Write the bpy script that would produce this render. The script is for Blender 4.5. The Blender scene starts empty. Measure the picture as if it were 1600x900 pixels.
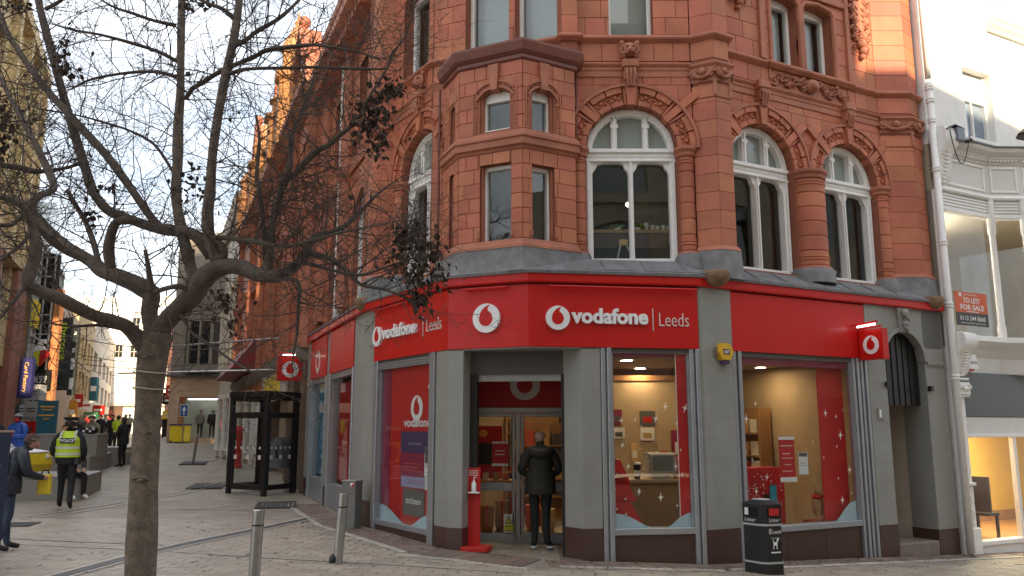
import bpy, bmesh, math, random
from math import sin, cos, pi, radians, sqrt, atan2
from mathutils import Vector, Matrix
random.seed(7)
SC = bpy.context.scene
COL = SC.collection

# ------------------------------------------------------------------ camera, sky, sun, exposure
EYE = 1.9
cd = bpy.data.cameras.new('camera'); cam = bpy.data.objects.new('camera', cd); COL.objects.link(cam)
cam.location = (0, 0, EYE); cam.rotation_euler = (radians(90 + 9.76), 0, 0)
cd.lens = 28.8; cd.sensor_width = 36; cd.clip_start = 0.1; cd.clip_end = 3000
SC.camera = cam
SUN_EL, SUN_AZ = radians(17), radians(22)        # azimuth: degrees to the right of straight behind the camera
W = bpy.data.worlds.new('World'); SC.world = W; W.use_nodes = True
nt = W.node_tree; nd = nt.nodes; lk = nt.links
bg = nd['Background']
sky = nd.new('ShaderNodeTexSky'); sky.sky_type = 'NISHITA'; sky.sun_disc = False
sky.sun_elevation = SUN_EL; sky.sun_rotation = pi - SUN_AZ   # sun behind the camera, to the right
sky.air_density = 1.0; sky.dust_density = 2.2; sky.ozone_density = 1.5
tc = nd.new('ShaderNodeTexCoord'); mp = nd.new('ShaderNodeMapping'); mp.inputs['Scale'].default_value = (1, 1, 2.6)
nz = nd.new('ShaderNodeTexNoise'); nz.inputs['Scale'].default_value = 2.3; nz.inputs['Detail'].default_value = 7; nz.inputs['Roughness'].default_value = .58
rp = nd.new('ShaderNodeValToRGB'); rp.color_ramp.elements[0].position = .40; rp.color_ramp.elements[1].position = .66
rp.color_ramp.elements[0].color = (.35, .35, .35, 1); rp.color_ramp.elements[1].color = (.97, .97, .97, 1)
mx = nd.new('ShaderNodeMixRGB'); mx.inputs[2].default_value = (9.5, 9.9, 10.4, 1)
lk.new(tc.outputs['Generated'], mp.inputs[0]); lk.new(mp.outputs[0], nz.inputs[0]); lk.new(nz.outputs[0], rp.inputs[0])
lk.new(rp.outputs[0], mx.inputs[0]); lk.new(sky.outputs[0], mx.inputs[1]); lk.new(mx.outputs[0], bg.inputs[0])
bg.inputs['Strength'].default_value = 0.085
sd = bpy.data.lights.new('sun', 'SUN'); sun = bpy.data.objects.new('sun', sd); COL.objects.link(sun)
sd.energy = 4.0; sd.angle = radians(.5); sd.color = (1, .80, .52)
_d = Vector((sin(SUN_AZ) * cos(SUN_EL), -cos(SUN_AZ) * cos(SUN_EL), sin(SUN_EL)))
sun.rotation_euler = _d.to_track_quat('Z', 'Y').to_euler()
SC.view_settings.view_transform = 'Standard'; SC.view_settings.look = 'None'
SC.view_settings.exposure = 1.30; SC.view_settings.gamma = 1
SC.render.engine = 'CYCLES'
SC.cycles.max_bounces = 8; SC.cycles.transparent_max_bounces = 12
SC.cycles.sample_clamp_indirect = 6

# ------------------------------------------------------------------ materials
def mat(name, col, rough=.6, var=.12, scale=3, bump=0., bscale=40, metal=0., island=0., coat=0., spec=.5, hue=None, dirt=0., dirt_col=(.03, .025, .02), emit=0., streak=False):
    m = bpy.data.materials.new(name); m.use_nodes = True
    t = m.node_tree; n = t.nodes; l = t.links; b = n['Principled BSDF']
    b.inputs['Roughness'].default_value = rough; b.inputs['Metallic'].default_value = metal
    b.inputs['Specular IOR Level'].default_value = spec
    b.inputs['Coat Weight'].default_value = coat; b.inputs['Coat Roughness'].default_value = .06
    g = n.new('ShaderNodeNewGeometry'); tx = n.new('ShaderNodeTexNoise')
    tx.inputs['Scale'].default_value = scale; tx.inputs['Detail'].default_value = 6; tx.inputs['Roughness'].default_value = .65
    src = g.outputs['Position']
    if streak:
        mpp = n.new('ShaderNodeMapping'); mpp.inputs['Scale'].default_value = (1, 1, .16); l.new(src, mpp.inputs[0]); l.new(mpp.outputs[0], tx.inputs[0])
    else: l.new(src, tx.inputs[0])
    mr = n.new('ShaderNodeMapRange'); l.new(tx.outputs[0], mr.inputs[0])
    mr.inputs[1].default_value = .3; mr.inputs[2].default_value = .7; mr.inputs[3].default_value = 1 - var; mr.inputs[4].default_value = 1 + var
    hs = n.new('ShaderNodeHueSaturation'); hs.inputs['Color'].default_value = (*col, 1)
    if island:
        oi = n.new('ShaderNodeObjectInfo'); ad = n.new('ShaderNodeMath'); ad.operation = 'ADD'
        l.new(oi.outputs['Random'], ad.inputs[0]); l.new(g.outputs['Random Per Island'], ad.inputs[1])
        fr = n.new('ShaderNodeMath'); fr.operation = 'FRACT'; l.new(ad.outputs[0], fr.inputs[0])
        m2 = n.new('ShaderNodeMapRange'); l.new(fr.outputs[0], m2.inputs[0]); m2.inputs[3].default_value = 1 - island; m2.inputs[4].default_value = 1 + island
        mu = n.new('ShaderNodeMath'); mu.operation = 'MULTIPLY'; l.new(mr.outputs[0], mu.inputs[0]); l.new(m2.outputs[0], mu.inputs[1]); l.new(mu.outputs[0], hs.inputs['Value'])
        if hue:
            m3 = n.new('ShaderNodeMapRange'); ml = n.new('ShaderNodeMath'); ml.operation = 'MULTIPLY'; ml.inputs[1].default_value = 7.31
            f2 = n.new('ShaderNodeMath'); f2.operation = 'FRACT'; l.new(fr.outputs[0], ml.inputs[0]); l.new(ml.outputs[0], f2.inputs[0]); l.new(f2.outputs[0], m3.inputs[0])
            m3.inputs[3].default_value = .5 - hue; m3.inputs[4].default_value = .5 + hue; l.new(m3.outputs[0], hs.inputs['Hue'])
    else: l.new(mr.outputs[0], hs.inputs['Value'])
    out = hs.outputs[0]
    if dirt:
        t2 = n.new('ShaderNodeTexNoise'); t2.inputs['Scale'].default_value = scale * .45; t2.inputs['Detail'].default_value = 9; t2.inputs['Roughness'].default_value = .7
        mp2 = n.new('ShaderNodeMapping'); mp2.inputs['Scale'].default_value = (1, 1, .35); l.new(src, mp2.inputs[0]); l.new(mp2.outputs[0], t2.inputs[0])
        r2 = n.new('ShaderNodeMapRange'); l.new(t2.outputs[0], r2.inputs[0]); r2.inputs[1].default_value = .5; r2.inputs[2].default_value = .75; r2.inputs[4].default_value = dirt
        mm = n.new('ShaderNodeMixRGB'); l.new(r2.outputs[0], mm.inputs[0]); l.new(out, mm.inputs[1]); mm.inputs[2].default_value = (*dirt_col, 1); out = mm.outputs[0]
    l.new(out, b.inputs['Base Color'])
    if bump:
        t3 = n.new('ShaderNodeTexNoise'); t3.inputs['Scale'].default_value = bscale; t3.inputs['Detail'].default_value = 5; l.new(src, t3.inputs[0])
        bp = n.new('ShaderNodeBump'); bp.inputs['Strength'].default_value = bump; bp.inputs['Distance'].default_value = .02
        l.new(t3.outputs[0], bp.inputs['Height']); l.new(bp.outputs[0], b.inputs['Normal'])
    if emit:
        b.inputs['Emission Color'].default_value = (*col, 1); b.inputs['Emission Strength'].default_value = emit
    return m
def glass_mat(name, tint=(.92, .95, .94), refl=1.0, base=.03):
    m = bpy.data.materials.new(name); m.use_nodes = True; t = m.node_tree; n = t.nodes; l = t.links; n.remove(n['Principled BSDF'])
    tr = n.new('ShaderNodeBsdfTransparent'); tr.inputs[0].default_value = (*tint, 1); gl = n.new('ShaderNodeBsdfGlossy'); gl.inputs['Roughness'].default_value = .012
    lw = n.new('ShaderNodeLayerWeight'); lw.inputs[0].default_value = .5; pw = n.new('ShaderNodeMath'); pw.operation = 'POWER'; l.new(lw.outputs['Facing'], pw.inputs[0]); pw.inputs[1].default_value = 4.0
    ma = n.new('ShaderNodeMath'); ma.operation = 'MULTIPLY_ADD'; l.new(pw.outputs[0], ma.inputs[0]); ma.inputs[1].default_value = refl; ma.inputs[2].default_value = base; ma.use_clamp = True
    tx = n.new('ShaderNodeTexNoise'); tx.inputs['Scale'].default_value = 1.1; g = n.new('ShaderNodeNewGeometry'); l.new(g.outputs['Position'], tx.inputs[0])
    bp = n.new('ShaderNodeBump'); bp.inputs['Strength'].default_value = .012; bp.inputs['Distance'].default_value = .05; l.new(tx.outputs[0], bp.inputs['Height']); l.new(bp.outputs[0], gl.inputs['Normal'])
    ms = n.new('ShaderNodeMixShader'); l.new(ma.outputs[0], ms.inputs[0]); l.new(tr.outputs[0], ms.inputs[1]); l.new(gl.outputs[0], ms.inputs[2])
    l.new(ms.outputs[0], n['Material Output'].inputs[0]); return m
M = {}
M['terra'] = mat('terracotta', (.47, .160, .088), .58, .18, 1.5, .15, 30, island=.12, hue=.008, dirt=.45, dirt_col=(.21, .078, .05), spec=.35)
M['terra_core'] = mat('terracotta_joint', (.29, .098, .056), .8, .15, 6)
M['terra_mould'] = mat('terracotta_moulding', (.42, .155, .093), .58, .2, 2.4, .1, 40, dirt=.45, dirt_col=(.14, .046, .03), spec=.35)
M['terra_brown'] = mat('terracotta_brown', (.20, .065, .045), .5, .18, 3, .1, 40, dirt=.3)
M['carve'] = mat('terracotta_carving', (.40, .15, .09), .6, .2, 8, .2, 60, dirt=.4, dirt_col=(.13, .05, .032))
M['lead'] = mat('lead_sheet', (.20, .20, .205), .55, .28, 5, .5, 9, spec=.4, dirt=.4, dirt_col=(.10, .10, .10))
M['stone_ball'] = mat('corbel_stone', (.22, .14, .08), .8, .35, 9, .6, 25)
M['red'] = mat('sign_red', (.56, .009, .006), .42, .06, 1.5, coat=.10, spec=.35, dirt=.10, dirt_col=(.30, .01, .008), streak=True)
M['redmatte'] = mat('poster_red', (.50, .014, .012), .55, .10, 3)
M['white'] = mat('painted_white', (.86, .85, .82), .42, .05, 6, .05, 60, dirt=.10, dirt_col=(.42, .40, .37))
M['signwhite'] = mat('sign_white', (.85, .85, .85), .35, .03)
M['thinwhite'] = mat('lettering_pale', (.72, .62, .58), .4, .03)
M['grey'] = mat('grey_paint', (.275, .272, .245), .5, .10, 1.6, .06, 50, dirt=.26, dirt_col=(.17, .162, .145))
M['greydark'] = mat('dark_grey_paint', (.09, .085, .075), .5, .1)
M['alu'] = mat('aluminium_guide', (.40, .42, .44), .38, .08, 4, metal=.65)
M['black'] = mat('black_metal', (.012, .012, .013), .42, .1, 5)
M['blackdeep'] = mat('black_interior', (.006, .006, .006), .9, .1)
M['granite'] = mat('brown_granite', (.075, .036, .028), .28, .3, 60, dirt=.25, dirt_col=(.05, .04, .035))
M['glass'] = glass_mat('window_glass', (.96, .97, .965), .75, .022)
M['glass_up'] = glass_mat('upper_glass', (.90, .93, .92), .8, .05)
M['frost'] = mat('frosted_pane', (.27, .31, .29), .12, .12, 2.2, spec=.8, streak=True)
M['blind'] = mat('grey_blind', (.34, .35, .345), .12, .08, 1.2, spec=.7)
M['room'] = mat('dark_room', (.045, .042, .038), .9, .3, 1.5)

# ------------------------------------------------------------------ geometry helpers
class Fr:                                   # a vertical plane: u along it, n out of it, z up
    def __init__(s, a, b, off=0):
        a = Vector(a[:2]); b = Vector(b[:2]); s.L = (b - a).length; s.U = (b - a) / s.L; s.N = Vector((s.U.y, -s.U.x)); s.O = a + s.N * off
    def p(s, u, n, z): q = s.O + s.U * u + s.N * n; return (q.x, q.y, z)
    def xy(s, u, n=0): q = s.O + s.U * u + s.N * n; return (q.x, q.y)
    def ang(s): return atan2(s.U.y, s.U.x)
class MB:
    def __init__(s): s.v = []; s.f = []
    def add(s, vs, fs):
        k = len(s.v); s.v += [tuple(p) for p in vs]; s.f += [tuple(i + k for i in f) for f in fs]; return s
    def box(s, fr, u0, u1, n0, n1, z0, z1):
        P = [fr.p(u, n, z) for z in (z0, z1) for n in (n0, n1) for u in (u0, u1)]
        return s.add(P, [(0, 1, 3, 2), (4, 6, 7, 5), (0, 4, 5, 1), (2, 3, 7, 6), (0, 2, 6, 4), (1, 5, 7, 3)])
    def bbox(s, fr, u0, u1, n0, n1, z0, z1, c=.008):          # box with a chamfered front
        P = [fr.p(u, n0, z) for z in (z0, z1) for u in (u0, u1)] + [fr.p(u, n1 - c, z) for z in (z0, z1) for u in (u0, u1)] + \
            [fr.p(u, n1, z) for z in (z0 + c, z1 - c) for u in (u0 + c, u1 - c)]
        F = []
        for a in (0, 4):
            b = a + 4; F += [(a, a + 1, b + 1, b), (a + 1, a + 3, b + 3, b + 1), (a + 3, a + 2, b + 2, b + 3), (a + 2, a, b, b + 2)]
        F.append((8, 9, 11, 10)); return s.add(P, F)
    def poly(s, fr, pts, n0, n1):                              # extruded outline in the (u, z) plane
        k = len(pts); P = [fr.p(u, n0, z) for u, z in pts] + [fr.p(u, n1, z) for u, z in pts]
        return s.add(P, [tuple(range(k)), tuple(range(2 * k - 1, k - 1, -1))] + [(i, (i + 1) % k, (i + 1) % k + k, i + k) for i in range(k)])
    def strip(s, fr, top, bot, n0, n1):                        # solid between two polylines of equal length in (u, z)
        for i in range(len(top) - 1):
            s.poly(fr, [bot[i], bot[i + 1], top[i + 1], top[i]], n0, n1)
        return s
    def plan(s, pts, z0, z1):
        k = len(pts); P = [(x, y, z0) for x, y in pts] + [(x, y, z1) for x, y in pts]
        return s.add(P, [tuple(range(k)), tuple(range(2 * k - 1, k - 1, -1))] + [(i, (i + 1) % k, (i + 1) % k + k, i + k) for i in range(k)])
    def tube(s, pts, rad, sides=6, cap=True):
        pts = [Vector(p) for p in pts]; k = len(pts)
        if not hasattr(rad, '__len__'): rad = [rad] * k
        ref = Vector((.31, .17, 1)).normalized(); V = []
        for i, p in enumerate(pts):
            d = (pts[min(i + 1, k - 1)] - pts[max(i - 1, 0)])
            d = d.normalized() if d.length > 1e-9 else Vector((0, 0, 1))
            a = d.cross(ref)
            if a.length < .05: a = d.cross(Vector((1, 0, 0)))
            a.normalize(); b = d.cross(a)
            V += [p + (a * cos(2 * pi * j / sides) + b * sin(2 * pi * j / sides)) * rad[i] for j in range(sides)]
        F = [(i * sides + j, i * sides + (j + 1) % sides, (i + 1) * sides + (j + 1) % sides, (i + 1) * sides + j) for i in range(k - 1) for j in range(sides)]
        if cap: F += [tuple(range(sides)), tuple(range((k - 1) * sides, k * sides))]
        return s.add(V, F)
    def lathe(s, c, prof, seg=16, a0=0, a1=2 * pi, cap=True):            # profile of (r, z) about a vertical axis at c
        full = abs(a1 - a0 - 2 * pi) < 1e-6; m = seg if full else seg + 1; V = []
        for r, z in prof: V += [(c[0] + r * cos(a0 + (a1 - a0) * j / seg), c[1] + r * sin(a0 + (a1 - a0) * j / seg), z) for j in range(m)]
        F = [(i * m + j, i * m + (j + 1) % m, (i + 1) * m + (j + 1) % m, (i + 1) * m + j) for i in range(len(prof) - 1) for j in range(seg)]
        if full and cap: F += [tuple(range(m)), tuple(range((len(prof) - 1) * m, len(prof) * m))]
        return s.add(V, F)
    def sweep(s, path, prof):                                  # closed profile of (n, z) carried along a plan polyline with mitres
        path = [Vector(p[:2]) for p in path]; k = len(path); V = []
        for i, p in enumerate(path):
            ds = []
            if i > 0: ds.append((path[i] - path[i - 1]).normalized())
            if i < k - 1: ds.append((path[i + 1] - path[i]).normalized())
            ns = [Vector((d.y, -d.x)) for d in ds]; nn = sum(ns, Vector((0, 0)))
            nn = ns[0] if nn.length < .2 else nn.normalized()
            sc = 1 / max(.35, nn.dot(ns[0]))
            V += [(p.x + nn.x * a * sc, p.y + nn.y * a * sc, z) for a, z in prof]
        m = len(prof)
        F = [(i * m + j, i * m + (j + 1) % m, (i + 1) * m + (j + 1) % m, (i + 1) * m + j) for i in range(k - 1) for j in range(m)]
        F += [tuple(range(m)), tuple(range((k - 1) * m, k * m))]
        return s.add(V, F)
    def ball(s, c, r, seg=10, rings=6, sc=(1, 1, 1)):
        V = []; 
        for i in range(1, rings):
            t = pi * i / rings
            V += [(c[0] + sc[0] * r * sin(t) * cos(2 * pi * j / seg), c[1] + sc[1] * r * sin(t) * sin(2 * pi * j / seg), c[2] + sc[2] * r * cos(t)) for j in range(seg)]
        F = [(i * seg + j, i * seg + (j + 1) % seg, (i + 1) * seg + (j + 1) % seg, (i + 1) * seg + j) for i in range(rings - 2) for j in range(seg)]
        k = len(V); V += [(c[0], c[1], c[2] + r * sc[2]), (c[0], c[1], c[2] - r * sc[2])]
        F += [(k, (j + 1) % seg, j) for j in range(seg)] + [(k + 1, (rings - 2) * seg + j, (rings - 2) * seg + (j + 1) % seg) for j in range(seg)]
        return s.add(V, F)
def mesh_of(name, mb, m, smooth=False):
    me = bpy.data.meshes.new(name); me.from_pydata(mb.v, [], mb.f)
    bm = bmesh.new(); bm.from_mesh(me); bmesh.ops.recalc_face_normals(bm, faces=bm.faces); bm.to_mesh(me); bm.free()
    for mm in (m if isinstance(m, (list, tuple)) else [m]): me.materials.append(M[mm] if isinstance(mm, str) else mm)
    if smooth: me.polygons.foreach_set('use_smooth', [True] * len(me.polygons)); 
    return me
def link(name, me, parent=None):
    o = bpy.data.objects.new(name, me); COL.objects.link(o)
    if parent is not None:
        o.parent = parent
        if parent.type == 'EMPTY': o.matrix_parent_inverse = Matrix.Translation(-Vector(parent.location))
    return o
def obj(name, mb, m, parent=None, smooth=False, auto=None):
    me = mesh_of(name, mb, m, smooth)
    if auto is not None:
        me.polygons.foreach_set('use_smooth', [True] * len(me.polygons)); me.set_sharp_from_angle(angle=radians(auto))
    return link(name, me, parent)
def thing(name, label, cat, loc, group=None):
    o = bpy.data.objects.new(name, None); COL.objects.link(o); o.location = loc; o.empty_display_size = .2
    return tag(o, label, cat, group)
def tag(o, label, cat, group=None):
    o['label'] = label; o['category'] = cat
    if group: o['group'] = group
    return o
def flush(which, name, m, kind=None, auto=40, parent=None):
    global CARVE, MOULD
    mb = CARVE if which == 'c' else MOULD
    if mb.v:
        o = obj(name, mb, m, TER if parent is None else parent, auto=auto)
        if kind: o['kind'] = kind
    if which == 'c': CARVE = MB()
    else: MOULD = MB()
def struct(o): o['kind'] = 'structure'; return o
def stuff(o): o['kind'] = 'stuff'; return o
def dup(root, dx, rot=None, label=None):
    r = root.copy(); COL.objects.link(r); r.location = Vector(dx)
    if rot is not None: r.rotation_euler = (0, 0, rot)
    if label: r['label'] = label
    for ch in root.children:
        c = ch.copy(); COL.objects.link(c); c.parent = r
        for g in ch.children:
            d = g.copy(); COL.objects.link(d); d.parent = c
    return r
_txt = {}
def text_mesh(s, bold=0., shear=0.):
    k = (s, bold, shear)
    if k not in _txt:
        cu = bpy.data.curves.new('lettering', 'FONT'); cu.body = s; cu.size = 1; cu.offset = bold; cu.shear = shear; cu.resolution_u = 3
        o = bpy.data.objects.new('lettering', cu); COL.objects.link(o)
        me = bpy.data.meshes.new_from_object(o.evaluated_get(bpy.context.evaluated_depsgraph_get()))
        vs = [tuple(v.co) for v in me.vertices]; fs = [tuple(p.vertices) for p in me.polygons]
        bpy.data.objects.remove(o); bpy.data.curves.remove(cu); bpy.data.meshes.remove(me); _txt[k] = (vs, fs)
    return _txt[k]
def lettering(mb, fr, s, u, z, n, w=None, h=None, depth=0., bold=0., vert=False, mirror=False):
    """letters fitted into a box w wide, h tall whose lower left corner is (u, z); vert turns them to run downwards"""
    vs, fs = text_mesh(s, bold)
    if not vs: return mb
    x0 = min(v[0] for v in vs); x1 = max(v[0] for v in vs); y0 = min(v[1] for v in vs); y1 = max(v[1] for v in vs)
    sx = w / (x1 - x0) if w else None; sy = h / (y1 - y0) if h else None
    sx = sx or sy; sy = sy or sx; P = []
    for v in vs:
        a = (v[0] - x0) * sx; b = (v[1] - y0) * sy
        if vert: a, b = b, -a
        if mirror: a = -a
        P.append((u + a, z + b))
    mb.add([fr.p(a, n, b) for a, b in P], fs)
    if depth:
        ed = {}
        for f in fs:
            for i in range(len(f)):
                e = (f[i], f[(i + 1) % len(f)])
                if (e[1], e[0]) in ed: del ed[(e[1], e[0])]
                else: ed[e] = 1
        V = []; F = []
        for a, b in ed:
            k = len(V); V += [fr.p(*P[a][:1], n, P[a][1]), fr.p(*P[b][:1], n, P[b][1]), fr.p(*P[b][:1], n - depth, P[b][1]), fr.p(*P[a][:1], n - depth, P[a][1])]; F.append((k, k + 1, k + 2, k + 3))
        mb.add(V, F)
    return mb
DROP = [(.48 * sin(a) - .02, .48 * cos(a) - .06) for a in [radians(x) for x in range(70, 300, 12)]] + [(-.47, .22), (-.34, .48), (-.14, .70), (.08, .83), (.30, .90), (.17, .77), (.10, .62), (.14, .49), (.28, .38), (.38, .25)]
def emblem(fr, u, z, R, n, parent, wm='signwhite', rm='red', depth=.05, name='emblem', sx=1):
    d = MB(); d.poly(fr, [(u + sx * R * cos(a), z + R * sin(a)) for a in [2 * pi * i / 40 for i in range(40)]], n, n + depth)
    o = obj(name, d, wm, parent)
    e = MB(); e.poly(fr, [(u + sx * R * 1.05 * x, z + R * 1.02 * y) for x, y in DROP], n + depth, n + depth + .004)
    return o, obj('speech_mark', e, rm, parent)
def gz(x, y):
    def sp(v, k=.6): return k * math.log1p(math.exp(max(-30, min(30, v / k))))
    x = max(-60, min(14, x)); y = min(y, 130)
    return .26 - .050 * sp(x + 2) + .008 * sp(-2 - x) + .019 * sp(y - 17, 1.5)
# ------------------------------------------------------------------ corner building: plan
V0, V1, V2, V3, V4, V5 = (-4.95, 20.10), (-2.66, 14.74), (-.942, 12.17), (.236, 11.67), (2.76, 12.06), (7.716, 14.678)
FLL, FL, FC, FA, FB = Fr(V0, V1), Fr(V1, V2), Fr(V2, V3), Fr(V3, V4), Fr(V4, V5)
ULL = Fr(FLL.xy(0, -.25), FLL.xy(1, -.25)); UL = Fr(FL.xy(0, -.25), FL.xy(1, -.25)); UB = Fr(FB.xy(0, -.3), FB.xy(1, -.3))
UC = Fr((-1.364, 13.25), (.77, 12.35)); UA = Fr((0, 12.35), (1, 12.35))
def isect(f, g):
    d = f.U.x * g.U.y - f.U.y * g.U.x; w = g.O - f.O
    return f.O + f.U * ((w.x * g.U.y - w.y * g.U.x) / d)
XLC = isect(UL, UC); XAB = isect(UA, UB); XLL = isect(ULL, UL)
TER = thing('corner_building', 'red terracotta corner building with arched white windows above the red phone shop', 'building', (0.5, 13.0, 0))
H1, H2, H3 = 3.06, 3.99, 4.13
SILL, SPR, S1, S2, TOP = 4.44, 6.25, 7.60, 8.05, 11.6
BLK = []                                    # every terracotta block: (width, mesh or None, transform data)
def seg_top(c, w, zs, rise):                # top of an opening: flat, segmental or round
    if rise <= 0: return lambda u: zs if abs(u - c) <= w + 1e-6 else None
    R = (w * w + rise * rise) / (2 * rise); zc = zs + rise - R
    return lambda u: zc + sqrt(max(0, R * R - (u - c) ** 2)) if abs(u - c) <= w + 1e-6 else None
class Op:
    def __init__(s, c, w, z0, zs, rise=0): s.c = c; s.w = w; s.z0 = z0; s.zs = zs; s.rise = rise; s.top = seg_top(c, w, zs, rise)
def solid_pieces(u0, u1, z0, z1, ops, step=.07):
    """the rectangle minus the openings, as (bottom polyline, top polyline) strips"""
    ops = [o for o in ops if o.c - o.w < u1 - 1e-4 and o.c + o.w > u0 + 1e-4 and o.z0 < z1 and o.zs + o.rise > z0]
    if not ops: return [([(u0, z0), (u1, z0)], [(u0, z1), (u1, z1)])]
    cuts = {u0, u1}
    for o in ops:
        a, b = max(u0, o.c - o.w), min(u1, o.c + o.w); cuts |= {a, b}
        if o.rise > 0:
            k = max(2, int((b - a) / step)); cuts |= {a + (b - a) * i / k for i in range(k + 1)}
    cs = sorted(cuts); res = []
    for a, b in zip(cs, cs[1:]):
        if b - a < 1e-4: continue
        m = (a + b) / 2; lo = [(a, z0), (b, z0)]
        for o in sorted((o for o in ops if o.c - o.w < m < o.c + o.w), key=lambda o: o.z0):
            if o.z0 > lo[0][1] + 1e-4: res.append((lo, [(a, min(z1, o.z0)), (b, min(z1, o.z0))]))
            lo = [(a, max(z0, o.top(a))), (b, max(z0, o.top(b)))]
        if min(lo[0][1], lo[1][1]) < z1 - 1e-3: res.append(([(a, min(z1, lo[0][1])), (b, min(z1, lo[1][1]))], [(a, z1), (b, z1)]))
    return res
def merge(ps):
    out = []
    for b, t in ps:
        if out and out[-1][0][-1] == b[0] and out[-1][1][-1] == t[0]: out[-1] = (out[-1][0] + b[1:], out[-1][1] + t[1:])
        else: out.append((list(b), list(t)))
    return out
def core(mb, fr, u0, u1, z0, z1, ops, n0=-.38, n1=-.012):
    for b, t in solid_pieces(u0, u1, z0, z1, ops): mb.strip(fr, t, b, n0, n1)
def blocks(fr, u0, u1, z0, z1, ops, ch=.30, bw=(.34, .62), proud=0., rnd=random.Random(3)):
    k = max(1, round((z1 - z0) / ch)); h = (z1 - z0) / k; g = .0035
    for i in range(k):
        a = u0; zz = z0 + i * h; first = True
        while a < u1 - .02:
            w = rnd.uniform(*bw) * (.55 if first and i % 2 else 1); first = False
            b = a + w
            if u1 - b < .18: b = u1
            for bo, tp in merge(solid_pieces(a + g, b - g, zz + g, zz + h - g, ops)):
                if tp[-1][0] - tp[0][0] < .03 or max(t[1] - q[1] for t, q in zip(tp, bo)) < .03: continue
                BLK.append((fr, bo, tp, proud + rnd.uniform(-.0015, .0015)))
            a = b
BLK2 = []                                   # blocks with a plan outline: (points, z0, z1)
def plan_blocks(pts_list, z0, z1, ch=.30):
    k = max(1, round((z1 - z0) / ch)); h = (z1 - z0) / k
    for i in range(k):
        for pts in pts_list: BLK2.append((pts, z0 + i * h + .004, z0 + (i + 1) * h - .004))
WALL = MB(); MOULD = MB(); CARVE = MB(); LEAD = MB()

def white_arch_window(fr, c, R, name='window', sill=SILL, spr=SPR):
    """white joinery of a round-headed first-floor window, panes behind it"""
    w = MB(); n0, n1 = -.30, -.16
    arc = lambda r, k=18: [(c + r * cos(pi - pi * i / k), spr + r * sin(pi - pi * i / k)) for i in range(k + 1)]
    w.strip(fr, arc(R + .03), arc(R - .085), n0, n1); w.strip(fr, arc(R + .0), arc(R - .05), n1, n1 + .03)
    for sg in (-1, 1):
        a, b = sorted((c + sg * (R + .03), c + sg * (R - .085))); w.bbox(fr, a, b, n0, n1, sill + .07, spr - .16); a, b = sorted((c + sg * (R), c + sg * (R - .045))); w.box(fr, a, b, n1 - .02, n1 + .03, sill + .07, spr - .16)
        p = [(c + sg * (R - .08), spr - .17), (c + sg * (R - .30), spr - .17), (c + sg * (R - .17), spr - .20), (c + sg * (R - .14), spr - .27), (c + sg * (R - .10), spr - .31), (c + sg * (R - .08), spr - .40)]
        w.poly(fr, p, n0 + .03, n1 - .02)
        p = [(c + sg * .03, spr - .17), (c + sg * .17, spr - .17), (c + sg * .11, spr - .20), (c + sg * .09, spr - .27), (c + sg * .05, spr - .31), (c + sg * .03, spr - .40)]
        w.poly(fr, p, n0 + .03, n1 - .02)
        x = c + sg * R * .36; zt = spr + sqrt(R * R - (R * .36) ** 2) - .05
        w.bbox(fr, x - .045, x + .045, n0, n1, spr + .02, zt); w.box(fr, x - .018, x + .018, n1 - .01, n1 + .025, spr + .02, zt)
        w.box(fr, x - .06, x + .06, n1 - .01, n1 + .02, spr + .40, spr + .46)
    w.bbox(fr, c - R - .04, c + R + .04, n0, n1 + .015, sill, sill + .075)
    w.bbox(fr, c - R - .03, c + R + .03, n0, n1 + .01, spr - .17, spr + .02); w.bbox(fr, c - R - .03, c + R + .03, n0, n1 + .05, spr - .02, spr + .045); w.bbox(fr, c - R - .03, c + R + .03, n0, n1 + .035, spr - .165, spr - .135)
    for i in range(int(2 * R / .04)): w.box(fr, c - R + .02 + i * .04, c - R + .04 + i * .04, n1, n1 + .028, spr - .085, spr - .055)
    w.bbox(fr, c - .035, c + .035, n0, n1, sill + .07, spr - .16); w.box(fr, c - .014, c + .014, n1 - .01, n1 + .025, sill + .07, spr - .16)
    o = obj(name, w, 'white', TER)
    for sg in (-1, 1):
        a, b = sorted((c + sg * .03, c + sg * (R - .07))); obj('pane', MB().box(fr, a, b, n0 + .02, n0 + .028, sill + .05, spr - .15), 'glass_up', o)
    xs = [c - R + .02, c - R * .36, c + R * .36, c + R - .02]
    for a, b in zip(xs, xs[1:]):
        k = 6; t = [(a + (b - a) * i / k, spr + sqrt(max(.0004, (R - .02) ** 2 - (a + (b - a) * i / k - c) ** 2))) for i in range(k + 1)]
        obj('fanlight_pane', MB().strip(fr, t, [(q[0], spr) for q in t], n0 + .02, n0 + .028), 'frost', o)
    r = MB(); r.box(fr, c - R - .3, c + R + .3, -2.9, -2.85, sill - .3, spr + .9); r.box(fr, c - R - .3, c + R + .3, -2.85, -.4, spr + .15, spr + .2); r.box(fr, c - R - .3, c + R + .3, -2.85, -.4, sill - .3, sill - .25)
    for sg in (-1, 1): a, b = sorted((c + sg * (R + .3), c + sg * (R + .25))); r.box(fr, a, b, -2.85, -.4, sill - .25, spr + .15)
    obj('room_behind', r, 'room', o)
    return o
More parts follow.
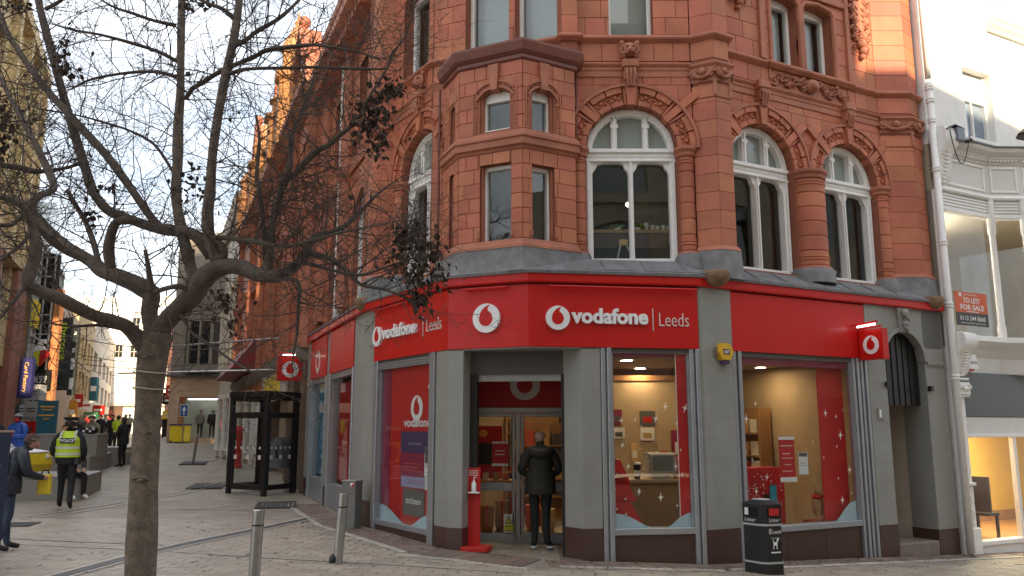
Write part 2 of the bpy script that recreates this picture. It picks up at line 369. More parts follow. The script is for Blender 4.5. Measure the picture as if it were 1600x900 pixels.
def arch_stones(fr, c, R, spr=SPR, keytop=S1 - .02, R2=.33, wide=True, short=()):
    """moulded and carved voussoirs, with three long key blocks"""
    r0, r1 = R + .03, R + R2; na = 11
    keys = {2: (keytop - .12), 5: keytop, 8: (keytop - .12)}
    for i in range(na):
        a0 = pi - pi * i / na - .012; a1 = pi - pi * (i + 1) / na + .012
        P = lambda r, a: (c + r * cos(a), spr + r * sin(a))
        if i in keys:
            m = (a0 + a1) / 2; da = abs(a0 - a1) / 2 * .62; b = MB()
            zt = 7.13 if i in short else keys[i]; rt = (zt - spr) / sin(m); 
            b.poly(fr, [P(r0 - .02, m + da), P(r0 - .02, m - da), (c + rt * cos(m) + .11 * sin(m) ** 2 + (.05 if i != 5 else 0), zt), (c + rt * cos(m) - .11 * sin(m) ** 2 - (.05 if i != 5 else 0), zt)], -.3, .055 if i != 5 else .09)
            obj('key_stone', b, 'terra', TER)
            for sg in (-1, 1):
                b = MB(); aa, ab = (a0, m + da + .01) if sg < 0 else (m - da - .01, a1)
                b.poly(fr, [P(r0, aa), P(r0, ab), P(r1, ab), P(r1, aa)], -.3, .03); obj('voussoir', b, 'terra', TER)
        else:
            b = MB(); k = 3; an = [a0 + (a1 - a0) * j / k for j in range(k + 1)]
            b.strip(fr, [P(r1, a) for a in an], [P(r1 - .10, a) for a in an], -.3, .05)
            b.strip(fr, [P(r1 - .10, a) for a in an], [P(r0 + .07, a) for a in an], -.3, .0)
            b.strip(fr, [P(r0 + .07, a) for a in an], [P(r0, a) for a in an], -.3, .028)
            m = (a0 + a1) / 2
            for dr, da, rr in ((.15, 0, .04), (.11, .07, .027), (.11, -.07, .027), (.20, .06, .026), (.20, -.06, .026), (.16, .12, .022), (.16, -.12, .022)):
                q = P(r0 + dr, m + da); b.ball(fr.p(q[0], .004, q[1]), rr, 6, 4)
            obj('voussoir', b, 'terra', TER)
    b = MB()
    if wide:
        k = 20; an = [pi - pi * j / k for j in range(k + 1)]
        b.strip(fr, [(c + (r1 + .045) * cos(a), spr + (r1 + .045) * sin(a)) for a in an], [(c + r1 * cos(a), spr + r1 * sin(a)) for a in an], -.05, .075); obj('hood_mould', b, 'terra_mould', TER)
def shaft(fr, u, r, z0=SILL + .16, z1=SPR - .13, n=-.06):
    """half-round banded shaft beside an arched window with its capital"""
    c = fr.xy(u, n); k = 6; h = (z1 - z0) / k
    for i in range(k):
        b = MB(); zz = z0 + i * h
        b.lathe(c, [(r - .012, zz + .002), (r, zz + .018), (r, zz + h - .018), (r - .012, zz + h - .002)], 18)
        if i in (0, k - 1):
            q = zz + .09 if i == 0 else zz + h - .12
            b.lathe(c, [(r, q), (r + .016, q + .012), (r + .016, q + .024), (r, q + .036)], 18); b.lathe(c, [(r, q + .05), (r + .012, q + .058), (r + .012, q + .068), (r, q + .076)], 18)
        obj('shaft_drum', b, 'terra', TER, auto=30)
    b = MB(); b.lathe(c, [(r - .02, z0 - .08), (r - .02, z1 + .02)], 12)
    b.lathe(c, [(r + .02, z1), (r + .03, z1 + .03), (r + .02, z1 + .05), (r + .045, z1 + .09), (r + .06, z1 + .10), (r + .06, z1 + .15), (r, z1 + .17)], 18)
    b.lathe(c, [(r + .05, z0 - .06), (r + .04, z0 - .02), (r, z0)], 18)
    obj('shaft_capital', b, 'terra_mould', TER, auto=30)
    LEAD.lathe(c, [(r + .10, z0 - .30), (r + .085, z0 - .12), (r + .06, z0 - .05), (r, z0 - .045)], 14)

# ---- first floor and above: openings
# A (faces the viewer), B (right), L (left, to the street), C (chamfer over the oriel)
WA = 1.885; RA = .695
WB1, WB2, RB = 1.79, 3.88, .685
WL, RLw = 1.60, .72
ops_A = [Op(WA, RA + .03, SILL, SPR, RA + .03), Op(1.925, .36, 8.15, 10.1)]
ops_B = [Op(WB1, RB + .03, SILL, SPR, RB + .03), Op(WB2, RB + .03, SILL, SPR, RB + .03), Op(2.49, .32, 8.18, 9.42, .08), Op(3.33, .36, 8.18, 9.42, .08)]
ops_L = [Op(WL, RLw + .03, SILL, SPR, RLw + .03), Op(1.30, .50, 8.15, 9.75, .1)]
u_c = lambda x, y: (Vector((x, y)) - UC.O).dot(UC.U)
ops_C = [Op(1.02, .40, 8.15, 10.0), Op(1.90, .37, 8.15, 10.0)]
uA0, uA1 = .77, 2.9
uB0, uB1 = .70, 5.68
uL1 = (XLC - UL.O).dot(UL.U); uL0 = (XLL - UL.O).dot(UL.U)
for fr, a, b, ops in ((UA, uA0, XAB.x, ops_A), (UB, (XAB - UB.O).dot(UB.U), uB1, ops_B), (UL, uL0, uL1, ops_L), (UC, 0, UC.L, ops_C)):
    core(WALL, fr, a, b, 4.0, TOP, ops)
# arch surrounds are their own stones, so blocks keep clear of them
clear = lambda ops: [Op(o.c, o.w + (.31 if o.rise > .3 else .0), o.z0, o.zs, o.rise + (.31 if o.rise > .3 else 0)) for o in ops]
for fr, a, b, ops, bw in ((UA, .80, 2.86, ops_A, (.3, .5)), (UB, .86, 4.78, ops_B, (.34, .6)), (UL, .15, uL1 - .02, ops_L, (.34, .6)), (UC, 0.02, UC.L - .02, ops_C, (.3, .5))):
    co = clear(ops)
    blocks(fr, a, b, SILL + .05, SPR, [Op(o.c, o.w + .29, o.z0 - .4, o.zs + .02) for o in ops if o.rise > .3] or [])
    blocks(fr, a, b, SPR, S1 - .02, co, .27, bw)
    blocks(fr, a, b, S1 + .12, S2, [], .34, (.3, .42))
    blocks(fr, a, b, S2 + .12, TOP - .1, ops, .31, bw)
blocks(UB, 4.70, 5.0, SILL + .05, S1 - .02, [Op(WB2, RB + .34, 4, 7.3)], .30)
for o_ in (white_arch_window(UA, WA, RA), white_arch_window(UB, WB1, RB), white_arch_window(UB, WB2, RB), white_arch_window(UL, WL, RLw)): pass
for fr, c, R, sh in ((UA, WA, RA, ()), (UB, WB1, RB, (8,)), (UB, WB2, RB, (2,)), (UL, WL, RLw, ())): arch_stones(fr, c, R, short=sh)
for fr, u, r in ((UA, WA - RA - .155, .125), (UA, WA + RA + .16, .125), (UB, WB1 - RB - .12, .09), (UB, (WB1 + WB2) / 2, .30), (UB, WB2 + RB + .17, .135), (UL, WL - RLw - .16, .13), (UL, WL + RLw + .14, .11)): shaft(fr, u, r)

# ---- canted pilasters
P1 = [(2.87, 12.36), (3.20, 12.19), (3.47, 12.33), UB.xy(.93, .01)]
P2 = [UB.xy(4.78, .0), FB.xy(5.32, -.02), FB.xy(5.68, -.10), FB.xy(5.68, -.4)]
P0 = [ULL.xy(FLL.L - .55, 0), FLL.xy(FLL.L - .28, -.06), FL.xy(.0, -.02), FL.xy(.3, -.02), UL.xy(.42, 0)]
def pilaster(pts, back):
    inn = [Vector(p) for p in pts]; cen = sum(inn, Vector((0, 0))) / len(inn)
    WALL.plan([tuple(cen + (p - cen) * .94) for p in inn] + back, 4.2, TOP)
    for a, b in zip(pts, pts[1:]):
        f = Fr(a, b)
        if f.L < .14: continue
        # each course one block whose outer face is mitred at the arrises
        q = [f.xy(.003, .0), f.xy(f.L - .003, .0), f.xy(f.L - .03, -.12), f.xy(.03, -.12)]
        plan_blocks([q], SILL + .20, 7.28, .285); plan_blocks([q], S1 + .12, S2, .4); plan_blocks([q], S2 + .12, TOP - .1, .31)
    MOULD.sweep(pts, [(-.05, 7.06), (.012, 7.06), (.02, 7.075), (.012, 7.09), (-.05, 7.09)])
    flush('m', 'pilaster_band', 'terra_mould')
    for p in pts[:-1][1:3]: CARVE.tube([(p[0], p[1], 7.09), (p[0], p[1], 7.34)], .028, 8)
    MOULD.sweep(pts, [(-.05, 7.56), (.05, 7.56), (.085, 7.60), (.085, 7.63), (-.05, 7.66)])
    for a, b in zip(pts, pts[1:]):
        f = Fr(a, b)
        if f.L < .14: continue
        k = 2 if f.L > .3 else 1
        for s_ in (0, 1):
            u0 = .05 if s_ == 0 else f.L - .05; sg = 1 if s_ == 0 else -1
            CARVE.tube([f.p(u0 + sg * (.075 * t / 14 + .02) * cos(t * .75), .055, 7.46 + (.08 - .005 * t) * sin(t * .75)) for t in range(14)], .022, 6)
        CARVE.tube([f.p(f.L * t, .06, 7.50 - .11 * sin(pi * t)) for t in [i / 8 for i in range(9)]], .03, 6)
        CARVE.ball(f.p(f.L / 2, .04, 7.49), min(.075, f.L * .22), 8, 6)
    CARVE.sweep(pts, [(-.05, 7.33), (.01, 7.33), (.05, 7.57), (-.05, 7.57)])
    flush('c', 'pilaster_capital', 'carve'); flush('m', 'pilaster_moulding', 'terra_mould')
    # lead apron round the foot, and the round stone corbel below it
    LEAD.sweep(pts, [(-.05, 4.14), (.09, 4.14), (.075, 4.22), (.05, 4.585), (.0, 4.60), (-.05, 4.60)])
    MOULD.sweep(pts, [(-.05, 4.59), (.055, 4.59), (.045, 4.615), (.012, 4.66), (-.05, 4.66)]); flush('m', 'pilaster_base', 'terra_mould')
pilaster(P1, [(3.3, 12.9), (2.95, 12.6)]); pilaster(P2, [FB.xy(5.2, -.5)]); pilaster(P0, [FL.xy(.3, -.6), ULL.xy(FLL.L - .5, -.3)])
for c, z in (((3.06, 12.10), 4.00), (FB.xy(5.40, .02), 4.00), (FL.xy(.0, .0), 4.0)):
    obj('corbel_ball', MB().lathe(c, [(.03, z), (.13, z + .03), (.20, z + .10), (.22, z + .19), (.20, z + .235), (.02, z + .24)], 16), 'stone_ball', TER, smooth=True)

# ---- string courses, following every break of the wall
PATH = [ULL.xy(1.0), P0[0], P0[1], P0[2], P0[3], P0[4], tuple(XLC), UC.xy(UC.L - .02), (.80, 12.26), (1.06, 12.26), (1.08, 12.35), P1[0], P1[1], P1[2], UB.xy(.95), UB.xy(2.02), UB.xy(2.03, .04), UB.xy(4.02, .04), UB.xy(4.03), P2[0], P2[1], P2[2], P2[3]]
def course(name, prof, m='terra_mould', path=PATH): obj(name, MB().sweep(path, prof), m, TER)
course('string_course', [(-.1, 8.03), (.015, 8.03), (.045, 8.055), (.075, 8.075), (.085, 8.10), (.07, 8.13), (.03, 8.145), (.02, 8.165), (-.1, 8.165)])
PATH1 = [ULL.xy(1.0), P0[0]], [P0[4], tuple(XLC)], [(1.0, 12.35), P1[0]], [UB.xy(.9), P2[0]]
for p in PATH1: course('lower_string_course', [(-.1, 7.45), (.02, 7.45), (.02, 7.54), (.035, 7.56), (.035, 7.60), (.06, 7.625), (.075, 7.65), (.05, 7.68), (-.1, 7.69)], path=p)
WALL.plan([UC.xy(UC.L - .02, -.3), UC.xy(UC.L - .02, 0), (.82, 12.27), (1.04, 12.27), (1.04, 12.5), (.8, 12.6)], 7.7, TOP); plan_blocks([[(.80, 12.255), (1.05, 12.255), (1.05, 12.4), (.82, 12.4)]], 8.17, TOP - .1, .31)
for fr, c in ((UA, WA), (UB, WB1), (UB, WB2), (UL, WL)):                       # corbelled keys through the string course
    MOULD.bbox(fr, c - .10, c + .10, -.05, .13, 7.36, 7.56); MOULD.bbox(fr, c - .13, c + .13, -.05, .16, 7.56, 7.70, .02)
    for i in range(3): CARVE.tube([fr.p(c - .06 + i * .06, .14, 7.54), fr.p(c - .06 + i * .06, .16, 7.45), fr.p(c - .045 + i * .045, .10, 7.26)], .026, 6)
    CARVE.poly(fr, [(c - .085, 7.14), (c + .085, 7.14), (c + .10, 7.36), (c - .10, 7.36)], -.05, .07); flush('c', 'corbel_key', 'carve'); flush('m', 'corbel_block', 'terra_mould')
def carved_head(fr, c, z, s=1.):
    CARVE.poly(fr, [(c - .15 * s, z + .02), (c + .15 * s, z + .02), (c + .17 * s, z + .28 * s), (c - .17 * s, z + .28 * s)], -.03, .04)
    CARVE.ball(fr.p(c, .05, z + .15 * s), .12 * s, 10, 7, (1, .8, 1.05)); CARVE.ball(fr.p(c, .14, z + .11 * s), .055 * s, 8, 6, (1.2, 1, .8))
    for g in (-1, 1):
        CARVE.ball(fr.p(c + g * .05 * s, .135, z + .19 * s), .03 * s, 6, 5); CARVE.ball(fr.p(c + g * .12 * s, .06, z + .26 * s), .045 * s, 7, 5)
        CARVE.tube([fr.p(c + g * (.10 + .04 * sin(t)) * s, .08, z + (.22 - .05 * t) * s) for t in range(5)], .028 * s, 6)
        CARVE.tube([fr.p(c + g * .02 * s, .19, z + .08 * s), fr.p(c + g * .08 * s, .15, z + .05 * s), fr.p(c + g * .12 * s, .08, z + .10 * s)], .018, 5)
carved_head(UA, WA, 7.74); flush('c', 'carved_head', 'carve'); carved_head(UL, WL, 7.74); flush('c', 'carved_head', 'carve')
def scroll(fr, u, z, r, sg=1, n=.03, th=.02, turns=1.6, ph=0):
    k = int(14 * turns); CARVE.tube([fr.p(u + sg * r * (1 - .8 * i / k) * cos(ph + 2 * pi * turns * i / k), n + .02 * sin(i), z + r * (1 - .8 * i / k) * sin(ph + 2 * pi * turns * i / k)) for i in range(k + 1)], [th * (1.15 - .5 * i / k) for i in range(k + 1)], 5)
    CARVE.ball(fr.p(u, n + .01, z), th * 1.5, 6, 5)
rr = random.Random(5)
for i in range(11):                                                              # foliage panel under the paired windows on the right
    u = 2.12 + .172 * i; d = abs(u - 3.0)
    if d > .16:
        scroll(UB, u, 7.86 + .05 * (1 if i % 2 else -1), .085, 1 if u > 3 else -1, .035, .021, 1.5, rr.uniform(0, 6))
        for j in range(3): a = rr.uniform(0, 6.3); CARVE.tube([UB.p(u + .05 * cos(a), .03, 7.86 + .05 * sin(a)), UB.p(u + .10 * cos(a + .3), .06, 7.86 + .10 * sin(a + .3)), UB.p(u + .13 * cos(a + .7), .03, 7.86 + .12 * sin(a + .7))], [.02, .026, .008], 5)
CARVE.ball(UB.p(3.0, .05, 7.87), .13, 10, 8, (1.1, .8, 1)); CARVE.ball(UB.p(3.0, .13, 7.84), .07, 8, 6)
for g in (-1, 1): scroll(UB, 3.0 + g * .16, 7.90, .09, g, .05, .024)
flush('c', 'carved_panel', 'carve'); MOULD.box(UB, 2.03, 4.02, -.1, .012, 7.70, 7.735); MOULD.box(UB, 2.03, 2.07, -.1, .02, 7.735, 8.03); MOULD.box(UB, 3.98, 4.02, -.1, .02, 7.735, 8.03); MOULD.box(UB, 2.07, 3.98, -.1, .006, 7.735, 8.03)
def cartouche(fr, u, z, s, drop=True):
    CARVE.poly(fr, [(u - .17 * s, z + .30 * s), (u + .17 * s, z + .30 * s), (u + .20 * s, z), (u + .13 * s, z - .2 * s), (u, z - .30 * s), (u - .13 * s, z - .2 * s), (u - .20 * s, z)], -.02, .06)
    for g in (-1, 1):
        for dz, r in ((.34, .10), (.12, .08), (-.10, .09), (-.30, .10)): scroll(fr, u + g * (.21 if dz > 0 else .17) * s, z + dz * s, r * s, g, .05, .026 * s, 1.4, pi if g > 0 else 0)
        for dz in (.12, .0, -.12): CARVE.tube([fr.p(u + g * .03 * s, .07, z + (dz + .05) * s), fr.p(u + g * .09 * s, .075, z + dz * s), fr.p(u + g * .12 * s, .065, z + (dz + .07) * s)], .014, 5)
    CARVE.ball(fr.p(u, .05, z + .42 * s), .07 * s, 8, 6)
    if drop:
        for i, r in enumerate((.11, .10, .085, .06)): CARVE.ball(fr.p(u + .02 * (-1) ** i, .05, z - (.42 + .13 * i) * s), r * s, 8, 6)
        for g in (-1, 1):
            CARVE.tube([fr.p(u + g * .06 * s, .05, z - .5 * s), fr.p(u + g * .2 * s, .04, z - .62 * s), fr.p(u + g * .16 * s, .05, z - .75 * s)], [.03, .03, .012], 5); scroll(fr, u + g * .15 * s, z - .45 * s, .07 * s, g, .045, .022)
flush('m', 'panel_frame', 'terra_mould')
cartouche(UB, 4.42, 9.55, 1.0); flush('c', 'cartouche', 'carve'); cartouche(UB, 1.38, 9.65, .85); flush('c', 'cartouche', 'carve')
MOULD.bbox(UB, 1.85, 1.98, -.05, .05, 8.17, 11.3); flush('m', 'pilaster_strip', 'terra_mould'); MOULD.bbox(UB, 4.02, 4.12, -.05, .05, 8.17, 11.3); flush('m', 'pilaster_strip', 'terra_mould')
# moulded surrounds of the paired upper windows
for c, w in ((2.49, .32), (3.33, .36)):
    for g in (-1, 1): MOULD.tube([UB.p(c + g * (w + .05), .0, 8.17), UB.p(c + g * (w + .05), .0, 9.40)], .045, 10)
    MOULD.tube([UB.p(c - w - .05, 0, 9.38), UB.p(c - w + .03, 0, 9.49), UB.p(c, 0, 9.545), UB.p(c + w - .03, 0, 9.49), UB.p(c + w + .05, 0, 9.38)], .045, 10)
flush('m', 'window_surround', 'terra_mould', 'stuff'); MOULD.bbox(UB, 2.0, 4.0, -.05, .06, 9.60, 9.72); flush('m', 'head_mould', 'terra_mould')

# ---- upper sash windows
def sash(fr, o, n=-.2, name='window', back='blind', rise=0, mull=False):
    w = MB(); a, b, z0, z1 = o.c - o.w, o.c + o.w, o.z0, o.zs + o.rise; t = .06
    w.bbox(fr, a, b, n - .1, n + .02, z0, z0 + .055)
    for x in (a, b - t): w.bbox(fr, x, x + t, n - .1, n, z0 + .055, o.zs)
    if o.rise > 0:
        us = [a + (b - a) * i / 8 for i in range(9)]; w.strip(fr, [(u, o.top(min(max(u, a + 1e-4), b - 1e-4))) for u in us], [(u, o.zs - t) for u in us], n - .1, n)
    else: w.bbox(fr, a, b, n - .1, n, z1 - t, z1)
    if mull: w.bbox(fr, o.c - .02, o.c + .02, n - .09, n - .01, z0 + .05, z1 - t)
    q = obj(name, w, 'white', TER); obj('pane', MB().box(fr, a + t, b - t, n - .06, n - .05, z0 + .05, z1 - .02), 'glass_up', q)
    obj('room_behind', MB().box(fr, a, b, n - .22, n - .2, z0, z1), back, q); return q
sash(UA, ops_A[1]); sash(UC, ops_C[0]); sash(UC, ops_C[1])
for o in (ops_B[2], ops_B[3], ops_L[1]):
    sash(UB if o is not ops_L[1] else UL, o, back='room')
obj('roller_blind', MB().box(UB, 2.19, 2.68, -.33, -.325, 8.2, 9.4).box(UB, 3.0, 3.52, -.33, -.325, 8.2, 9.4), 'blind', TER)
# ---- oriel over the corner door: canted, two storeys
OL_, O0, O1, O2 = (-1.12, 12.80), (-.83, 12.14), (.16, 11.66), (.99, 12.12)
FOL, FOF, FOR = Fr(OL_, O0), Fr(O0, O1), Fr(O1, O2)
ORI = [OL_, O0, O1, O2, (1.02, 12.40)]
ori_ops = {}
for fr, lo, hi in ((FOF, Op(.645, .265, 4.57, 5.84), Op(.63, .26, 6.37, 6.93, .11)), (FOR, Op(.36, .195, 4.57, 5.80), Op(.36, .195, 6.33, 6.93, .09)), (FOL, Op(.40, .10, 4.57, 5.84), Op(.40, .10, 6.37, 6.93, .05))):
    core(WALL, fr, .03, fr.L - .03, 4.2, 7.6, [lo, hi], -.30, -.012)
    bw = (.17, .30)
    blocks(fr, .006, fr.L - .006, 4.66, 6.02, [Op(lo.c, lo.w, lo.z0 - .2, lo.zs)], .24, bw); blocks(fr, .006, fr.L - .006, 6.34, 7.44, [Op(hi.c, hi.w + .05, 6.2, hi.zs + .05, hi.rise)], .235, bw)
    # hollow-moulded reveals and label moulds
    for o, up in ((lo, 0), (hi, 1)):
        for g in (-1, 1):
            MOULD.box(fr, *sorted((o.c + g * (o.w + .004), o.c + g * (o.w - .03))), -.25, -.055, o.z0, o.zs + .02)
        if up and o.w > .15:
            us = [o.c - o.w - .06 + (2 * o.w + .12) * i / 10 for i in range(11)]; R = (o.w * o.w + o.rise ** 2) / (2 * o.rise); zc = o.zs + o.rise - R
            tp = lambda d: [(u, zc + sqrt((R + d) ** 2 - (u - o.c) ** 2)) for u in us]
            MOULD.strip(fr, tp(.05), tp(.015), -.1, .018); MOULD.strip(fr, tp(.125), tp(.10), -.1, .03)
            for i in range(13):
                u = o.c - o.w - .05 + (2 * o.w + .10) * i / 12; CARVE.ball(fr.p(u, .0, zc + sqrt((R + .075) ** 2 - (u - o.c) ** 2)), .022, 6, 4)
            for g in (-1, 1):
                for i in range(12): CARVE.ball(fr.p(o.c + g * (o.w + .075), .0, 6.40 + i * .05), .018, 5, 4)
                MOULD.box(fr, *sorted((o.c + g * (o.w + .10), o.c + g * (o.w + .12))), -.05, .015, 6.35, o.zs + .08)
            MOULD.poly(fr, [(o.c - .055, o.zs + o.rise - .03), (o.c + .055, o.zs + o.rise - .03), (o.c + .085, 7.42), (o.c - .085, 7.42)], -.15, .06)
        elif o.w > .15:
            MOULD.box(fr, o.c - o.w - .03, o.c + o.w + .03, -.25, -.03, o.zs + .004, o.zs + .05)
            for g in (-1, 1): MOULD.tube([fr.p(o.c + g * (o.w + .02), .0, 4.70), fr.p(o.c + g * (o.w + .02), .0, 4.78)], .03, 8)
        flush('m', 'oriel_window_mould', 'terra_mould', 'stuff'); flush('c', 'oriel_bead', 'carve', 'stuff')
        if o.w > .15: sash(fr, o, -.12, back='room')
        else: obj('room_behind', MB().box(fr, o.c - o.w, o.c + o.w, -.24, -.2, o.z0, o.zs + o.rise), 'room', TER)
def ocourse(name, prof, m): obj(name, MB().sweep(ORI, prof), m, TER)
ocourse('oriel_sill', [(-.1, 4.52), (.06, 4.52), (.055, 4.56), (.02, 4.60), (.0, 4.655), (-.1, 4.655)], 'terra_mould')
ocourse('oriel_band', [(-.1, 6.03), (.0, 6.03), (.015, 6.07), (.06, 6.09), (.06, 6.19), (.085, 6.20), (.085, 6.235), (.06, 6.25), (.05, 6.28), (.02, 6.30), (.01, 6.335), (-.1, 6.335)], 'terra_mould')
ocourse('oriel_cornice_band', [(-.2, 7.44), (.01, 7.44), (.035, 7.46), (.035, 7.515), (-.2, 7.515)], 'terra_brown')
ocourse('oriel_cornice', [(-.2, 7.50), (.05, 7.52), (.10, 7.56), (.14, 7.68), (.14, 7.715), (.11, 7.725), (-.3, 7.77)], 'terra_brown')
obj('oriel_roof', MB().plan(ORI + [(1.0, 12.6), (.2, 12.9), (-1.0, 13.3)], 7.69, 7.74), 'lead', TER)
LEAD.sweep(ORI, [(-.05, 4.16), (.10, 4.16), (.085, 4.22), (.05, 4.50), (.055, 4.525), (-.05, 4.53)])
obj('rain_pipe', MB().tube([(1.02, 12.31, 7.42), (1.02, 12.31, 4.62)], .022, 6), 'terra_brown', TER)
obj('rain_pipe', MB().tube([(-1.19, 12.80, 7.42), (-1.19, 12.80, 4.62)], .022, 6), 'terra_brown', TER)

# ---- flush walls, mouldings and the blocks: the largest blocks singly, the rest as one
obj('wall', WALL, 'terra_core', TER); flush('m', 'moulding', 'terra_mould'); flush('c', 'carving', 'carve')
def block_size(b): return (b[2][-1][0] - b[2][0][0]) * (b[2][0][1] - b[1][0][1])
def block_visible(b): return 1 if max(p[1] for p in b[2]) < 9.0 else 0
allb = [(block_size(b) * (3 if block_visible(b) else .2) * (.5 if b[0] is UL else 1), 0, b) for b in BLK] + [(.09 * (3 if b[2] < 9 else .2), 1, b) for b in BLK2]
allb.sort(key=lambda t: -t[0])
unit = MB(); _f = Fr((0, 0), (1, 0)); unit.bbox(_f, 0, 1, -.05, 0, 0, 1, .008); UNIT = mesh_of('terracotta_block', unit, 'terra')
REST = MB()
for i, (s_, kind, b) in enumerate(allb):
    if kind == 0:
        fr, bo, tp, pr = b; rect = len(bo) == 2 and abs(bo[0][1] - bo[1][1]) < 1e-4 and abs(tp[0][1] - tp[1][1]) < 1e-4
        if i < 300 and rect:
            o = bpy.data.objects.new('terracotta_block', UNIT); COL.objects.link(o); o.parent = TER; o.matrix_parent_inverse = Matrix.Translation(-TER.location)
            q = fr.p(bo[0][0], pr, bo[0][1]); o.location = q; o.rotation_euler = (0, 0, fr.ang()); o.scale = (bo[1][0] - bo[0][0], 1, tp[0][1] - bo[0][1])
        else:
            mb = REST if i >= 300 else MB(); mb.strip(fr, tp, bo, -.05, pr) if not rect else mb.bbox(fr, bo[0][0], bo[1][0], -.05, pr, bo[0][1], tp[0][1], .006)
            if i < 300: obj('terracotta_block', mb, 'terra', TER)
    else:
        mb = REST if i >= 300 else MB(); mb.plan(b[0], b[1], b[2])
        if i < 300: obj('terracotta_block', mb, 'terra', TER)
stuff(obj('terracotta_blocks', REST, 'terra', TER))
# roof and back of the building, seen only from elsewhere
MOULD = MB(); MOULD.sweep([ULL.xy(0), tuple(XLL), tuple(XLC), tuple(UC.xy(UC.L)), (2.9, 12.35), UB.xy(.9), UB.xy(5.68)], [(-.3, TOP - .1), (.05, TOP - .1), (.3, TOP + .15), (.32, TOP + .3), (-.3, TOP + .35)])
obj('cornice', MOULD, 'terra_mould', TER)
obj('roof', MB().plan([ULL.xy(0, -.3), tuple(XLL), tuple(XLC + Vector((.1, .3))), (.8, 12.7), (3.0, 12.7), UB.xy(5.6, -.3), (5.5, 22.0), (1.2, 24.0)], TOP, TOP + .1), 'lead', TER)
obj('rear_wall', MB().plan([FB.xy(5.66, -.4), FB.xy(5.66, -.7), (5.6, 22.0), (1.2, 24.0), ULL.xy(0, -.6), ULL.xy(0, -.3), (1.1, 24.2), (5.8, 22.2)], -.5, TOP), 'terra_brown', TER)

# ---- lead flashing between the shopfront and the first floor
low = [FLL.xy(0, .05), V1, V2, V3, V4, FB.xy(5.66, .05)]
def offs(path, d):
    out = []
    for i, p in enumerate(path):
        ns = []
        for a, b in ((i - 1, i), (i, i + 1)):
            if 0 <= a and b < len(path): t = (Vector(path[b]) - Vector(path[a])).normalized(); ns.append(Vector((t.y, -t.x)))
        n = sum(ns, Vector((0, 0))).normalized(); out.append(tuple(Vector(p) + n * d / max(.4, n.dot(ns[0]))))
    return out
SHOPLINE = [V0, V1, V2, V3, V4, V5]
LEAD.sweep(SHOPLINE, [(-.55, 4.12), (.11, 4.12), (.12, 4.16), (.075, 4.19), (.05, 4.20), (-.34, 4.435), (-.55, 4.46)])
for fr, a, b in ((FA, 1.15, 2.4), (FB, 1.2, 2.4), (FB, 3.3, 4.5), (FL, .7, 2.4)):      # rolls and welts in the sheet
    for u in (a, (a + b) / 2, b): LEAD.tube([fr.p(u, .08, 4.19), fr.p(u, .04, 4.215), fr.p(u, -.25, 4.39)], .016, 5)
    LEAD.tube([fr.p(a - .3, .07, 4.19), fr.p(b + .3, .07, 4.19)], .018, 5)
obj('lead_flashing', LEAD, 'lead', TER, auto=30)

# ---- ground-floor shopfront
M['greyjoint'] = mat('grey_joint', (.17, .168, .155), .7, .05)
def pier(pts, z0, z1, pl=.42):
    c = sum((Vector(q) for q in pts), Vector((0, 0))) / len(pts); q = MB()
    p = MB(); p.plan([tuple(c + (Vector(v) - c) * .985) for v in pts], z0 + pl, z1); obj('pier', p, 'greyjoint', TER)
    k = max(1, round((z1 - z0 - pl) / .33)); hh = (z1 - z0 - pl) / k
    for i in range(k): obj('pier_tile', MB().plan(pts, z0 + pl + i * hh + .0012, z0 + pl + (i + 1) * hh - .0012), 'grey', TER)
    q.plan([tuple(Vector(v) + (Vector(v) - c).normalized() * .008) for v in pts], z0 - .3, z0 + pl); obj('granite_plinth', q, 'granite', TER)
def guide(fr, u0, u1, z0, z1, n0=-.10, n1=.03):
    g = MB(); m = (u0 + u1) / 2; g.bbox(fr, u0, m - .012, n0, n1 - .02, z0, z1, .006); g.bbox(fr, m + .012, u1, n0, n1, z0, z1, .006); g.box(fr, m - .014, m + .014, n0, n1 - .06, z0, z1)
    obj('shutter_guide', g, 'alu', TER)
pier([FL.xy(.0), FL.xy(.44), FL.xy(.44, -.3), FLL.xy(FLL.L - .5, -.25), FLL.xy(FLL.L - .5, .0), FLL.xy(FLL.L - .02, 0)], gz(*V1), H2)
pier([FL.xy(2.72), V2, FC.xy(.245, 0), FC.xy(.245, -.30), FL.xy(2.72, -.25)], gz(*V2), H1 + .02, .30)
pier([FA.xy(.575, -.32), FA.xy(.77), FA.xy(1.045), FA.xy(1.045, -.3)], gz(*FA.xy(.8)), H1 + .02, .42)
pier([FA.xy(2.555), FA.xy(2.60, .02), FB.xy(.14, .03), FB.xy(.62, .03), FB.xy(.62, -.25), FA.xy(2.555, -.2)], gz(*V4), H2, .46)
pier([FB.xy(3.60, .02), FB.xy(4.04, .02), FB.xy(4.04, -.5), FB.xy(3.60, -.2)], gz(*FB.xy(3.8)), H2, .50)
pier([FB.xy(5.10, .0), FB.xy(5.62, .0), FB.xy(5.62, -.5), FB.xy(5.10, -.5)], gz(*FB.xy(5.4)), H2, .42)
for fr, a, b in ((FL, .46, .64), (FL, 2.50, 2.70), (FA, 1.06, 1.21), (FA, 2.40, 2.55), (FB, .64, .80), (FB, 3.24, 3.38), (FB, 3.44, 3.58)):
    guide(fr, a, b, gz(*fr.xy((a + b) / 2)) - .02, H1)
SHOPG = {}
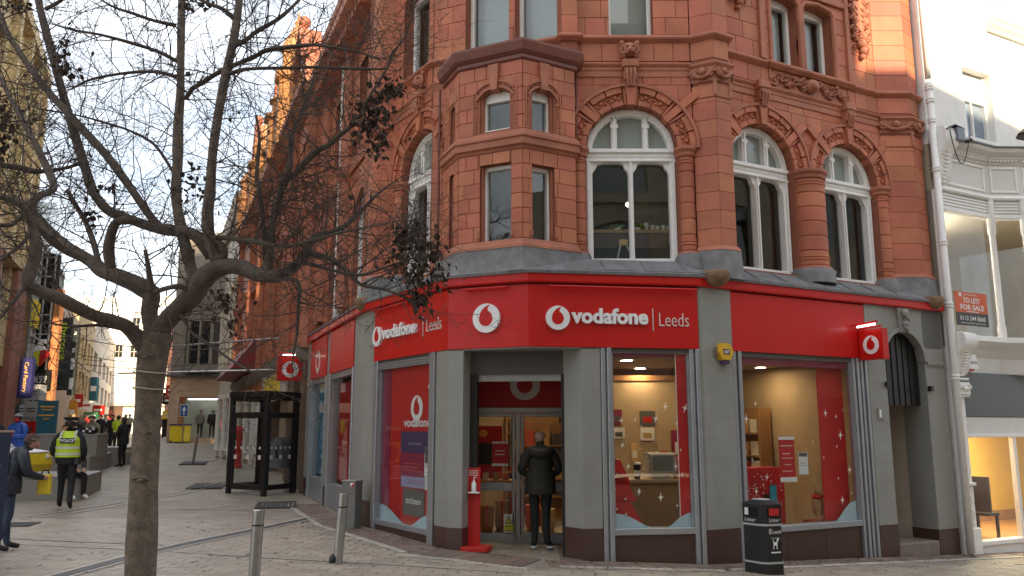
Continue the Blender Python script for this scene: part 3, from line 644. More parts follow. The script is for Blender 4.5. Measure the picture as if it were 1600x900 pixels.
def shop_window(fr, a, b, zs, zh=H1, n=-.06, dr=None):
    w = MB(); z0 = gz(*fr.xy((a + b) / 2))
    w.bbox(fr, a - .02, b + .02, n - .16, n + .06, zs - .09, zs, .006); w.box(fr, a, a + .035, n - .05, n + .02, zs, zh - .02); w.box(fr, b - .035, b, n - .05, n + .02, zs, zh - .02); w.box(fr, a, b, n - .05, n + .02, zh - .07, zh)
    o = obj('shop_window', w, 'alu', TER)
    obj('pane', MB().box(fr, a + .02, b - .02, n - .012, n - .004, zs - .02, zh - .03), 'glass', o)
    k = max(1, round((b - a) / .8))
    for i in range(k):
        u0, u1 = a - .02 + (b - a + .04) * i / k, a - .02 + (b - a + .04) * (i + 1) / k
        obj('granite_stall_riser', MB().bbox(fr, u0 + .002, u1 - .002, n - .2, n + .02, z0 - .4, zs - .092, .004), 'granite', TER)
    return o
WL_ = shop_window(FL, .64, 2.50, .42); WA_ = shop_window(FA, 1.21, 2.40, .52); WB_ = shop_window(FB, .80, 3.24, .46)
# head boxes above the windows
for fr, a, b in ((FL, .44, 2.72), (FA, 1.045, 2.56), (FB, .62, 3.6)): obj('shutter_box', MB().box(fr, a, b, -.14, -.02, H1 - .06, H1 + .004), 'greydark', TER)
obj('shutter_box', MB().box(FL, .64, 2.5, -.14, -.02, H1 - .16, H1 - .061), 'greydark', TER)
for i in range(4): obj('shutter_slat', MB().box(FL, .64, 2.5, -.02, .0 + .012 * (i % 2), H1 - .16 + i * .028, H1 - .137 + i * .028), 'alu', TER)
# red signs and the red trim that runs over them
obj('red_trim', MB().sweep([FLL.xy(-.1), V1, V2, V3, V4, FB.xy(5.64)], [(-.2, H2), (.07, H2), (.085, H2 + .02), (.085, H3), (-.2, H3)]), 'red', TER)
obj('fascia_backing', MB().sweep([V0, V1, V2, V3, V4, FB.xy(3.6)], [(-.3, H1 + .01), (-.05, H1 + .01), (-.05, H2), (-.3, H2)]), 'grey', TER)
def sign(pts, label, name='shop_sign'):
    c = Vector(pts[len(pts) // 2]); t = thing(name, label, 'sign', (c.x, c.y, H1))
    obj('panel', MB().sweep(pts, [(-.05, H1), (.012, H1), (.018, H1 + .006), (.018, H2 - .03), (.012, H2 - .02), (-.05, H2 - .02)]), 'red', t)
    return t
SG1 = sign([FL.xy(.46), V2, V3, FA.xy(2.545)], 'long red fascia sign with white lettering wrapping the corner over the shop door')
SG2 = sign([FB.xy(.635), FB.xy(3.59)], 'plain red fascia sign over the wide window between the grey pier and the arched passage')
wm = 'signwhite'
def wordmark(fr, u0, us, ul, z, h, t, k=1.):
    emblem(fr, u0, z, .175 * k, .02, t)
    q = MB(); lettering(q, fr, 'vodafone', us[0], z - .075 * k, .07, us[1] - us[0], .23 * k, .05, .035)
    obj('lettering', q, wm, t); obj('divider', MB().box(fr, ul[0], ul[0] + .012, .016, .032, z - .16 * k, z + .17 * k), 'thinwhite', t)
    q = MB(); lettering(q, fr, 'Leeds', ul[1], z - .09 * k, .032, ul[2] - ul[1], .20 * k, .014, -.008); obj('lettering', q, 'thinwhite', t)
wordmark(FA, .42, (.62, 1.765), (1.845, 1.945, 2.40), 3.475, 0, SG1)
wordmark(FL, .44 + .22, (.86, 2.12), (2.30, 2.42, 2.90), 3.48, 0, SG1, .98)
emblem(FC, .64, 3.495, .215, .02, SG1)
# picture-light tubes over the lettering
for fr, a, b in ((FA, .28, 2.52), (FC, .25, .98), (FL, .55, 2.0)):
    q = MB(); q.tube([fr.p(a, .10, H2 - .06), fr.p(b, .10, H2 - .06)], .018, 8)
    for i in range(4): u = a + (b - a) * (i + .5) / 4; q.tube([fr.p(u, .0, H2 - .06), fr.p(u, .10, H2 - .06)], .009, 5)
    obj('trough_light', q, 'red', SG1, auto=40)
# reveal, soffit and door of the recessed corner entrance
YD = 13.30; FD = Fr((-.9, YD), (1.1, YD)); du = .9
zd = .12
ent = MB()
ent.plan([V2, V3, FA.xy(1.0), FA.xy(.8, -.6), (.98, YD), (-.80, YD), FL.xy(2.8, -.4)], H1 - .02, H1 + .012)
obj('entrance_soffit', ent, 'grey', TER)
FBH = Fr(FC.xy(.25, -.25), FA.xy(.62, -.32))
obj('bulkhead', MB().box(FBH, -.02, FBH.L + .02, -.10, 0, 2.70, H1 - .01), 'greydark', TER)
q = MB(); q.box(FBH, .10, FBH.L, -.16, -.06, 2.60, 2.70); obj('shutter_slat', q, 'alu', TER)
q = MB(); q.box(FBH, -.02, .10, -.14, .02, gz(-.6, 12) - .05, 2.70); q.box(FBH, FBH.L - .08, FBH.L + .02, -.14, .02, gz(.7, 11.9) - .05, 2.70); obj('shutter_post', q, 'black', TER)
Fl = Fr(FC.xy(.25, -.33), (-.78, YD)); Fr_ = Fr((.98, YD), FA.xy(.60, -.40))
obj('entrance_wall', MB().box(Fl, 0, Fl.L, -.06, 0, 0, H1).box(Fr_, 0, Fr_.L, -.06, 0, 0, H1), 'black', TER)
door = MB(); D = lambda x: x + du
hdr = MB().box(FD, D(-.78), D(.98), -.02, .0, 2.24, H1 - .03); HD = obj('door_header', hdr, 'redmatte', TER)
emblem(FD, D(.21), 2.60, .245, .0, HD, 'thinwhite', 'redmatte', .012)
fm = MB()
for a, b in ((-.78, -.70), (.90, .98)): fm.bbox(FD, D(a), D(b), -.08, .03, zd - .05, 2.20)
fm.bbox(FD, D(-.78), D(.98), -.08, .03, 2.16, 2.24); obj('door_frame', fm, 'alu', TER)
def leaf(a, b, n, name='door'):
    q = MB(); q.bbox(FD, D(a), D(a) + .05, n - .04, n, zd, 2.15); q.bbox(FD, D(b) - .05, D(b), n - .04, n, zd, 2.15); q.bbox(FD, D(a) + .05, D(b) - .05, n - .04, n, zd, zd + .17); q.bbox(FD, D(a) + .05, D(b) - .05, n - .04, n, 2.09, 2.15); q.bbox(FD, D(a) + .05, D(b) - .05, n - .04, n, .93, 1.06)
    o = obj(name, q, 'alu', TER); obj('pane', MB().box(FD, D(a) + .04, D(b) - .04, n - .025, n - .017, zd + .1, 2.12), 'glass', o); return o
DL = leaf(-.69, .05, .0); obj('letter_plate', MB().bbox(FD, D(-.50), D(-.14), -.03, .012, .965, 1.02), 'alu', DL)
leaf(.14, .89, -.02); obj('door_post', MB().bbox(FD, D(.06), D(.13), -.08, .02, zd, 2.16), 'alu', TER)
# arched passage on the right
PA = Op(4.57, .53, -.6, 3.06, .53); q = MB(); core(q, FB, 3.60, 5.64, 3.3, H2, [PA], -.5, .0); core(q, FB, 4.04, 5.10, -.5, 3.3, [PA], -.5, .0); obj('passage_front', q, 'grey', TER)
q = MB(); r = [(PA.c + .58 * cos(pi - pi * i / 20), 3.06 + .58 * sin(pi - pi * i / 20)) for i in range(21)]; r2 = [(PA.c + .51 * cos(pi - pi * i / 20), 3.06 + .51 * sin(pi - pi * i / 20)) for i in range(21)]
q.strip(FB, r, r2, -.1, .03); q.box(FB, 5.14, 5.64, -.05, .035, 3.03, 3.07); q.box(FB, 5.14, 5.64, -.05, .025, 3.00, 3.03); obj('arch_moulding', q, 'grey', TER)
q = MB(); q.poly(FB, [(4.47, 3.55), (4.67, 3.55), (4.72, 3.98), (4.42, 3.98)], -.1, .05); q.ball(FB.p(4.57, .06, 3.88), .085, 8, 6); q.ball(FB.p(4.57, .07, 3.70), .065, 8, 6); q.tube([FB.p(4.5, .08, 3.92), FB.p(4.57, .13, 3.80), FB.p(4.64, .08, 3.74)], .03, 6); q.tube([FB.p(4.52, .07, 3.66), FB.p(4.57, .11, 3.60), FB.p(4.62, .07, 3.56)], .025, 6)
obj('carved_keystone', q, 'grey', TER, auto=50)
pas = MB(); pas.box(FB, 3.9, 4.04, -1.5, -.5, -.3, 3.2); pas.box(FB, 5.11, 5.2, -1.5, -.5, -.3, 3.2); pas.box(FB, 4.0, 5.2, -1.6, -1.5, -.3, 3.2)
obj('passage_wall', pas, mat('passage_plaster', (.58, .51, .42), .8, .12, 2, .1, 12, dirt=.3, dirt_col=(.30, .25, .19)), TER)
obj('passage_step', MB().bbox(FB, 4.04, 5.10, -1.5, .0, -.5, .03, .015), mat('stone_step', (.22, .17, .14), .7, .2, 8), TER)
q = MB(); tp = [(PA.c + .52 * cos(pi - pi * i / 16), 3.06 + .52 * sin(pi - pi * i / 16)) for i in range(17)]; q.strip(FB, tp, [(a, 2.30) for a, b in tp], -.20, -.14)
for i in range(7):
    a = 4.10 + .15 * i; zz = 3.06 + sqrt(max(.01, .5 ** 2 - (a - PA.c) ** 2)); q.box(FB, a, a + .02, -.14, -.125, 2.30, zz)
obj('passage_shutter', q, 'black', TER)
q = MB(); q.box(FB, 3.98, 4.05, .0, .07, 2.60, 2.68); obj('wall_lamp', q, 'black', TER); obj('wall_lamp', MB().box(FB, 5.12, 5.19, .0, .07, 2.55, 2.64), 'black', TER)
q = MB(); q.box(FB, 3.74, 3.90, .02, .045, 2.06, 2.25); o = obj('meter_plate', q, 'grey', TER); obj('label', MB().box(FB, 3.77, 3.81, .045, .05, 2.09, 2.22), 'signwhite', o)
# street side beyond the corner pier: red panels between grey piers, shop glass below
for a, b in ((2.30, 2.62), (5.32 - .3, 5.36), (-.3, .22)):
    z0 = gz(*FLL.xy((a + b) / 2)); pier([FLL.xy(a), FLL.xy(b), FLL.xy(b, -.3), FLL.xy(a, -.3)], z0, H2, .4)
for a, b, nm in ((.24, 2.28, 'red fascia sign with reflected logo next to the hanging box sign'), (2.64, 5.0, 'orange-lit red fascia sign between two grey piers on the street side')):
    t = sign([FLL.xy(a), FLL.xy(b)], nm)
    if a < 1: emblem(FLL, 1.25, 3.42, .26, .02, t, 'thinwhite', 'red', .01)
for a, b in ((.24, 2.28), (2.64, 5.0)):
    z0 = gz(*FLL.xy((a + b) / 2)); q = MB(); q.bbox(FLL, a, a + .1, -.15, .02, z0, H1); q.bbox(FLL, b - .1, b, -.15, .02, z0, H1); q.box(FLL, a, b, -.2, -.02, z0, z0 + .5); q.box(FLL, a, b, -.2, -.02, H1 - .12, H1)
    o = obj('shop_window', q, 'alu', TER); obj('pane', MB().box(FLL, a + .1, b - .1, -.10, -.09, z0 + .5, H1 - .12), 'glass', o)
    obj('window_poster', MB().box(FLL, a + .15, b - .15, -.20, -.19, z0 + .55, H1 - .2), mat('poster_sky', (.16, .42, .62), .5, .35, 1.2) if a < 1 else 'redmatte', o)
# wall above on the street side, with tall windows in arches and a heavy eaves cornice
oL = [Op(1.35, .62, SILL, SPR, .62), Op(4.0, .62, SILL, SPR, .62), Op(1.35, .5, 8.2, 9.8), Op(4.0, .5, 8.2, 9.8)]
q = MB(); core(q, ULL, .0, FLL.L - .3, 4.0, 10.9, oL); obj('side_wall', q, 'terra_core', TER); BLK = []; blocks(ULL, .05, FLL.L - .5, SILL, 7.5, [Op(o.c, o.w + .05, o.z0, o.zs, o.rise) for o in oL[:2]], .3, (.4, .7)); blocks(ULL, .05, FLL.L - .5, 7.7, 10.6, oL[2:], .31, (.4, .7))
q = MB(); [q.strip(b[0], b[2], b[1], -.05, b[3]) for b in BLK]; stuff(obj('side_wall_blocks', q, 'terra', TER))
q = MB()
for u in (0.05, 2.7, 5.25): q.lathe(ULL.xy(u, .02), [(.2, 4.5), (.2, 7.3), (.28, 7.4), (.3, 7.6), (.2, 7.7), (.18, 10.5)], 12)
q.sweep([ULL.xy(-.2), ULL.xy(FLL.L - .5)], [(-.1, 7.45), (.05, 7.45), (.1, 7.65), (-.1, 7.7)]); q.sweep([ULL.xy(-.2), ULL.xy(FLL.L - .2)], [(-.1, 10.3), (.1, 10.35), (.2, 10.5), (.45, 10.62), (.55, 10.7), (.55, 10.9), (-.1, 11.0)])
for i in range(16): q.box(ULL, .1 + i * .33, .24 + i * .33, .1, .42, 10.38, 10.6)
obj('side_moulding', q, 'terra_mould', TER, auto=35)
for o in oL[:2]:
    w = MB(); n = -.2; arc = lambda r: [(o.c + r * cos(pi - pi * i / 12), SPR + r * sin(pi - pi * i / 12)) for i in range(13)]
    w.strip(ULL, arc(.62), arc(.54), n, n + .08)
    for g in (-1, 1): w.box(ULL, *sorted((o.c + g * .62, o.c + g * .54)), n, n + .08, SILL, SPR)
    w.box(ULL, o.c - .03, o.c + .03, n, n + .08, SILL, SPR + .5); w.box(ULL, o.c - .6, o.c + .6, n, n + .1, SPR - .15, SPR); w.box(ULL, o.c - .6, o.c + .6, n, n + .1, SILL, SILL + .08)
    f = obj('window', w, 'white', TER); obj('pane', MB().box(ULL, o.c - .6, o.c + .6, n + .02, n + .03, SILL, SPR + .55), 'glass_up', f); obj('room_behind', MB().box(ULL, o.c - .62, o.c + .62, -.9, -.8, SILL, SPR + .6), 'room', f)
for o in oL[2:]: sash(ULL, o, back='room')
for u in (2.2, -.25): obj('drainpipe', MB().tube([ULL.xy(u, .1) + (10.3,), ULL.xy(u, .1) + (4.5,)], .05, 8), 'white', TER)
# ------------------------------------------------------------------ ground
M['pave'] = mat('paving', (.315, .268, .213), .62, .22, 1.1, .25, 18, dirt=.3, dirt_col=(.17, .14, .11))
M['paver'] = mat('paver_brick', (.35, .295, .235), .55, .14, 2.5, .2, 40, island=.12, hue=.01, dirt=.35, dirt_col=(.18, .148, .118))
M['sett'] = mat('light_sett', (.42, .38, .33), .6, .2, 3, .2, 30, island=.18)
M['darksett'] = mat('brown_sett', (.19, .135, .105), .6, .2, 3, .2, 30, island=.22)
M['slot'] = mat('dark_slot', (.06, .058, .055), .55, .3, 6, .2, 30)
def ground_patch():
    xs = [-300, -150, -80, -50, -40] + [-32 + i * 1.0 for i in range(56)] + [28, 40, 80, 150, 300]
    ys = [-300, -100, -40, -20] + [-12 + i * 1.0 for i in range(62)] + [55, 60, 70, 85, 100, 130, 200, 400]
    mb = MB(); n = len(xs)
    mb.v = [(x, y, gz(x, y) - .012) for y in ys for x in xs]
    mb.f = [(j * n + i, j * n + i + 1, (j + 1) * n + i + 1, (j + 1) * n + i) for j in range(len(ys) - 1) for i in range(n - 1)]
    return mb
# brick courses carried on beyond the modelled pavers by the material
def add_bricks(m):
    t = m.node_tree; n = t.nodes; l = t.links; b = n['Principled BSDF']; g = n.new('ShaderNodeNewGeometry'); mp_ = n.new('ShaderNodeMapping'); mp_.inputs['Rotation'].default_value = (0, 0, radians(4))
    br = n.new('ShaderNodeTexBrick'); l.new(g.outputs['Position'], mp_.inputs[0]); l.new(mp_.outputs[0], br.inputs[0])
    br.inputs['Scale'].default_value = 1; br.inputs['Brick Width'].default_value = .3; br.inputs['Row Height'].default_value = .15; br.inputs['Mortar Size'].default_value = .006; br.inputs['Bias'].default_value = -.2
    br.inputs['Color1'].default_value = (.78, .78, .80, 1); br.inputs['Color2'].default_value = (1.2, 1.17, 1.12, 1); br.inputs['Mortar'].default_value = (.55, .55, .55, 1)
    old = b.inputs['Base Color'].links[0].from_socket; mm = n.new('ShaderNodeMixRGB'); mm.blend_type = 'MULTIPLY'; mm.inputs[0].default_value = .8; l.new(old, mm.inputs[1]); l.new(br.outputs[0], mm.inputs[2]); l.new(mm.outputs[0], b.inputs['Base Color'])
add_bricks(M['pave'])
GROUND = struct(obj('ground', ground_patch(), 'pave', smooth=True))
SHOP_EDGE = [FLL.xy(2.0), V1, V2, V3, V4, V5, FB.xy(9)]
def in_front(x, y, d=0.):                      # on the open pavement in front of the shop line
    if x < V1[0]: f = FLL
    elif x < V2[0]: f = FL
    elif x < V3[0]: f = FC
    elif x < V4[0]: f = FA
    else: f = FB
    return (Vector((x, y)) - f.O).dot(f.N) > d
PB = []; rnd = random.Random(11); rot = radians(4); cr, sr = cos(rot), sin(rot)
for j in range(int(6.6 / .152)):
    off = .15 * (j % 2); k = 0
    for i in range(int(19 / .302)):
        a, b = -9.5 + i * .302 + off, 8.9 + j * .152; x = a * cr + (b - 9) * sr; y = -a * sr * .0 + a * -sr + (b - 9) * cr + 9
        if -9.2 < x < 8.2 and in_front(x, y, .85) and y < 15.2 and abs(x) < y * .66 + .3: PB.append((x, y))
def paver(mb, x, y, w, h, r, top):
    c, s = cos(r), sin(r); P = []
    for q, d in ((0, 0), (.005, .004)):
        for a, b in ((-w / 2 + q, -h / 2 + q), (w / 2 - q, -h / 2 + q), (w / 2 - q, h / 2 - q), (-w / 2 + q, h / 2 - q)):
            X, Y = x + a * c - b * s, y + a * s + b * c; P.append((X, Y, gz(X, Y) + top - .005 + d))
    mb.add([(p[0], p[1], p[2] - .012) for p in P[:4]] + P[:4] + P[4:], [(0, 1, 5, 4), (1, 2, 6, 5), (2, 3, 7, 6), (3, 0, 4, 7), (4, 5, 9, 8), (5, 6, 10, 9), (6, 7, 11, 10), (7, 4, 8, 11), (8, 9, 10, 11)])
PB.sort(key=lambda p: p[0] ** 2 + p[1] ** 2)
one = MB(); P_ = [(-.1475, -.0725), (.1475, -.0725), (.1475, .0725), (-.1475, .0725)]
one.add([(a, b, -.017) for a, b in P_] + [(a, b, -.004) for a, b in P_] + [(a * .97, b * .94, 0) for a, b in P_], [(0, 1, 5, 4), (1, 2, 6, 5), (2, 3, 7, 6), (3, 0, 4, 7), (4, 5, 9, 8), (5, 6, 10, 9), (6, 7, 11, 10), (7, 4, 8, 11), (8, 9, 10, 11)])
PAVER = mesh_of('paving_brick', one, 'paver')
for x, y in PB[:300]:
    o = bpy.data.objects.new('paving_brick', PAVER); COL.objects.link(o); o.parent = GROUND
    e = .2; nx = (gz(x - e, y) - gz(x + e, y)) / (2 * e); ny = (gz(x, y - e) - gz(x, y + e)) / (2 * e)
    q = Vector((0, 0, 1)).rotation_difference(Vector((nx, ny, 1)).normalized()) @ Matrix.Rotation(-rot, 3, 'Z').to_quaternion()
    o.rotation_mode = 'QUATERNION'; o.rotation_quaternion = q; o.location = (x, y, gz(x, y) + rnd.uniform(-.002, .002))
r_ = MB()
for x, y in PB[300:]: paver(r_, x, y, .295, .145, -rot, rnd.uniform(-.002, .002))
stuff(obj('paving_bricks', r_, 'paver', GROUND))
# brown setts along the shop line, with a row of pale ones outside them
def along(path, d0, w, ln, m, name, top=.004):
    mb = MB(); rn = random.Random(4)
    for k in range(len(path) - 1):
        f = Fr(path[k], path[k + 1]); u = 0
        while u < f.L:
            uu = u + ln / 2; x, y = f.xy(uu, d0 + w / 2)
            paver(mb, x, y, ln - .012, w - .010, f.ang(), top + rn.uniform(-.003, .003)); u += ln
    return stuff(obj(name, mb, m, GROUND))
for r in range(5): along([FLL.xy(2), V1, V2], .05 + r * .11, .11, .21, 'darksett', 'brown_setts')
for r in range(7): along([FC.xy(-.25), FC.xy(1.4)], .02 + r * .11 - .10, .11, .21, 'darksett', 'brown_setts', .005)
for r in range(4): along([FA.xy(.2), FA.xy(2.55)], .05 + r * .11, .11, .21, 'darksett', 'brown_setts', .0045)
for r in range(3): along([V4, FB.xy(8.5)], .05 + r * .11, .11, .21, 'darksett', 'brown_setts', .0045)
along([FLL.xy(2), V1, V2], .62, .12, .12, 'sett', 'pale_setts', .007); along([FC.xy(-.35), FC.xy(1.5)], .72, .12, .12, 'sett', 'pale_setts', .007); along([FA.xy(.3), FA.xy(2.55)], .50, .12, .12, 'sett', 'pale_setts', .007); along([V4, FB.xy(8.5)], .40, .12, .12, 'sett', 'pale_setts', .0065)
# threshold paving of the recessed door
q = MB(); q.plan([FL.xy(2.75, -.1), V2, V3, FA.xy(.8), FA.xy(.8, -.6), (.98, YD), (-.80, YD)], .0, .115); struct(obj('threshold', q, 'darksett', GROUND))
def ribbon(name, pts, w, m, top=.006):
    P = [Vector(p) for p in pts]; mb = MB(); V = []
    # smooth the line a little
    for _ in range(2): P = [P[0]] + [q for a, b in zip(P, P[1:]) for q in (a * .75 + b * .25, a * .25 + b * .75)] + [P[-1]]
    for i, p in enumerate(P):
        d = (P[min(i + 1, len(P) - 1)] - P[max(i - 1, 0)]).normalized(); n = Vector((-d.y, d.x)) * w / 2
        for s in (-1, 1): x, y = p.x + s * n.x, p.y + s * n.y; V.append((x, y, gz(x, y) + top))
    mb.add(V, [(2 * i, 2 * i + 1, 2 * i + 3, 2 * i + 2) for i in range(len(P) - 1)]); return struct(obj(name, mb, m, GROUND))
CH = [(-5.15, 8.6), (-5.01, 9.67), (-4.8, 11.62), (-4.17, 13.81), (-3.72, 15.53)]
ribbon('drain_channel', [(x - .13, y) for x, y in CH], .07, 'sett', .007); ribbon('drain_channel', CH, .15, 'slot', .008); ribbon('drain_channel', [(x + .13, y) for x, y in CH], .07, 'sett', .007)
for ps in ([(-9.6, 14.5), (-8.82, 15.15), (-8.38, 18.41), (-8.08, 21.24), (-8.3, 26)], [(-9.2, 14.3), (-8.5, 15.15), (-8.08, 18.41), (-7.78, 21.24), (-8.0, 26)], [(-9, 12.9), (-6, 12.2), (-4.9, 12.0)], [(-9, 12.4), (-6, 11.75), (-4.9, 11.5)], [(-8.3, 17.2), (-6.5, 17.0), (-4.2, 16.9)], [(-4.6, 11.4), (-2.5, 10.75), (0, 10.5)]):
    ribbon('paving_line', ps, .05, 'sett', .007)
# cast drain covers let into the paving
def grate(cx, cy, w, d, r, label):
    t = thing('drain_cover', label, 'drain cover', (cx, cy, gz(cx, cy))); f = Fr((cx - cos(r) * w / 2, cy - sin(r) * w / 2), (cx + cos(r), cy + sin(r))); z = gz(cx, cy)
    q = MB(); n = 9
    for u0, u1, n0, n1 in ((0, w, 0, .05), (0, w, d - .05, d), (0, .05, .05, d - .05), (w - .05, w, .05, d - .05)): q.box(f, u0, u1, n0 - d / 2, n1 - d / 2, z - .03, z + .016)
    obj('frame', q, 'slot', t); q = MB()
    for i in range(n): u = .07 + (w - .14) * i / n; q.box(f, u, u + (w - .14) / n * .6, .06 - d / 2, d / 2 - .06, z - .03, z + .013)
    obj('bar', q, 'slot', t)
grate(-12.2, 32.2, .9, 3.2, .3, 'farthest dark iron drain cover, in the paving right of the tree trunk'); grate(-8.1, 22.4, .86, 2.0, .25, 'dark iron drain cover in the paving just left of the phone kiosk'); grate(-5.0, 17.9, .82, 1.4, .25, 'dark iron drain cover in front of the phone kiosk'); grate(-8.3, 14.2, .55, .6, .2, 'small drain cover in the paving left of the tree trunk')
# street surface beyond, a paler strip of sunlight lies on it in the photograph: plain paving here
# ------------------------------------------------------------------ buildings across the street, behind the viewer (they shade the front and are mirrored in the glass)
M['sandstone'] = mat('sandstone', (.52, .43, .31), .75, .18, 1.5, .1, 20, dirt=.4, dirt_col=(.16, .12, .085))
def opposite(x0, x1, y, h, label, stone='sandstone', bays=4, floors=4):
    t = thing('opposite_building', label, 'building', ((x0 + x1) / 2, y, 0)); f = Fr((x1, y), (x0, y))      # faces +y
    L = f.L; ops = []
    for i in range(bays):
        for k in range(floors): ops.append(Op(L * (i + .5) / bays, L / bays * .26, 5.2 + k * (h - 6) / floors, 5.2 + k * (h - 6) / floors + (h - 6) / floors * .55, .3))
    by = {}
    w = MB()
    for i in range(bays):
        a, b = L * i / bays, L * (i + 1) / bays; core(w, f, a, b, 4.6, h, [o for o in ops if a < o.c < b], -.5, 0)
    w.box(f, 0, L, -9, -.6, 0, h); obj('wall', w, stone, t)
    q = MB(); q.sweep([f.xy(0), f.xy(L)], [(-.1, h - .8), (.2, h - .7), (.6, h - .2), (.65, h), (-.1, h + .1)])
    for k in range(floors): q.sweep([f.xy(0), f.xy(L)], [(-.1, 4.7 + k * (h - 6) / floors), (.2, 4.75 + k * (h - 6) / floors), (.2, 4.95 + k * (h - 6) / floors), (-.1, 5.0 + k * (h - 6) / floors)])
    obj('cornice', q, stone, t)
    for o in ops: obj('window', MB().box(f, o.c - o.w, o.c + o.w, -.3, -.25, o.z0, o.zs + .3), 'frost', t)
    return t, f
M['darkpane'] = mat('opposite_shop_glass', (.05, .045, .04), .3, .2, 1)
T1, f1 = opposite(-2.0, 15.9, -9, 19.5, 'sandstone building with arched windows across the street behind the viewer')
obj('shop_fascia', MB().box(f1, 2.2, 9, -.5, .15, 3.85, 5.1), mat('pink_fascia', (.62, .42, .42), .5, .05), T1); obj('shop_front', MB().box(f1, .3, f1.L - .3, -.4, .02, .1, 3.6), 'darkpane', T1)
q = MB(); lettering(q, f1, 'itsu', 4.25, 4.2, .17, .95, .5, 0, .01); obj('lettering', q, 'black', T1); q = MB(); lettering(q, f1, 'salads   sushi   soups', 1.5, 3.0, .05, 3.2, .30); obj('lettering', q, 'black', T1)
opposite(16.0, 28, -9, 16.15, 'lower sandstone building across the street to the right behind the viewer', bays=3, floors=3)
opposite(-14, -2.1, -9.4, 19, 'pale sandstone building across the street to the left behind the viewer', bays=3)
q = MB(); q.plan([(7.5, -24), (10.6, -24), (10.6, -20), (7.5, -20)], 0, 37); tag(obj('tower', q, 'sandstone'), 'tall plain stone tower standing behind the viewer beyond the opposite buildings', 'tower')  # unseen block, added only to keep the sun off the grey building
def side_opposite(p, q, h, label, bays):
    t = thing('opposite_building', label, 'building', ((p[0] + q[0]) / 2, (p[1] + q[1]) / 2, 0)); f = Fr(p, q); w = MB(); ops = [Op(f.L * (i + .5) / bays, f.L / bays * .28, z, z + 2, .25) for i in range(bays) for z in (5, 8.5)]
    for i in range(bays): core(w, f, f.L * i / bays, f.L * (i + 1) / bays, 4.2, h, ops, -.5, 0)
    w.box(f, 0, f.L, -8, -.6, -1, h); obj('wall', w, 'sandstone', t); obj('shop_front', MB().box(f, .3, f.L - .3, -.5, .0, -.5, 3.0), 'darkpane', t); obj('shop_fascia', MB().box(f, 0, f.L, -.5, .1, 3.0, 4.2), 'fasciatan', t)
    for o in ops: obj('window', MB().box(f, o.c - o.w, o.c + o.w, -.3, -.25, o.z0, o.zs + .3), 'frost', t)
M['fasciatan'] = mat('opposite_fascia', (.30, .22, .12), .5, .1, 1)
side_opposite((22, 12.5), (20.5, -7.5), 12.5, 'sandstone building across the side street to the right of the viewer', 5)
# ------------------------------------------------------------------ inside the phone shop
M['wallwarm'] = mat('shop_wall', (.46, .34, .20), .7, .12, 1.2); M['ceil'] = mat('shop_ceiling', (.42, .34, .26), .8, .05); M['wood'] = mat('shop_wood', (.36, .19, .075), .45, .2, 6, streak=True)
M['shopfloor'] = mat('shop_floor', (.10, .06, .04), .35, .2, 3)
M['lamp'] = mat('ceiling_lamp', (1, .74, .44), .5, 0, emit=55.0)
q = MB(); ROOM = [FL.xy(.5, -.4), FL.xy(2.5, -.4), (-.84, YD + .1), (1.02, YD + .1), FA.xy(.9, -.4), FA.xy(2.5, -.35), FB.xy(.3, -.35), FB.xy(3.55, -.3), FB.xy(3.6, -4.2), (3.6, 18.2), (-1.2, 18.6), (-2.9, 16.2)]
q.plan(ROOM, H1 - .02, H1 + .0); obj('shop_ceiling', q, 'ceil', TER); obj('shop_floor', MB().plan(ROOM, .0, .10), 'shopfloor', TER)
q = MB()
for a, b in (((-1.2, 18.6), (3.6, 18.2)), ((3.6, 18.2), FB.xy(3.6, -4.2)), ((-2.9, 16.2), (-1.2, 18.6)), (FB.xy(3.62, -4.2), FB.xy(3.62, -.35))):
    f = Fr(a, b); q.box(f, 0, f.L, -.1, -.02, .0, H1)
obj('shop_wall', q, 'wallwarm', TER)
for (x, y), dl in zip(((-1.4, 15.0), (0.2, 15.2), (1.9, 13.6), (2.4, 15.4), (4.6, 15.2), (3.3, 14.3), (.1, 17.2), (5.3, 16.2)), ('behind the left shop window', 'over the table inside the door', 'over the wooden counter', 'behind the wooden counter', 'over the middle of the wide right window', 'just inside the wide right window', 'over the low shelving at the back', 'nearest the red panel of the wide window')):
    t = thing('downlight', 'round recessed ceiling downlight ' + dl, 'light', (x, y, H1 - .03), 'downlights in the shop ceiling')
    obj('bezel', MB().lathe((x, y), [(.10, H1 - .045), (.15, H1 - .045), (.15, H1 - .02), (.10, H1 - .02)], 14, cap=False), 'signwhite', t); obj('lens', MB().lathe((x, y), [(.0, H1 - .04), (.10, H1 - .04), (.10, H1 - .025)], 14), 'lamp', t)
PRC = [(.5, .04, .03), (.75, .7, .6), (.08, .07, .07), (.45, .28, .1), (.6, .1, .06), (.7, .45, .18)]
for i, c in enumerate(PRC): M['prod%d' % i] = mat('product_card', c, .5, .15, 6)
fb = Fr((-1.2, 18.6), (3.6, 18.2)); rn = random.Random(21)
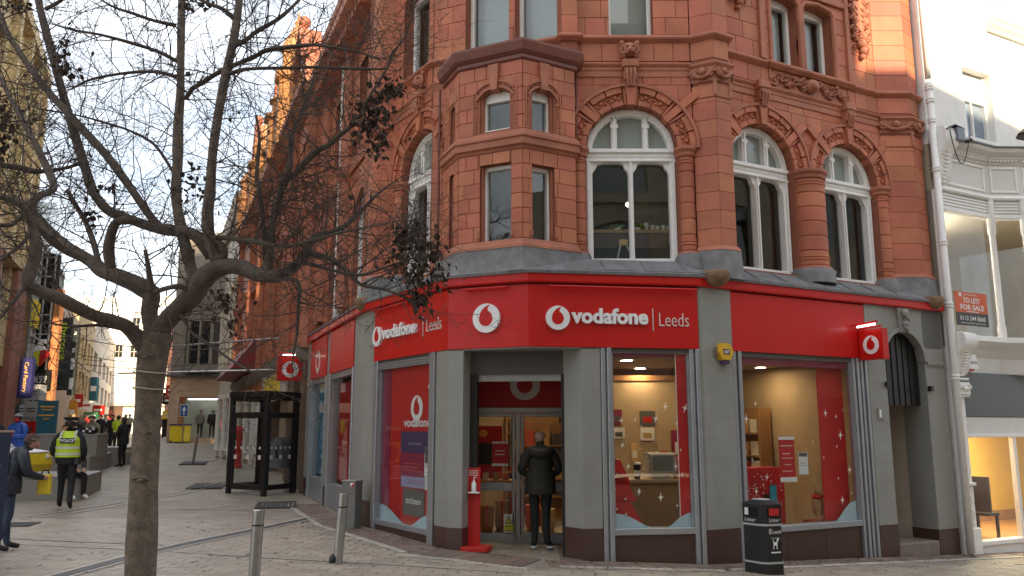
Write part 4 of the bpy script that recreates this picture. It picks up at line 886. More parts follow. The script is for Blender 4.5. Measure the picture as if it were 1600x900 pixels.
def shelf_unit(fr, u, n, w, h, label, cols=3, rows=4):
    t = thing('display_shelf', label, 'shelf', fr.p(u + w / 2, n, .1)); q = MB()
    q.box(fr, u, u + .04, n, n + .3, .1, h); q.box(fr, u + w - .04, u + w, n, n + .3, .1, h); q.box(fr, u + .04, u + w - .04, n, n + .02, .1, h); obj('upright', q, 'wood', t)
    for k in range(rows):
        z = .55 + (h - .8) * k / (rows - .4); obj('shelf', MB().box(fr, u + .045, u + w - .045, n + .021, n + .29, z, z + .03), 'wood', t)
        for i in range(cols):
            a = u + .07 + (w - .14) * i / cols; hh = rn.uniform(.18, .32); obj('product_box', MB().box(fr, a + .01, a + (w - .14) / cols - rn.uniform(.02, .1), n + .06, n + .22, z + .032, z + .03 + hh), 'prod%d' % rn.randrange(6), t)
shelf_unit(fb, 1.1, .02, 1.15, 2.3, 'tall wooden shelf of boxes at the back of the shop seen through the door'); shelf_unit(fb, 2.7, .02, 1.2, 2.5, 'wooden shelf of boxes seen through the middle shop window')
fw = Fr((3.6, 18.2), FB.xy(3.6, -4.2)); 
shelf_unit(Fr(FB.xy(3.6, -4.2), FB.xy(3.6, -.35)), 1.05, .03, .95, 2.3, 'shelving with gold and red boxes inside the wide right window')
shelf_unit(Fr((.2, 17.2), (1.4, 17.1)), .0, 0, 1.0, 2.0, 'low shelving of red phone accessories behind the shop counter')
def ontop(name, label, cat, mb, m, loc): o = obj(name, mb, m); return tag(o, label, cat)
# counter in the middle window with a till and a cup on it
fc = Fr((2.02, 13.25), (2.85, 13.35)); t = thing('shop_counter', 'pale wooden counter standing behind the middle shop window', 'counter', fc.p(.3, 0, .1))
obj('body', MB().bbox(fc, -.28, .62, -.6, 0, .1, 1.05), mat('counter_wood', (.42, .26, .11), .45, .15, 5, streak=True), t); obj('counter_top', MB().bbox(fc, -.34, .66, -.64, .04, 1.05, 1.11), 'wallwarm', t); obj('lower_desk', MB().bbox(fc, .64, 1.1, -.7, -.1, .1, 1.0), 'wood', t)
t = thing('till', 'grey box-shaped till on the wooden counter', 'till', fc.p(.4, -.2, 1.11)); q = MB(); q.bbox(fc, .18, .64, -.4, -.1, 1.18, 1.52, .03); q.box(fc, .26, .54, -.36, -.16, 1.11, 1.18); obj('case', q, mat('till_grey', (.48, .46, .42), .5, .1), t); obj('screen', MB().box(fc, .24, .58, -.1, -.094, 1.24, 1.47), 'frost', t)
t = thing('cup', 'tall dark cup with a white band on the counter beside the till', 'cup', fc.p(.0, -.15, 1.11)); c = fc.xy(.0, -.15); obj('body', MB().lathe(c, [(.045, 1.112), (.06, 1.34)], 12), 'black', t); obj('band', MB().lathe(c, [(.054, 1.17), (.059, 1.25)], 12), 'signwhite', t); obj('lid', MB().lathe(c, [(.065, 1.34), (.065, 1.36), (.03, 1.38)], 12), 'signwhite', t)
t = thing('red_bag', 'small orange red gift bag on the counter right of the till', 'bag', fc.p(.62, -.3, 1.11)); q = MB(); q.poly(fc, [(.66, 1.112), (.82, 1.112), (.86, 1.36), (.74, 1.46), (.66, 1.36)], -.35, -.2); obj('body', q, 'prod4', t); obj('handle', MB().tube([fc.p(.70, -.27, 1.40), fc.p(.74, -.27, 1.52), fc.p(.80, -.27, 1.40)], .006, 5), 'prod4', t)
q = MB(); 
for z0, w0, w1 in ((.30, .34, .12), (.62, .26, .06), (.86, .18, .0)): q.poly(FA, [(1.38 - w0, z0 + .25), (1.38 + w0, z0 + .25), (1.38 + w1 + .02, z0 + .60), (1.38 - w1 - .02, z0 + .60)], -.40, -.30)
t = thing('christmas_tree', 'red cut-out christmas tree with white dots at the left of the middle window', 'tree', FA.p(1.38, -.35, .5)); obj('boughs', q, 'redmatte', t); q = MB(); [q.ball(FA.p(1.38 + rn.uniform(-.2, .2), -.29, .62 + .07 * i), .016, 6, 4) for i in range(10)]; stuff(obj('bauble', q, 'signwhite', t)); obj('stand', MB().box(FA, 1.34, 1.42, -.38, -.32, .1, .55), 'wood', t)
# red and cream display and a chair in the wide window
fd = Fr(FB.xy(1.48, -.75), FB.xy(2.2, -.75)); t = thing('gift_display', 'red snowflake-patterned display block with a phone picture in the wide window', 'display', fd.p(.4, 0, .1)); obj('block', MB().bbox(fd, .0, .86, -.35, 0, .1, 1.28), 'redmatte', t)
q = MB(); [q.ball(fd.p(rn.uniform(.05, .8), .0, rn.uniform(.6, 1.22)), rn.uniform(.006, .014), 5, 4) for i in range(60)]; stuff(obj('snow_dot', q, 'signwhite', t)); obj('phone_picture', MB().box(fd, .52, .66, 0, .02, .52, 1.0), mat('phone_blue', (.05, .32, .42), .25, .5, 8), t); obj('phone_picture', MB().box(fd, .40, .50, 0, .015, .52, .86), 'black', t)
fh = Fr(FB.xy(1.9, -1.5), FB.xy(2.6, -1.6)); t = thing('wooden_chair', 'brown wooden chair at the back of the wide right window', 'chair', fh.p(.2, 0, .1))
for u in (0, .38):
    for n in (0, -.38): obj('leg', MB().box(fh, u, u + .04, n - .04, n, .1, .55 if n else .55), 'wood', t)
    obj('back_post', MB().box(fh, u, u + .04, -.42, -.385, .56, 1.05), 'wood', t)
obj('seat', MB().bbox(fh, -.02, .44, -.44, .02, .552, .59), 'wood', t); obj('back_rail', MB().box(fh, .042, .378, -.42, -.39, .80, 1.02), 'wood', t)
t = thing('reindeer_toy', 'pair of brown reindeer toys with red scarves at the foot of the red panel', 'toy', FB.p(2.75, -.3, .46)) 
for u in (2.62, 2.90):
    obj('body', MB().ball(FB.p(u, -.34, .68), .10, 10, 7, (1, .8, 1.6)), 'wood', t, smooth=True); obj('head', MB().ball(FB.p(u, -.30, .90), .07, 10, 7).ball(FB.p(u + .01, -.24, .88), .04, 8, 6), 'wood', t, smooth=True); obj('scarf', MB().lathe(FB.xy(u, -.33), [(.08, .80), (.09, .83), (.08, .86)], 12), 'redmatte', t)
    for g in (-1, 1): obj('antler', MB().tube([FB.p(u + g * .03, -.3, .96), FB.p(u + g * .08, -.3, 1.08), FB.p(u + g * .06, -.3, 1.16)], .012, 5).tube([FB.p(u + g * .08, -.3, 1.06), FB.p(u + g * .13, -.3, 1.12)], .009, 5), 'wallwarm', t); obj('leg', MB().tube([FB.p(u + g * .05, -.3, .60), FB.p(u + g * .06, -.26, .465)], .025, 6), 'wood', t)
obj('display_plinth', MB().bbox(FB, 2.45, 3.1, -.5, -.16, .1, .46), 'redmatte', t)
for k in range(5):
    fx = Fr((-.55 + .26 * k, 14.3 + .1 * (k % 2)), (.45 + .26 * k, 14.3)); z = .1
    nm = ('brown cardboard box on the floor inside the left door leaf', 'small red gift box beside the cardboard box inside the door', 'dark red gift box with ribbon inside the shop door', 'red gift box behind the customer', 'wide cardboard box under the door display')[k]
    t = thing('gift_box', nm, 'box', fx.p(.1, 0, z)); h = (.34, .42, .5, .36, .3)[k]; obj('body', MB().bbox(fx, 0, .24, -.25, 0, z + .16, z + .16 + h), ('wood', 'prod3', 'prod0', 'prod4', 'prod3')[k], t); obj('ribbon', MB().box(fx, .10, .14, -.252, .003, z + .16, z + .163 + h), 'redmatte', t); obj('base', MB().box(fx, .02, .22, -.22, -.03, z, z + .16), 'wood', t)
ft = Fr((-.62, 14.2), (.4, 14.2)); t = thing('display_table', 'display table with a red screen panel and phones just inside the left door leaf', 'table', ft.p(.3, 0, .1)); obj('table_top', MB().bbox(ft, -.1, .62, -.5, 0, .98, 1.04), 'wood', t); obj('screen_panel', MB().box(ft, -.08, .45, -.3, -.26, 1.06, 1.95), 'redmatte', t); obj('screen', MB().box(ft, .0, .34, -.258, -.25, 1.3, 1.66), 'black', t); obj('roundel', MB().ball(ft.p(.12, -.25, 1.82), .07, 12, 6, (1, .2, 1)), mat('roundel_yellow', (.8, .5, .08), .5, .05), t)
for u in (-.05, .12, .30, .46): obj('phone', MB().box(ft, u, u + .1, -.2, -.1, 1.041, 1.06 + .1 * (u > .1)), 'prod%d' % (int(u * 10) % 6), t)
for u in (-.08, .56): obj('leg', MB().box(ft, u, u + .05, -.3, -.2, .1, .98), 'wood', t)
# ------------------------------------------------------------------ prints and stickers on the shop glass
M['snow'] = mat('snow_vinyl', (.42, .56, .62), .6, .05); M['paper'] = mat('paper', (.72, .72, .70), .6, .04); M['inkgrey'] = mat('print_grey', (.10, .10, .09), .6, .1); M['violet'] = mat('print_violet', (.06, .04, .12), .5, .15); M['lilac'] = mat('print_lilac', (.30, .30, .48), .5, .1); M['maroon'] = mat('print_maroon', (.25, .02, .06), .5, .1); M['starwhite'] = mat('star_vinyl', (.85, .80, .72), .4, .02, emit=.0)
NG = -.06 - .016
def star(fr, u, z, r, parent, rotn=0, pts=4):
    P = []; k = pts * 2
    for i in range(k): a = rotn + 2 * pi * i / k; d = r * (1 if i % 2 == 0 else .16); d *= .7 if (i % 4 == 2) else 1; P.append((u + d * sin(a), z + d * cos(a)))
    obj('star_sticker', MB().poly(fr, P, NG + .010, NG + .012 + .001), 'starwhite', parent)
def sstars(fr, px, parent):
    for u, z, r, ro in px: star(fr, u, z, r, parent, ro); star(fr, u, z, r * .45, parent, ro + pi / 4)
rA = random.Random(2)
sstars(FA, [(1.36, 2.02, .06, 0), (1.57, 2.03, .035, .1), (1.88, 2.05, .07, .3), (2.03, 2.22, .075, 0), (2.33, 2.20, .075, .35), (1.66, 1.94, .03, 0), (2.19, 1.98, .035, .2), (1.37, 1.67, .06, .3), (1.63, 1.62, .025, 0), (1.88, 1.57, .03, 0), (1.45, 1.37, .06, .25), (1.68, 1.34, .025, 0), (2.16, 1.37, .055, 0), (2.25, 1.25, .05, .3), (1.60, 1.02, .065, .1), (1.92, .94, .075, 0), (2.37, .94, .04, .2), (2.16, .82, .035, 0), (2.24, 1.60, .03, 0), (1.75, 1.45, .025, 0)], WA_)
sstars(FB, [(.92, 2.05, .08, 0), (1.12, 2.28, .05, .2), (2.62, 2.15, .07, 0), (2.86, 2.10, .04, 0), (2.93, 1.80, .085, 0), (2.83, 1.62, .03, 0), (3.09, 1.25, .08, 0), (2.82, 1.12, .03, 0), (2.88, .78, .075, 0), (3.1, .88, .03, 0), (1.05, .98, .07, 0), (1.28, 1.18, .06, .3), (3.03, 2.2, .025, 0), (2.52, 1.45, .03, 0), (2.3, 1.7, .025, 0), (1.0, 1.45, .03, 0)], WB_)
sstars(FL, [(2.36, 2.55, .05, 0), (2.33, 1.22, .075, 0), (1.9, .52, .0001, 0)], WL_)
def drift(fr, a, b, h, parent, left=True):
    P = [(a, .0)] if 0 else []
    k = 10; up = [(a + (b - a) * i / k, (h * cos(pi / 2 * (i / k)) ** 1.2 if left else h * sin(pi / 2 * (i / k)) ** 1.2)) for i in range(k + 1)]
    return up
for fr, o, zs, (la, lb, lh), (ra, rb, rh) in ((FL, WL_, .42, (.68, 1.55, .24), (1.85, 2.46, .2)), (FA, WA_, .52, (1.25, 1.76, .20), (2.02, 2.38, .20)), (FB, WB_, .46, (.82, 1.2, .16), (2.72, 3.2, .30))):
    for a, b, h, lf in ((la, lb, lh, True), (ra, rb, rh, False)):
        up = drift(fr, a, b, h, o, lf); obj('snow_drift', MB().strip(fr, [(u, zs + max(.004, z)) for u, z in up], [(u, zs) for u, z in up], NG - .002, NG), 'snow', o)
obj('red_band', MB().box(FA, 2.22, 2.38, NG - .02, NG - .008, .6, H1 - .08), 'redmatte', WA_); obj('band_edge', MB().box(FA, 2.205, 2.218, NG - .02, NG - .008, .6, H1 - .08), 'thinwhite', WA_)
obj('red_band', MB().box(FA, 1.24, 2.20, NG - .02, NG - .008, H1 - .12, H1 - .05), 'maroon', WA_)
obj('red_band', MB().box(FB, 2.62, 3.20, NG - .14, NG - .12, .46, H1 - .08), 'redmatte', WB_); obj('red_band', MB().box(FB, .84, 3.2, NG - .03, NG - .01, H1 - .18, H1 - .05), 'maroon', WB_)
obj('red_band', MB().box(FL, .66, 2.46, NG - .04, NG - .02, .42, H1 - .10), 'redmatte', WL_)
obj('dark_edge', MB().box(FL, .66, .98, NG - .018, NG - .012, .42, H1 - .10), 'maroon', WL_)
LP = [WL_]
emblem(FL, 1.92, 2.23, .20, NG - .016, WL_, 'signwhite', 'redmatte', .004)
q = MB(); lettering(q, FL, 'vodafone', 1.48, 1.93, NG - .010, .92, .15, 0, .02); obj('lettering', q, 'signwhite', WL_)
def poster(fr, a, b, z0, z1, m, label, rows=(), n=NG, name='poster'):
    t = thing(name, label, 'poster', fr.p((a + b) / 2, n, z0)); obj('sheet', MB().box(fr, a, b, n - .010, n - .004, z0, z1), m, t)
    for (ra, rb, rz0, rz1, rm) in rows: obj('print', MB().box(fr, a + (b - a) * ra, a + (b - a) * rb, n - .004, n - .002, z0 + (z1 - z0) * rz0, z0 + (z1 - z0) * rz1), rm, t)
    return t
poster(FL, 1.40, 2.34, .98, 1.86, 'maroon', 'tall purple and red offer poster in the left shop window', [(.0, 1, .62, 1, 'violet'), (.3, .75, .76, .80, 'lilac'), (.05, .95, .01, .2, 'lilac'), (.1, .8, .42, .435, 'prod4'), (.1, .7, .36, .375, 'prod4'), (.1, .75, .30, .315, 'prod4'), (.3, .9, .09, .10, 'prod0'), (.3, .9, .13, .14, 'prod0')], NG + .001)
tt = poster(FL, 1.52, 2.24, .56, .96, 'inkgrey', 'dark grey badge print reading techteam low in the left shop window', [(.05, .95, .0, .02, 'inkgrey')], NG + .001); q = MB(); lettering(q, FL, 'techteam', 1.62, .74, NG + .0005, .52, .10, 0, .01); obj('lettering', q, 'paper', tt)
poster(FL, 2.24, 2.46, .98, 1.62, 'paper', 'white notice sheet with a grey heading at the right edge of the left shop window', [(.08, .92, .62, .98, 'inkgrey'), (.15, .8, .55, .57, 'inkgrey'), (.2, .7, .4, .42, 'inkgrey'), (.15, .85, .3, .32, 'inkgrey')], NG + .003)
poster(FB, 1.58, 1.90, 1.12, 1.78, 'redmatte', 'red notice with white heading and foot strips in the wide right window', [(-.02, 1.02, .93, 1.0, 'paper'), (-.02, 1.08, -.04, .07, 'paper'), (.1, .9, .78, .80, 'thinwhite'), (.2, .7, .6, .62, 'thinwhite'), (.15, .85, .5, .515, 'thinwhite'), (.3, .75, .35, .365, 'thinwhite'), (.15, .8, .2, .215, 'thinwhite')])
poster(FB, 1.98, 2.18, 1.20, 1.54, 'paper', 'small white notice with a dark heading in the wide right window', [(.06, .94, .8, .98, 'inkgrey'), (.15, .8, .5, .52, 'inkgrey'), (.15, .85, .4, .42, 'inkgrey')])
fdl = Fr((-.9, YD), (1.1, YD))
poster(FD, D(-.32), D(-.06), 1.32, 1.70, 'redmatte', 'red notice on the glass of the left door leaf', [(.0, 1, .0, .1, 'paper'), (.0, 1, .92, 1, 'paper'), (.2, .8, .6, .64, 'thinwhite'), (.2, .8, .45, .49, 'thinwhite')], -.004)
t = poster(FD, D(-.13), D(.03), .30, .58, 'paper', 'white and yellow warning sign with a triangle at the foot of the door', [(.08, .92, .06, .44, 'wyel'), (.12, .85, .36, .39, 'inkgrey'), (.12, .85, .26, .28, 'inkgrey'), (.2, .85, .16, .18, 'inkgrey')] if 'wyel' in M else [(.08, .92, .06, .44, mat('warning_yellow', (.72, .66, .03), .5, .05))], .004, 'warning_sign')
q = MB(); a = D(-.05); q.poly(FD, [(a - .06, .435), (a + .06, .435), (a, .56)], 0, .004); obj('triangle', q, 'inkgrey', t); q = MB(); q.poly(FD, [(a - .042, .445), (a + .042, .445), (a, .535)], .0045, .006); obj('triangle_field', q, mat('warning_field', (.75, .70, .05), .5, .05), t); q = MB(); q.tube([FD.p(a, .008, .475), FD.p(a, .008, .51)], .006, 5); obj('mark', q, 'inkgrey', t)
for z in (.42, .36, .31): q = MB(); q.box(FD, a - .055, a + .05, .0005, .0022, z - .035, z - .022); obj('print', q, 'inkgrey', t)
t = poster(FD, D(-.04), D(.06) - .02, 1.3, 1.9, 'wallwarm', 'brown handwritten notice beside the red notice on the door', [(.2, .8, .8, .84, 'inkgrey'), (.2, .8, .6, .64, 'inkgrey')], -.09)
M['bulb'] = mat('lamp_bulb', (1, .80, .55), .5, 0, emit=7.0)
# things standing behind the first-floor windows
M['plantgreen'] = mat('plant_leaf', (.16, .24, .03), .6, .3, 9)
t = thing('work_table', 'brown table with a shelf edge seen through the large arched window', 'table', UA.p(WA, -1.0, 4.5)); obj('top', MB().bbox(UA, WA - .9, WA + .9, -1.5, -.55, 5.02, 5.08), 'wood', t); obj('apron', MB().box(UA, WA - .9, WA + .9, -1.48, -.58, 4.78, 5.018), 'brownroom', t) if 'brownroom' in M else obj('apron', MB().box(UA, WA - .9, WA + .9, -1.48, -.58, 4.78, 5.018), 'granite', t)
for u, lab in ((1.72, 'left'), (2.06, 'right')):
    t = thing('pot_plant', 'small bright green plant on the table, ' + lab + ' of the window mullion', 'plant', UA.p(u, -.7, 5.08)); q = MB()
    for i in range(26): a = rn.uniform(0, 6.3); r = rn.uniform(.04, .12); q.add([UA.p(u, -.7, 5.14), UA.p(u + r * cos(a), -.7 + r * sin(a), 5.16 + rn.uniform(0, .08)), UA.p(u + (r + .03) * cos(a + .3), -.7 + r * sin(a + .3), 5.13 + rn.uniform(0, .06))], [(0, 1, 2)])
    obj('leaves', q, 'plantgreen', t); obj('pot', MB().lathe(UA.xy(u, -.7), [(.04, 5.081), (.055, 5.14)], 10), 'signwhite', t)
t = thing('cup_stack', 'white wire rack of cups on the table behind the arched window', 'rack', UA.p(2.3, -.7, 5.08)); [obj('cup', MB().lathe(UA.xy(2.2 + .09 * i, -.7 + .05 * (i % 2)), [(.03, 5.081), (.04, 5.17 + .05 * (i == 0))], 10), 'paper', t) for i in range(5)]
t = thing('stepladder', 'small stepladder with a yellow top under the table in the arched window', 'ladder', UA.p(1.75, -.7, 4.3)); obj('yellow_top', MB().bbox(UA, 1.72, 1.86, -.56, -.48, 4.80, 4.90), 'prod5', t); obj('leg', MB().tube([UA.p(1.74, -.5, 4.8), UA.p(1.62, -.5, 4.3)], .012, 6), 'paper', t); obj('leg', MB().tube([UA.p(1.84, -.5, 4.8), UA.p(2.06, -.5, 4.3)], .012, 6), 'paper', t)
for fr, u, n, z, lab in ((UA, 1.22, -1.2, 6.0, 'left corner of the large arched window'), (UA, 2.1, -2.0, 5.9, 'middle of the large arched window'), (UB, 1.25, -1.0, 6.0, 'first arched window right of the pilaster')):
    t = thing('pendant_lamp', 'small lit ceiling lamp in the ' + lab, 'light', fr.p(u, n, z)); obj('bulb', MB().ball(fr.p(u, n, z), .045, 8, 6), 'bulb', t, smooth=True); obj('flex', MB().tube([fr.p(u, n, z + .04), fr.p(u, n, 6.39)], .008, 5), 'black', t)
for i in range(3): t = thing('pot', ('white round pot nearest the mullion in the right-hand arched window', 'white square pot at the right on the arched window sill', 'green pot at the left on the arched window sill')[i], 'pot', UB.p(3.7 + .3 * i, -.45, 4.5)); u = (3.78, 4.1, 3.6)[i]; obj('body', MB().lathe(UB.xy(u, -.45), [(.07, 4.44), (.085, 4.68 if i < 2 else 4.56)], 12), 'paper' if i < 2 else 'plantgreen', t); obj('rim', MB().lathe(UB.xy(u, -.45), [(.09, 4.66 if i < 2 else 4.54), (.09, 4.69 if i < 2 else 4.57)], 12), 'paper', t)
# partition with hung product posters seen over the counter
t = thing('display_partition', 'warm painted partition behind the wooden counter', 'partition', (2.7, 15.6, .1)); fpz = Fr((1.55, 15.6), (3.55, 15.6)); obj('panel', MB().bbox(fpz, 0, 2.0, -.1, 0, .1, 2.8), 'wallwarm', t); obj('top_rail', MB().box(fpz, -.02, 2.02, -.12, .03, 2.8, 2.9), 'wood', t)
for a, b, y0, y1, m, pm, lab in ((957, 976, 685, 668, 'paper', 'inkgrey', 'white card poster at the left of the partition behind the counter'), (1000, 1022, 688, 668, 'paper', 'prod3', 'white card poster with a phone print over the till'), (1026, 1046, 722, 690, 'wallwarm', 'prod4', 'cream and red poster right of the till'), (1048, 1074, 718, 672, 'maroon', 'thinwhite', 'maroon arched poster by the red window band'), (955, 972, 664, 640, 'maroon', 'inkgrey', 'dark red poster high at the left of the partition'), (1000, 1024, 665, 642, 'inkgrey', 'redmatte', 'dark poster with red print high over the till'), (985, 996, 720, 692, 'prod5', 'paper', 'gold poster strip left of the till')):
    k = 15.6 * .985 / 1280; x0, x1 = (a - 800) * k, (b - 800) * k; z0, z1 = 1.9 + (670 - y0) * k, 1.9 + (670 - y1) * k; tp = thing('hung_poster', lab, 'poster', ((x0 + x1) / 2, 15.58, z0)); fq = Fr((x0, 15.58), (x1, 15.58)); obj('card', MB().bbox(fq, 0, x1 - x0, -.012, .01, z0, z1, .003), m, tp); obj('print', MB().box(fq, (x1 - x0) * .2, (x1 - x0) * .8, .01, .013, z0 + (z1 - z0) * .2, z0 + (z1 - z0) * .6), pm, tp)
# ------------------------------------------------------------------ white building on the right
M['whitewall'] = mat('white_brick_paint', (.82, .81, .78), .6, .06, 2, .25, 14, dirt=.2, dirt_col=(.45, .43, .40)); M['cream'] = mat('cream_paint', (.70, .69, .655), .5, .05, 2, dirt=.2, dirt_col=(.33, .31, .28)); M['slate'] = mat('slate_fascia', (.10, .115, .115), .45, .06, 2)
M['beige'] = mat('beige_room', (.40, .34, .24), .8, .08, 1); M['yellowroom'] = mat('yellow_room', (.78, .50, .11), .7, .07, 1.2, dirt=.15, dirt_col=(.4, .24, .06)); M['tube'] = mat('tube_light', (1, .95, .85), .5, 0, emit=42.0); M['amber'] = mat('amber_lamp', (1, .84, .55), .5, 0, emit=75.0)
WH = thing('white_building', 'white painted building with a canted bay window beside the arched passage', 'building', FB.xy(8) + (0,))
q = MB(); wo = [Op(7.46, .46, 7.52, 9.02)]; core(q, FB, 5.74, 7.95, 7.2, 12.4, wo, -.4, .0); core(q, FB, 7.95, 16, 7.2, 10.0, [Op(11.0, .5, 7.52, 9.02)], -.4, .0); q.box(FB, 5.74, 16, -6, -5.8, -1, 12); q.box(FB, 15.9, 16, -5.8, -.4, -1, 10); q.box(FB, 7.9, 7.95, -5.8, -.4, 7.3, 12.3); q.box(FB, 5.74, 5.80, -5.8, -.4, 7.3, 12.3)
obj('wall', q, 'whitewall', WH)
BK = []; blocks(FB, 5.76, 7.95, 7.45, 10.9, wo, .105, (.2, .24)) if 0 else None
q = MB(); q.sweep([FB.xy(7.95, 0), FB.xy(16, 0)], [(-.4, 9.98), (.06, 9.98), (.10, 10.04), (.16, 10.10), (.18, 10.16), (.22, 10.20), (.22, 10.24), (-.4, 10.26)]); obj('parapet_cornice', q, 'cream', WH)
obj('roof', MB().add([FB.p(8.5, -.1, 10.25), FB.p(16, -.1, 10.25), FB.p(16, -4, 13.0), FB.p(8.5, -4, 13.0), FB.p(8.5, -.1, 10.33), FB.p(16, -.1, 10.33), FB.p(16, -4, 13.1), FB.p(8.5, -4, 13.1)], [(0, 1, 2, 3), (4, 5, 6, 7), (0, 1, 5, 4), (1, 2, 6, 5), (2, 3, 7, 6), (3, 0, 4, 7)]), 'slate', WH)
q = MB(); a, b = 7.0, 7.92
for x0, x1 in ((a, a + .05), (b - .05, b)): q.bbox(FB, x0, x1, -.25, -.14, 7.52, 9.02)
q.bbox(FB, a + .05, b - .05, -.25, -.15, 8.40, 8.46); q.bbox(FB, a + .05, b - .05, -.22, -.17, 8.46, 9.0); q.bbox(FB, (a + b) / 2 - .02, (a + b) / 2 + .02, -.25, -.16, 7.56, 8.40); q.bbox(FB, a - .0, b + .0, -.25, -.13, 7.52, 7.565)
wq = obj('window', q, 'white', WH); obj('pane', MB().box(FB, a, b, -.22, -.21, 7.54, 8.44), mat('sky_pane', (.20, .26, .34), .06, .1, spec=1.0), wq)
obj('window_sill', MB().bbox(FB, 6.9, 8.05, -.1, .10, 7.44, 7.52), 'whitewall', WH)
B0 = FB.xy(5.86, .02); B1 = FB.xy(7.42, .02); B2 = (B1[0] + .66, B1[1] + .02); B3 = (B2[0] + 4.2, B2[1] + 2.2)
BAY = [B0, B1, B2, B3]
def wsweep(name, prof, m='white', path=BAY, par=WH): return obj(name, MB().sweep(path, prof), m, par)
wsweep('bay_cornice', [(-.3, 7.02), (.02, 7.02), (.03, 7.08), (.10, 7.12), (.10, 7.16), (.22, 7.22), (.25, 7.29), (-.3, 7.42)], 'cream'); wsweep('bay_roof_lead', [(-.3, 7.42), (.27, 7.295), (.27, 7.325), (-.3, 7.47)], 'slate')
q = MB()
for P, Q in zip(BAY, BAY[1:]):
    f = Fr(P, Q); [q.box(f, .03 + i * .075, .07 + i * .075, .03, .085, 7.075, 7.118) for i in range(int(f.L / .075))]
stuff(obj('dentils', q, 'white', WH))
wsweep('bay_frieze', [(-.2, 6.36), (.0, 6.36), (.0, 7.02), (-.2, 7.02)], 'cream'); wsweep('bay_moulding', [(-.2, 6.30), (.05, 6.30), (.07, 6.33), (.05, 6.37), (.02, 6.40), (-.2, 6.40)])
for P, Q, mg in ((B0, B1, .10), (B1, B2, .05), (B2, B3, .08)):
    f = Fr(P, Q); q = MB(); u0, u1 = mg, f.L - mg
    q.bbox(f, u0, u1, 0, .025, 6.45, 6.50); q.bbox(f, u0, u1, 0, .025, 6.93, 6.98); q.bbox(f, u0, u0 + .05, 0, .025, 6.50, 6.93); q.bbox(f, u1 - .05, u1, 0, .025, 6.50, 6.93); obj('panel_frame', q, 'white', WH)
    q = MB(); q.box(f, .05, f.L - .05, -.1, -.02, 6.0, 6.32); [q.box(f, .08, f.L - .08, -.02, .012, 6.05 + .06 * i, 6.085 + .06 * i) for i in range(4)]; obj('louvre', q, 'white', WH)
    o = obj('bay_window', MB().bbox(f, .0, f.L, -.12, .04, 5.93, 6.0), 'white', WH); obj('bay_sill', MB().bbox(f, .0, f.L, -.12, .08, 3.50, 3.60), 'white', WH); obj('pane', MB().box(f, .04, f.L - .04, -.05, -.04, 3.58, 5.95), 'glass', o)
for p in (B0, B1, B2): obj('bay_post', MB().lathe(p, [(.075, 3.6), (.075, 3.8), (.06, 3.85), (.055, 5.6), (.075, 5.65), (.075, 6.34)], 10), 'white', WH, auto=40)
f = Fr(B2, B3); obj('bay_post', MB().lathe(f.xy(.75), [(.06, 3.6), (.06, 4.9), (.085, 4.95), (.06, 5.0), (.06, 6.3)], 10), 'white', WH)
room = MB(); room.plan([FB.xy(5.8, -.1), FB.xy(7.4, -.1), (B2[0], B2[1] + .1), (B3[0], B3[1] + .2), FB.xy(12.5, -4), FB.xy(5.8, -4)], 3.3, 3.36); room.plan([FB.xy(5.8, -.1), FB.xy(7.4, -.1), (B2[0], B2[1] + .1), (B3[0], B3[1] + .2), FB.xy(12.5, -4), FB.xy(5.8, -4)], 6.4, 6.45); room.box(FB, 5.74, 12.5, -4.1, -4, -.3, 6.4); room.box(FB, 5.74, 5.80, -4, -.02, 3.36, 7.2)
room.box(FB, 7.9, 8.0, -3.0, -2.9, 3.4, 5.4); obj('upper_room', room, 'beige', WH)
for u, n in ((6.3, -1.2), (7.2, -1.6), (8.0, -2.4)):
    obj('tube_lamp', MB().box(FB, u, u + .9, n - .05, n + .05, 5.62, 5.67), 'tube', WH)
# lower shop
LOW = [FB.xy(5.86, .0), FB.xy(7.6, .0), FB.xy(13, .0)]
wsweep('bay_cove', [(-.3, 3.52), (.10, 3.50), (.06, 3.44), (-.02, 3.34), (-.10, 3.20), (-.12, 2.92), (-.3, 2.90)], 'cream', [FB.xy(5.86, .05), B1, B2, B3])
obj('shop_fascia', MB().bbox(FB, 6.0, 13, -.2, -.03, 2.12, 2.92), 'slate', WH); obj('shop_head', MB().bbox(FB, 5.96, 13, -.2, -.05, 1.80, 2.118), 'cream', WH)
q = MB(); q.bbox(FB, 5.96, 13, -.12, -.0, 1.75, 1.81); q.bbox(FB, 5.96, 13, -.14, .05, -.13, -.05); q.bbox(FB, 5.96, 13, -.14, .01, -.6, -.13)
for u in (5.98, 7.48, 9.1, 10.7): q.bbox(FB, u, u + .08, -.11, -.01, -.05, 1.75)
o = obj('shop_window', q, 'white', WH); [obj('pane', MB().box(FB, a, b, -.07, -.06, -.05, 1.75), 'glass', o) for a, b in ((6.06, 7.48), (7.56, 9.1), (9.18, 10.7), (10.78, 13))]
q = MB(); q.box(FB, 5.8, 13, -2.6, -2.5, -.4, 2.0); q.box(FB, 5.8, 5.86, -2.5, -.2, -.4, 2.0); obj('yellow_room', q, 'yellowroom', WH); obj('room_floor', MB().box(FB, 5.8, 13, -2.5, -.13, -.3, -.14), 'wood', WH); obj('room_ceiling', MB().box(FB, 5.8, 13, -2.5, -.1, 2.05, 2.1), 'cream', WH); obj('skirting', MB().box(FB, 5.87, 13, -2.5, -2.46, -.14, .08), 'wood', WH)
for u in (6.9, 8.6): obj('tube_lamp', MB().box(FB, u, u + .8, -1.4, -1.2, 2.0, 2.04), 'amber', WH)
